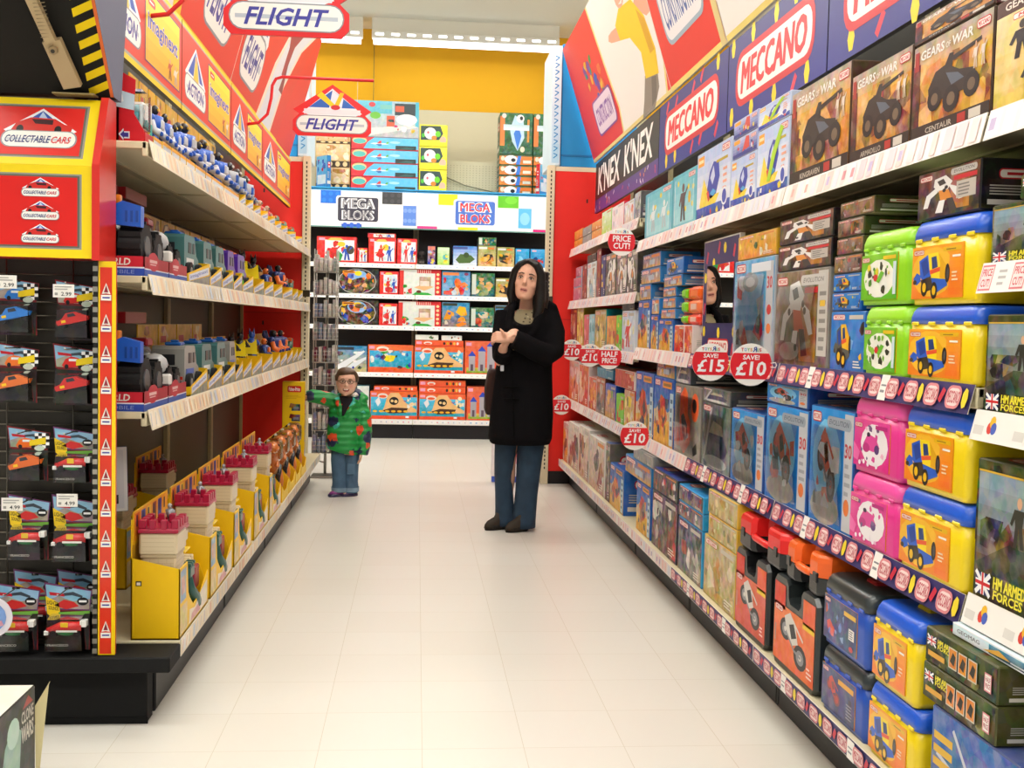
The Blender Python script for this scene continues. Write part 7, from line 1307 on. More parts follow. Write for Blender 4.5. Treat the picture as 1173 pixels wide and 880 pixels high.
def pack(label, x, z1, w, h, car, big, yoff=0., tilt=0.):
    t = thing('carded_toy', label, 'carded toy', (x, 3.318 + yoff, z1), tilt, 'carded toy cars on the rack'); R = random.Random(label)
    b = MB('card'); o = [(-.5, 0), (-.4, -.4), (-.45, -1), (.45, -1), (.43, -.42), (.5, -.12)]; b.prism([(w*px_, 0, h*pz) for px_, pz in o], (0, .001, 0), c('7a1c22'))
    P = Panel(b, (-w/2, -.0005, -h), (1, 0, 0), (0, 0, 1), w, h); P.poly([(.0, 1), (.06, .6), (.94, .58), (1, .88)], c('7a1d26') if not big else c('6a3a6a')); P.poly([(.03, .97), (.08, .62), (.92, .6), (.97, .87)], c('86b4d2', .12)); P.poly([(.07, .74), (.3, .8), (.6, .72), (.95, .76), (.93, .6), (.08, .62)], c('9a9488', .25)); P.poly([(.1, .86), (.44, .83), (.42, .79), (.12, .81)], c('b81c2a'))
    P.poly([(.4, .84), (.6, .86), (.8, .8), (.78, .77), (.58, .81), (.42, .8)], c('3a4450')); P.poly([(.05, .58), (.95, .56), (.92, 0), (.06, 0)], c('2c2624', .06))
    Q = in_(P, .2, .58, .72, .8)
    if big: Q.poly([(0, .35), (.4, .75), (.8, .6), (1, .3), (.5, .1)], c('c82a2a')); P.poly([(.03, .8), (.3, .7), (.34, .5), (.2, .46), (.06, .54)], c('e8c41c')); P.text('LIGHTS', .06, .68, .28, .74, K_, 0, .02, -.03); P.text('SOUNDS', .09, .6, .3, .655, K_, 0, .02, -.02); P.ell(.8, .72, .12, .06, K_); P.rect(.72, .705, .88, .735, W_); P.poly([(.3, .56), (.95, .58), (.95, .54), (.3, .52)], c('6aa83a')); P.text('FRANCESCO', .06, .05, .5, .085, c('d8d4cc')); 
    else:
        Q.poly([(0, .3), (.15, .75), (.4, .95), (.7, .85), (1, .5), (.95, .2), (.1, .1)], c(car)); Q.rect(.3, .6, .66, .78, c('dfe6ea')); Q.ell(.2, .2, .09, .18, K_); Q.ell(.78, .2, .09, .18, K_)
        for i in range(4):
            for k in range(5): P.rect(.64 + i*.085, .6 + k*.055, .725 + i*.085, .655 + k*.055, K_ if (i + k) % 2 else W_)
        P.poly([(.52, .74), (.9, .8), (.9, .68), (.52, .64)], c('e8cc1c')); P.text('QUICK', .58, .72, .86, .77, c('2a2a20'), .1, .02, .02); P.ell(.75, .6, .12, .05, c('c8d0c0', .2))
    P.rect(.42, .9, .58, .93, c('1c1a18')); b.build('backing_card', t)
    b = MB('plastic'); toycar(b, 0, -h*.68, car, w/.115, -.022, big); b.build('toy_car', t)
    b = MB('clear'); zz = [-h*.98, -h*.95, -h*.5, -h*.46]; b.loft([[(px_*w, y_, z) for px_, y_ in ((-.4*k, 0), (.4*k, 0), (.38*k, -dd), (-.38*k, -dd))] for z, k, dd in ((zz[0], 1, .005), (zz[1], 1, .05), (zz[2], .92, .042), (zz[3], .88, .004))], W_, False, True, False); b.build('clear_bubble', t)
    b = MB('metal'); b.tube([(0, .055 - yoff if yoff == 0 else .0005, -h*.085), (0, -.09 if yoff <= 0 else -.01, -h*.085), (0, -.1 if yoff <= 0 else -.015, -h*.06)], .0022, c('a8a49c'), 6); b.build('rack_hook', t)
    return t
PK = [(-1.185, 1.352, .125, .175, '2a7ad0', 0, 'blue toy car carded with a chequered flag, top row of the rack'), (-1.016, 1.345, .122, .18, 'c8241e', 0, 'red toy car carded under a white price ticket, top row'), (-1.185, 1.155, .125, .18, 'e0702a', 0, 'orange toy car carded, second row of the rack'), (-1.018, 1.155, .13, .185, 'cc2420', 0, 'red toy car carded, second row of the rack'),
 (-1.153, .905, .125, .165, 'e0681c', 0, 'orange toy car carded, third row of the rack'), (-1.02, .905, .125, .17, 'd02a2a', 1, 'red, white and green racing car carded, third row'),
 (-1.152, .70, .125, .2, 'd02a2a', 1, 'red and green racing car on a big card, fourth row, further from the red strip'), (-1.022, .70, .13, .205, 'd02a2a', 1, 'red and green racing car on a big card, fourth row, by the red strip'), (-1.178, .44, .14, .205, 'd02a2a', 1, 'red and green racing car on a big card, bottom row, front left'), (-1.027, .44, .14, .205, 'd02a2a', 1, 'red and green racing car on a big card, bottom row, beside the red strip')]
for x, z1, w, h, col, big, l in PK: pack(l, x, z1, w, h, col, big, -.035 if z1 < .5 else 0)
pack('big carded toy half hidden behind the front left one, bottom row', -1.15, .462, .13, .2, 'c83030', 1, .045); pack('big carded toy half hidden behind the one by the red strip, bottom row', -1.021, .462, .13, .2, 'c83030', 1, .045)
def ticket(label, x, z, txt):
    b = MB('card'); b.box(-.03, .03, -.001, .001, 0, .038, c('ece9e2')); P = Panel(b, (-.03, -.001, 0), (1, 0, 0), (0, 0, 1), .06, .038); lines(P, random.Random(label), 2, c('a8a6a2'), .1, .55, .9, .92); P.text(txt, .4, .12, .88, .42, c('3a3a3a'), 0, .01); P.rect(.1, .16, .24, .36, c('9a9894')); P.rect(0, 0, .02, 1, c('8a7a9a'))
    o = tag(b.build('hanging_price_ticket'), label, 'price ticket', 'white price tickets on the rack'); o.location = (x, 3.215, z)
ticket('white 2.99 price ticket above the blue carded car', -1.18, 1.312, '2.99'); ticket('white 2.99 price ticket above the red carded car', -1.02, 1.29, '2.99'); ticket('white 4.99 price ticket on the fourth row, further from the red strip', -1.165, .667, '4.99'); ticket('white 4.99 price ticket on the fourth row, nearer the red strip', -1.01, .68, '4.99')
b = MB('gloss'); b.cyl((0, .001, 0), (0, -.001, 0), .06, c('e8e4ee'), 28); P = Panel(b, (-.06, -.0015, -.06), (1, 0, 0), (0, 0, 1), .12, .12); P.ell(.5, .5, .36, .36, c('7aa0dc')); P.poly([(.2, .3), (.75, .42), (.8, .3), (.3, .18)], c('d89ab0')); o = tag(b.build('hanging_price_disc'), 'pale blue and pink disc at the very edge beside the bottom carded cars', 'price sign'); o.location = (-1.215, 3.19, .36)
# carton on the floor in the corner
def a_wars(P, R):
    P.grad(0, 0, 1, 1, c('262c28', .06), c('3a3c36', .08)); P.poly([(.62, .2), (.7, .72), (.78, .86), (.86, .74), (.84, .4), (.76, .15)], c('8fb0a4', .12)); P.ell(.78, .78, .06, .12, c('b4d0c4', .1)); P.poly([(.56, .5), (.7, .62), (.7, .54), (.58, .42)], c('7a9a90')); P.text('WARS', .86, .62, .985, .76, c('d8d6cc'), 0, .03); P.text('CLONE', .86, .78, .985, .88, c('c8c6bc'), 0, .03); P.poly([(.87, .9), (.93, .98), (.98, .9)], c('a84a4a'))
o = carton('carton', 'dark carton with a white top on the floor below the car rack', 'carton', None, -.942, 2.42, 0, .66, .4, .309, PI/2, (a_wars, '2c302c', 'e4dfd0'))
b = MB('card'); b.prism([(0, 0, -.05), (.035, .004, .012), (.03, .01, -.0), (0, .008, -.3)], (0, .003, 0), c('e0d4a0'))
o = tag(b.build('cardboard_sheet'), 'yellowish cardboard corner sticking out behind the dark carton', 'cardboard'); o.location = (-.944, 2.755, .302)
# ------------------------------------------------------------------ wire rack at the corner, carton behind the woman
t = thing('wire_rack', 'silver wire basket rack full of small packs at the corner behind the boy', 'wire rack', (-.72, 8.6, 0), 0)
b = MB('metal')
for x in (-.085, .085):
    for y in (-.08, .1): b.tube([(x, y, .1), (x, y, 1.8)], .005, c('a8a59c'), 8)
b.box(-.1, .1, -.1, .12, 0, .012, c('8a877e'), .003); b.tube([(0, .1, 0), (0, .1, 1.8)], .012, c('9a978e'), 8); b.tube([(0, .1, .1), (-.085, .1, .12)], .006, c('9a978e'), 6); b.build('rack_frame', t)
for k in range(9):
    z = .2 + k*.178; b = MB('metal')
    for q in (0, .03, .06, .09): b.tube([(-.09, -.1, z + q), (.09, -.1, z + q), (.09, .1, z + q), (-.09, .1, z + q), (-.09, -.1, z + q)], .0022, c('c2bfb6'), 5)
    for i in range(7): b.tube([(-.09 + .03*i, -.1, z), (-.09 + .03*i, -.1, z + .1)], .0018, c('c2bfb6'), 5)
    b.box(-.09, .09, -.1, .1, z - .003, z, c('a29f96')); b.build('wire_basket', t)
R = random.Random(2); b = MB('card')
for k in range(9):
    for i in range(5):
        x = -.07 + i*.035; z = .205 + k*.178; h = R.uniform(.1, .14); cc = c(R.choice(['b8b6b2', 'd8d4cc', '8a8c90', '6a3c3a', 'c8c4ba', '9a9c9e', '7a88a0']), .25)
        b.box(x - .013, x + .013, R.uniform(-.09, -.06), .06, z, z + h, cc, .003)
tag(b.build('pouches', t), kind='stuff')
def a_pk(P, R): P.grad(0, 0, 1, 1, c('f0e8ea', .05), c('f2eef0', .05)); P.rect(0, 0, 1, .07, c('3a5cc0')); P.ell(.45, .4, .22, .2, c('e8a8b4')); P.ell(.45, .4, .14, .13, c('d8606c')); P.poly([(.2, .62), (.3, .8), (.42, .62), (.6, .86), (.7, .62)], c('9ab4d8', .1)); P.rect(0, .93, 1, 1, c('e8c0c8'))
carton('carton', 'white carton with pink print standing on the floor behind the woman', 'carton', None, .78, 8.37, 0, .36, .12, .66, -.06, (a_pk, 'e4dcdc', 'f0ece8'))
b = MB('card'); b.box(-.09, .09, 0, .03, 0, .6, c('c82030'), .002, f=c('d02434')); o = tag(b.build('red_carton'), 'narrow red carton on the floor beside the slotted post behind the woman', 'carton'); o.location = (.9, 8.53, 0)
# ------------------------------------------------------------------ people
def skin_body(name, parent, build, vox, colour, smooth=6):
    b = MB('skin'); build(b)
    me = bpy.data.meshes.new('raw'); me.from_pydata([tuple(v) for v in b.v], [], b.f)
    o = bpy.data.objects.new('raw', me); COL.objects.link(o)
    m = o.modifiers.new('r', 'REMESH'); m.mode = 'VOXEL'; m.voxel_size = vox
    if smooth:
        s = o.modifiers.new('s', 'SMOOTH'); s.factor = .5; s.iterations = smooth
    dg = bpy.context.evaluated_depsgraph_get(); dg.update()
    nm = bpy.data.meshes.new_from_object(o.evaluated_get(dg)); bpy.data.objects.remove(o); bpy.data.meshes.remove(me)
    nm.name = name
    at = nm.color_attributes.new('Col', 'FLOAT_COLOR', 'POINT'); buf = []
    for v in nm.vertices: buf.extend(colour(v.co))
    at.data.foreach_set('color', buf); nm.polygons.foreach_set('use_smooth', [True] * len(nm.polygons))
    return nm
def place(nm, name, mat, parent, loc):
    nm.materials.clear(); nm.materials.append(MATS[mat]); o = bpy.data.objects.new(name, nm); COL.objects.link(o); o.parent = parent; return o
def ering(cx, cy, z, rx, ry, n=28, e=2.3, tilt=0.):
    pts = []
    for k in range(n):
        q = 2*PI*k/n; a, s = math.cos(q), math.sin(q)
        x = rx * math.copysign(abs(a)**(2/e), a); pts.append((cx + x, cy + ry * math.copysign(abs(s)**(2/e), s), z + tilt * x))
    return pts
def head_raw(b, H, k, child=False):
    # H: matrix of the head, k: scale; local -y is the face, z up, origin mid-head
    b.T = H @ Matrix.Scale(k, 4)
    n = 28; rings = []
    prof = [(-.118, .018, .025, -.052), (-.112, .034, .036, -.045), (-.098, .048, .052, -.034), (-.075, .058, .066, -.022), (-.045, .066, .082, -.008), (-.015, .071, .09, 0), (.015, .073, .093, .002), (.045, .074, .094, .004), (.075, .07, .088, .006), (.1, .056, .07, .008), (.116, .034, .044, .01), (.122, .012, .016, .01)]
    if child: prof = [(z * (.86 if z < 0 else 1.), rx * 1.1 * (1.12 if -.11 < z < -.03 else 1), ry * 1.02, y) for z, rx, ry, y in prof]
    for z, rx, ry, y in prof: rings.append(ering(0, y, z, rx, ry, n, 2.15))
    b.loft(rings, W_)
    fy = -.088
    nz = .8 if child else 1
    b.tube([(0, fy + .004, .022), (0, fy - .006, 0), (0, fy - .016 * nz, -.018), (0, fy - .006, -.03)], [.007, .009, .0125, .009], W_, 10)
    for s in (-1, 1): b.ball((s*.009, fy - .003, -.026), (.008, .009, .007), W_)
    b.tube([(-.026, fy + .014, -.056), (-.012, fy + .002, -.052), (0, fy - .001, -.053), (.012, fy + .002, -.052), (.026, fy + .014, -.056)], [.004, .007, .007, .007, .004], W_, 8)
    b.tube([(-.022, fy + .014, -.068), (0, fy + .001, -.071), (.022, fy + .014, -.068)], [.005, .0085, .005], W_, 8)
    b.ball((0, fy + .017, -.098), (.022, .02, .016), W_)
    for s in (-1, 1):
        b.ball((s*.036, fy + .033, -.024), (.03, .024, .03), W_); b.ball((s*.031, fy + .012, .036), (.026, .012, .008), W_)
        b.ball((s*(.074 if not child else .082), .012, .0), (.009, .02, .032), W_)
    b.T = Matrix()
def head_colour(H, k, skin, lip, cheek, mouth, grin=False):
    I = (H @ Matrix.Scale(k, 4)).inverted()
    def f(co):
        p = I @ co
        if abs(p.z) > .2 or abs(p.x) > .15 or abs(p.y) > .16: return skin
        if p.y < -.05:
            if grin and abs(p.x) < .027 and -.07 + 9*p.x*p.x < p.z < -.052 + 6*p.x*p.x: return c('e8ddd2') if p.z > -.0605 + 5*p.x*p.x and abs(p.x) < .02 else c('8a3230')
            if mouth and abs(p.x) < .019 and -.0655 < p.z < -.0585: return c('6a322c')
            if abs(p.x) < .025 - abs(p.z + .062)*.6 and -.0725 < p.z < -.05: return lip
            if abs(abs(p.x) - .031) < .017 and abs(p.z - .012) < .008: return tuple(a * .86 for a in skin[:3]) + (1,)
            d = math.hypot(abs(p.x) - .042, p.z + .025)
            if d < .03:
                t = (1 - d/.03) * .6; return tuple(a + (b_ - a)*t for a, b_ in zip(skin, cheek))
        return skin
    return f
SK = c('dfae93')
def face_parts(parent, H, k, iris, brow, tilt=0., big=1., lid=SK):
    M = H @ Matrix.Scale(k, 4)
    for s in (-1, 1):
        b = MB('gloss'); b.T = M; ce = Vector((s*.031, -.0795, .012)); b.ball(ce, (.0122*big, .0105, .0072*big), c('e6e0d8'), 12, 8)
        b.ball(ce + Vector((0, -.0075, 0)), (.0062, .004, .0068), c(iris), 12, 8); b.ball(ce + Vector((0, -.0098, 0)), (.003, .0022, .0034), c('0c0a0a'), 10, 6)
        b.use('skin'); b.ball(ce + Vector((0, .0015, .0042)), (.0138*big, .0118, .0064*big), lid, 12, 8); b.ball(ce + Vector((0, .002, -.0062)), (.0132*big, .0108, .005*big), lid, 12, 8); b.use('gloss')
        b.tube([(s*.017, -.0875, .014), (s*.026, -.0915, .0212), (s*.036, -.089, .0208), (s*.046, -.081, .013)], .0022, c(brow), 6); b.build('eye', parent)
        b = MB('hair'); b.T = M; b.tube([(s*.015, -.0935, .032 + tilt), (s*.03, -.094, .039), (s*.048, -.082, .034)], [.0028, .0034, .0016], c(brow), 7); b.build('eyebrow', parent)
def fingers(b, wr, d, up, L, curl, spread=.012, thumb=1, r=.0085, tdir=None):
    # wr: wrist, d: pointing direction, up: back of the hand, L: hand length
    d = Vector(d).normalized(); up = Vector(up); up = (up - d*up.dot(d)).normalized(); s = d.cross(up); wr = Vector(wr)
    pl = L * .52
    b.tube([wr - d*.015, wr + d*pl*.3, wr + d*pl*.75, wr + d*pl*1.02], [L*.15, L*.19, L*.215, L*.16], W_, 12, flat=.5) if False else None
    for q in (-1.5, -.5, .5, 1.5): b.tube([wr + s*q*L*.06, wr + d*pl*.6 + s*q*L*.085, wr + d*pl + s*q*L*.1], [L*.1, L*.098, L*.075], W_, 9)
    for i, (q, l) in enumerate(((-1.5, .42), (-.5, .47), (.5, .44), (1.5, .34))):
        p = wr + d*pl*.95 + s*q*L*.102; a = 0; pts = [p]; dd = d + s*q*spread
        for j, seg in enumerate((.44, .32, .24)):
            a += curl[i] * (1, 1.15, .8)[j]; v = (dd*math.cos(a) - up*math.sin(a)).normalized(); p = p + v*(l*L*seg); pts.append(p)
        b.tube(pts, [r*1.08, r, r*.93, r*.72], W_, 8); b.ball(pts[-1], r*.75, W_, 8, 6)
    t0 = wr + d*pl*.28 - s*thumb*L*.12; td = Vector(tdir) if tdir else (d*.7 - s*thumb*.75 - up*.15); td.normalize()
    t1 = t0 + td*L*.2; t2 = t1 + (td*.85 + d*.3).normalized()*L*.16; t3 = t2 + (td*.7 + d*.45).normalized()*L*.12
    b.tube([t0 - td*L*.06, t0, t1, t2, t3], [r*1.3, r*1.5, r*1.2, r*1.08, r*.75], W_, 8); b.ball(t3, r*.78, W_, 8, 6)
# --- woman
wo = thing('person', 'woman with long black hair in a black coat and blue jeans, standing with hands raised', 'person', (.6, 6.5, 0))
Oi = Matrix.Translation((-.6, -6.5, 0))
HW = Oi @ Matrix.Translation((.658, 6.475, 1.505)) @ Matrix.Rotation(.16, 4, 'Y') @ Matrix.Rotation(-.24, 4, 'Z') @ Matrix.Rotation(-.03, 4, 'X'); kW = 1.0
def wbody(b):
    head_raw(b, HW, kW); b.T = Oi
    b.tube([(.668, 6.53, 1.47), (.664, 6.535, 1.40), (.662, 6.545, 1.33), (.664, 6.55, 1.26)], [.046, .044, .052, .07], W_, 16)
    b.loft([ering(.664, 6.55, z, rx, ry) for z, rx, ry in ((.84, .15, .1), (.95, .135, .095), (1.05, .13, .09), (1.18, .145, .095), (1.28, .16, .085), (1.33, .12, .065))], W_)
    for x, k_, a in ((.605, .56, .552), (.715, .69, .672)): b.tube([(x, 6.53, .86), (x - .01, 6.52, .65), (k_, 6.49, .45), (k_, 6.49, .3), (a, 6.5, .1), (a, 6.48, .045)], [.085, .075, .055, .052, .036, .034], W_, 12); b.tube([(a, 6.5, .04), (a - .08, 6.44, .03)], [.032, .026], W_, 10)
    b.tube([(.80, 6.54, 1.3), (.825, 6.48, 1.17), (.795, 6.4, 1.065), (.67, 6.33, 1.11), (.56, 6.305, 1.16), (.54, 6.3, 1.168)], [.05, .045, .038, .033, .026, .025], W_, 10)
    b.tube([(.53, 6.54, 1.3), (.505, 6.5, 1.15), (.505, 6.42, 1.02), (.505, 6.36, 1.07), (.512, 6.335, 1.115)], [.05, .045, .038, .032, .026], W_, 10)
    fingers(b, (.545, 6.3, 1.165), (-1, -.1, .05), (.1, -.9, .45), .165, (.75, .85, .9, .9), thumb=1, tdir=(-.3, -.25, 1))
    fingers(b, (.512, 6.335, 1.11), (.35, -.35, .9), (-.9, -.3, .25), .16, (.5, .55, .6, .65), thumb=-1, tdir=(-.3, -.5, .7))
    b.T = Matrix()
me = skin_body('body', wo, wbody, .0042, head_colour(HW, kW, SK, c('c98478'), c('e0ac94'), True)); place(me, 'body', 'skin', wo, None)
face_parts(wo, HW, kW, '4a3a30', '2a1c18', .004)
def blob_mesh(name, parent, build, vox, mat, col, sm=8):
    m = skin_body(name, parent, build, vox, lambda co: col, sm); return place(m, name, mat, parent, None)
def whair(b):
    b.T = HW
    b.ball((0, .034, .03), (.092, .092, .108), W_, 18, 12); b.ball((.0, .02, .06), (.088, .088, .082), W_, 16, 10)
    b.tube([(-.02, -.07, .118), (-.055, -.062, .09), (-.08, -.04, .045), (-.087, -.022, -.02), (-.088, -.012, -.09), (-.07, -.005, -.15)], [.012, .02, .024, .024, .026, .016], W_, 10)
    b.tube([(-.01, -.07, .12), (.045, -.068, .1), (.08, -.045, .05), (.09, -.03, -.02), (.098, -.02, -.1), (.1, -.015, -.17), (.085, -.02, -.215)], [.012, .022, .028, .032, .036, .034, .016], W_, 10)
    for x, w_ in ((-.06, .036), (-.02, .04), (.03, .042), (.07, .04)): b.tube([(x, .07, .08), (x*1.15, .09, -.02), (x*1.25, .085, -.12), (x*1.2, .07, -.2)], [w_, w_*1.1, w_, .02], W_, 10)
    b.tube([(.085, .02, .02), (.105, .03, -.08), (.11, .03, -.17), (.1, .02, -.22)], [.036, .042, .04, .016], W_, 10)
    b.T = Matrix()
blob_mesh('hair', wo, whair, .006, 'hair', c('0d0b0c'), 4)
# coat
CR = [(.522, .455, .815, .15, -.02), (.56, .44, .83, .165, -.015), (.70, .452, .835, .16, -.005), (.86, .47, .828, .15, 0), (.98, .482, .822, .142, 0), (1.08, .492, .828, .138, .005), (1.18, .498, .838, .132, .012), (1.27, .503, .842, .118, .022), (1.33, .512, .838, .098, .032), (1.362, .54, .81, .08, .04), (1.385, .585, .765, .062, .05)]
def cring(i, grow=0.):
    z, xl, xr, ry, dy = CR[i]; cx, cy = (xl+xr)/2, 6.5 + dy; drop = {7: .03, 8: .085, 9: .125, 10: .15}.get(i, 0); out = []
    for x, y, zz in ering(cx, cy, z, (xr-xl)/2 + grow, ry + grow, 36, 2.5, .03 if z > 1.3 else 0):
        f = max(0, (cy - y)/ry); g = max(0., 1 - (abs(x - .645)/.13)**2); out.append((x, y - (.035*f*g if drop else 0), zz - drop*f*g))
    return out
def wcoat(b):
    b.T = Oi; b.loft([cring(i) for i in range(len(CR))], W_)
    b.tube([(.79, 6.53, 1.32), (.825, 6.48, 1.2), (.815, 6.41, 1.09), (.775, 6.36, 1.065), (.68, 6.325, 1.105), (.6, 6.305, 1.145), (.568, 6.3, 1.158)], [.07, .072, .07, .068, .063, .06, .058], W_, 16)
    b.tube([(.53, 6.53, 1.32), (.512, 6.49, 1.17), (.51, 6.42, 1.05), (.508, 6.375, 1.05), (.51, 6.345, 1.085)], [.06, .064, .06, .055, .05], W_, 14)
    b.tube([(.59, 6.50, 1.385), (.562, 6.455, 1.33), (.545, 6.405, 1.21), (.565, 6.365, 1.06)], [.016, .024, .026, .012], W_, 10); b.tube([(.745, 6.51, 1.39), (.752, 6.455, 1.33), (.70, 6.40, 1.22), (.625, 6.362, 1.09)], [.022, .032, .03, .012], W_, 10)
    b.tube([(.58, 6.56, 1.385), (.66, 6.63, 1.4), (.75, 6.57, 1.39)], [.02, .04, .03], W_, 10); b.tube([(.76, 6.5, 1.38), (.82, 6.5, 1.345), (.845, 6.52, 1.32)], [.03, .035, .02], W_, 10)
    b.T = Matrix()
blob_mesh('coat', wo, wcoat, .007, 'wool', c('121113'), 5)
b = MB('wool'); b.T = Oi; b.tube([(.56, 6.347, 1.0), (.575, 6.337, .8), (.585, 6.327, .56)], .004, c('08080a'), 6); b.tube([(.52, 6.348, .87), (.58, 6.338, .872), (.62, 6.338, .868)], .006, c('0a0a0b'), 6); b.tube([(.52, 6.345, .8), (.58, 6.336, .802), (.61, 6.336, .8)], .006, c('0a0a0b'), 6); b.build('coat_fastening', wo)
# shirt that shows between the lapels
b = MB('cloth'); b.T = Oi; R = random.Random(6); n = 7; rows = [(1.335, .60, .725, 6.472), (1.30, .582, .735, 6.445), (1.25, .562, .715, 6.415), (1.2, .555, .69, 6.393), (1.15, .555, .655, 6.375), (1.09, .56, .62, 6.366)]
ids = [[b.pt((xa + (xb-xa)*i/n, y - .012*math.sin(PI*i/n), z)) for i in range(n+1)] for z, xa, xb, y in rows]
for r0, r1 in zip(ids, ids[1:]):
    for i in range(n): b.face([r1[i], r1[i+1], r0[i+1], r0[i]], c('8d8468'), True)
for _ in range(26):
    t_ = R.uniform(.1, .8); i0 = int(t_*(len(rows)-1)); f = t_*(len(rows)-1) - i0; z, xa, xb, y = [p + (q - p)*f for p, q in zip(rows[i0], rows[i0+1])]; u = R.uniform(.15, .85); b.ball((xa + (xb-xa)*u, y - .012*math.sin(PI*u) - .001, z), (.006, .0025, .005), c(R.choice(['4a4234', '5a5242', 'b0a88a'])), 8, 5)
b.build('shirt', wo)
b = MB('denim'); b.T = Oi; jc = c('22394e')
def leg(path): b.loft([ering(x, y, z, rx, ry, 20, 2.2) for x, y, z, rx, ry in path], jc, True, True)
leg([(.605, 6.52, .86, .1, .11), (.575, 6.51, .66, .088, .095), (.553, 6.5, .52, .07, .082), (.546, 6.495, .42, .063, .074), (.543, 6.495, .33, .058, .07), (.547, 6.5, .22, .055, .068), (.553, 6.5, .12, .058, .075), (.556, 6.492, .06, .062, .085), (.557, 6.487, .022, .064, .09)])
leg([(.715, 6.52, .86, .105, .11), (.715, 6.5, .66, .098, .1), (.702, 6.48, .52, .085, .09), (.694, 6.468, .42, .078, .082), (.688, 6.46, .33, .073, .076), (.68, 6.455, .22, .069, .073), (.672, 6.45, .12, .071, .078), (.665, 6.44, .06, .074, .088), (.662, 6.435, .02, .076, .095)])
b.loft([ering(.66, 6.52, z, rx, .13, 24, 2.4) for z, rx in ((.78, .16), (.9, .165), (.98, .155))], jc); b.build('jeans', wo)
for (x, y), s in (((.512, 6.455), 1), ((.632, 6.39), 1)):
    b = MB('matte'); b.T = Oi @ Matrix.Translation((x, y, 0)) @ Matrix.Rotation(.55, 4, 'Z'); br = c('3a322a')
    b.loft([[(px_, py_, z) for px_, py_ in pts] for z, pts in [(z, [(-.075 + (-.0 + .165*(1 + math.cos(q))/2)*1 - .02, math.sin(q)*wd*(.75 + .25*math.sin(q/2)), ) for q in [2*PI*k/20 for k in range(20)]]) for z, wd in ((0, .04), (.012, .043), (.03, .042))]], c('241f1a'), True, True)
    b.loft([ering(-.012, 0, z, rx, ry, 20, 2.2) for z, rx, ry in ((.012, .088, .04), (.035, .082, .038), (.052, .066, .034))] + [ering(.02, 0, .072, .046, .032, 20), ering(.03, 0, .1, .04, .034, 20)], br); b.build('shoe', wo)
b = MB('matte'); b.T = Oi; b.loft([rring(rx*2, .2, .03, z, .468 + dx, 6.6) for z, rx, dx in ((.69, .035, 0), (.72, .045, 0), (.85, .048, .004), (.94, .04, .01), (.965, .03, .012))], c('33201c'))
b.tube([(.48, 6.54, .95), (.515, 6.5, 1.12), (.56, 6.47, 1.33), (.6, 6.56, 1.4)], .012, c('2a1a17'), 8, flat=.4); bag = b.build('handbag', wo)
b = MB('gloss'); b.T = Oi; b.box(.497, .518, 6.365, 6.372, .965, 1.0, c('d8dce4'), .002); b.build('phone', wo)
# --- boy
bo = thing('person', 'small boy with glasses in a green dinosaur jacket, one arm stretched out', 'person', (-.48, 7.66, 0))
Oc = Matrix.Translation((.48, -7.66, 0)); kB = .82
HB = Oc @ Matrix.Translation((-.488, 7.625, .808)) @ Matrix.Rotation(.06, 4, 'Y') @ Matrix.Rotation(.04, 4, 'Z') @ Matrix.Rotation(-.02, 4, 'X')
def bbody(b):
    head_raw(b, HB, kB, True); b.T = Oc
    b.tube([(-.488, 7.65, .76), (-.488, 7.66, .7), (-.486, 7.665, .62)], [.04, .038, .05], W_, 14)
    b.loft([ering(-.485, 7.67, z, rx, ry) for z, rx, ry in ((.3, .085, .07), (.42, .09, .07), (.55, .09, .068), (.65, .085, .06), (.69, .05, .04))], W_)
    for x, a in ((-.53, -.53), (-.445, -.455)): b.tube([(x, 7.66, .34), (x, 7.65, .2), (a, 7.66, .06), (a, 7.66, .035)], [.048, .04, .03, .028], W_, 10); b.tube([(a, 7.655, .03), (a - .05, 7.62, .022)], [.026, .02], W_, 9)
    b.tube([(-.57, 7.67, .67), (-.64, 7.655, .685), (-.72, 7.645, .70), (-.745, 7.64, .7)], [.034, .03, .025, .022], W_, 10); fingers(b, (-.742, 7.64, .7), (-1, -.25, .05), (0, .35, .95), .105, (.2, .22, .25, .3), thumb=-1, r=.0068)
    b.tube([(-.385, 7.67, .65), (-.365, 7.65, .52), (-.375, 7.635, .4), (-.38, 7.625, .33)], [.034, .03, .025, .022], W_, 10); fingers(b, (-.38, 7.625, .325), (.0, -.2, -1), (1, 0, 0), .1, (.25, .3, .3, .35), thumb=-1, r=.0066)
    b.T = Matrix()
me = skin_body('body', bo, bbody, .004, head_colour(HB, kB, c('e6b9a0'), c('c4766a'), c('e28a7c'), True, True)); place(me, 'body', 'skin', bo, None)
face_parts(bo, HB, kB, '5a5248', 'a07a5a', 0, 1.15, c('e6b9a0'))
def bhair(b):
    b.T = HB @ Matrix.Scale(kB, 4); b.ball((0, .02, .045), (.094, .094, .088), W_, 18, 12)
    b.ball((-.01, -.02, .085), (.078, .07, .05), W_, 18, 10); b.ball((.03, -.05, .095), (.045, .034, .024), W_, 14, 8); b.ball((-.035, -.045, .09), (.04, .034, .022), W_, 14, 8)
    for s in (-1, 1): b.tube([(s*.066, -.045, .09), (s*.086, -.03, .05), (s*.09, -.012, .012)], [.018, .018, .01], W_, 8)
    b.ball((0, .06, -.02), (.075, .05, .06), W_, 14, 8); b.T = Matrix()
blob_mesh('hair', bo, bhair, .005, 'hair', c('5c4430'), 3)
b = MB('metal'); b.T = HB @ Matrix.Scale(kB, 4)
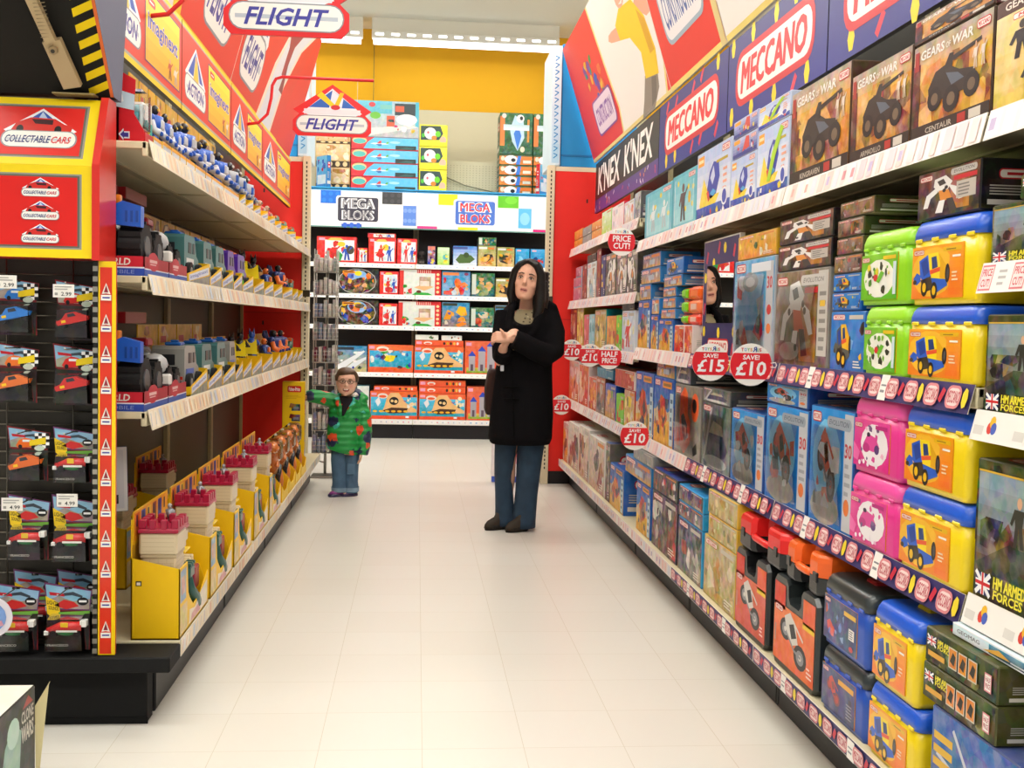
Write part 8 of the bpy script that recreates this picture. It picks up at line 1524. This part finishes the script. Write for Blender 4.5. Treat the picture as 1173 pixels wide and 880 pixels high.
for s in (-1, 1):
    q = [2*PI*k/14 for k in range(15)]; b.tube([(s*.034 + .024*math.cos(a), -.098 + .004*abs(math.cos(a)), .012 + .016*math.sin(a)) for a in q], .0022, c('3a3634'), 6)
    b.tube([(s*.058, -.093, .014), (s*.078, -.06, .014), (s*.088, .01, .008)], .0022, c('3a3634'), 6)
b.tube([(-.011, -.1, .015), (0, -.103, .018), (.011, -.1, .015)], .002, c('3a3634'), 6); b.build('glasses', bo)
def bjacket(b):
    b.T = Oc
    b.loft([ering(cx, 7.66, z, rx, ry, 30, 2.4, ti) for z, cx, rx, ry, ti in ((.315, -.515, .106, .1, -.25), (.35, -.512, .118, .108, -.2), (.42, -.508, .118, .11, -.1), (.5, -.502, .12, .108, 0), (.58, -.495, .122, .1, 0), (.64, -.488, .12, .09, 0), (.685, -.486, .1, .075, 0), (.71, -.486, .07, .06, 0))], W_)
    b.tube([(-.56, 7.66, .665), (-.61, 7.655, .685), (-.67, 7.65, .70), (-.73, 7.64, .71), (-.765, 7.635, .705)], [.056, .053, .05, .048, .04], W_, 14)
    b.tube([(-.4, 7.66, .655), (-.368, 7.65, .57), (-.36, 7.64, .46), (-.368, 7.63, .36), (-.376, 7.625, .3)], [.056, .058, .056, .054, .046], W_, 14)
    b.tube([(-.545, 7.67, .705), (-.49, 7.74, .72), (-.42, 7.7, .72), (-.37, 7.65, .69), (-.385, 7.61, .655)], [.025, .04, .045, .04, .02], W_, 12)
    b.tube([(-.555, 7.6, .7), (-.53, 7.575, .64), (-.525, 7.56, .58)], [.024, .022, .014], W_, 10); b.tube([(-.42, 7.6, .69), (-.455, 7.575, .63), (-.495, 7.555, .56)], [.024, .022, .014], W_, 10)
    b.T = Matrix()
blob_mesh('jacket', bo, bjacket, .006, 'jacket', W_, 4)
b = MB('cloth'); b.T = Oc; rows = [(.715, -.535, -.445, 7.598), (.69, -.535, -.44, 7.583), (.655, -.53, -.45, 7.57), (.615, -.523, -.472, 7.562), (.58, -.515, -.495, 7.556)]; n = 6
ids = [[b.pt((xa + (xb-xa)*i/n, y - .008*math.sin(PI*i/n), z)) for i in range(n+1)] for z, xa, xb, y in rows]
for k, (r0, r1) in enumerate(zip(ids, ids[1:])):
    for i in range(n): b.face([r1[i], r1[i+1], r0[i+1], r0[i]], c('1f1c22'), True)
b.poly([(-.522, 7.5665, .662), (-.462, 7.5665, .656), (-.465, 7.565, .645), (-.52, 7.565, .651)], c('d83a34')); b.build('shirt', bo)
b = MB('cloth'); b.T = Oc; b.tube([(-.445, 7.6, .72), (-.425, 7.62, .725), (-.41, 7.65, .715)], [.012, .018, .01], c('e8e6e0'), 9); b.build('collar', bo)
b = MB('denim'); b.T = Oc; jc = c('4a6a86')
for P_ in ([(-.53, 7.66, .36, .062, .068), (-.533, 7.655, .26, .06, .064), (-.53, 7.655, .17, .056, .06), (-.527, 7.66, .1, .054, .06), (-.524, 7.66, .06, .06, .066), (-.524, 7.66, .03, .058, .064)], [(-.445, 7.66, .36, .058, .068), (-.45, 7.66, .26, .056, .064), (-.452, 7.665, .17, .053, .06), (-.453, 7.67, .1, .052, .06), (-.452, 7.67, .06, .056, .066), (-.452, 7.67, .025, .054, .064)]):
    b.loft([ering(x, y, z, rx, ry, 20, 2.2) for x, y, z, rx, ry in P_], jc)
    x, y, z, rx, ry = P_[-2]; b.loft([ering(x, y, z_, rx + .004, ry + .004, 20, 2.2) for z_ in (.034, .064)], c('7a94a8'), False, False)
b.box(-.475, -.42, 7.59, 7.6, .16, .24, c('54748e'), .004); b.build('jeans', bo)
for x, y in ((-.545, 7.63), (-.462, 7.65)):
    b = MB('plastic'); b.T = Oc @ Matrix.Translation((x, y, 0)) @ Matrix.Rotation(.5, 4, 'Z')
    b.loft([ering(0, 0, z, rx, ry, 18, 2.3) for z, rx, ry in ((0, .066, .033), (.014, .068, .034), (.02, .064, .032))], c('2a2450')); b.loft([ering(.0, 0, .02, .062, .031, 18), ering(.004, 0, .034, .054, .028, 18), ering(.014, 0, .046, .036, .022, 18)], c('8a3a86')); b.build('shoe', bo)
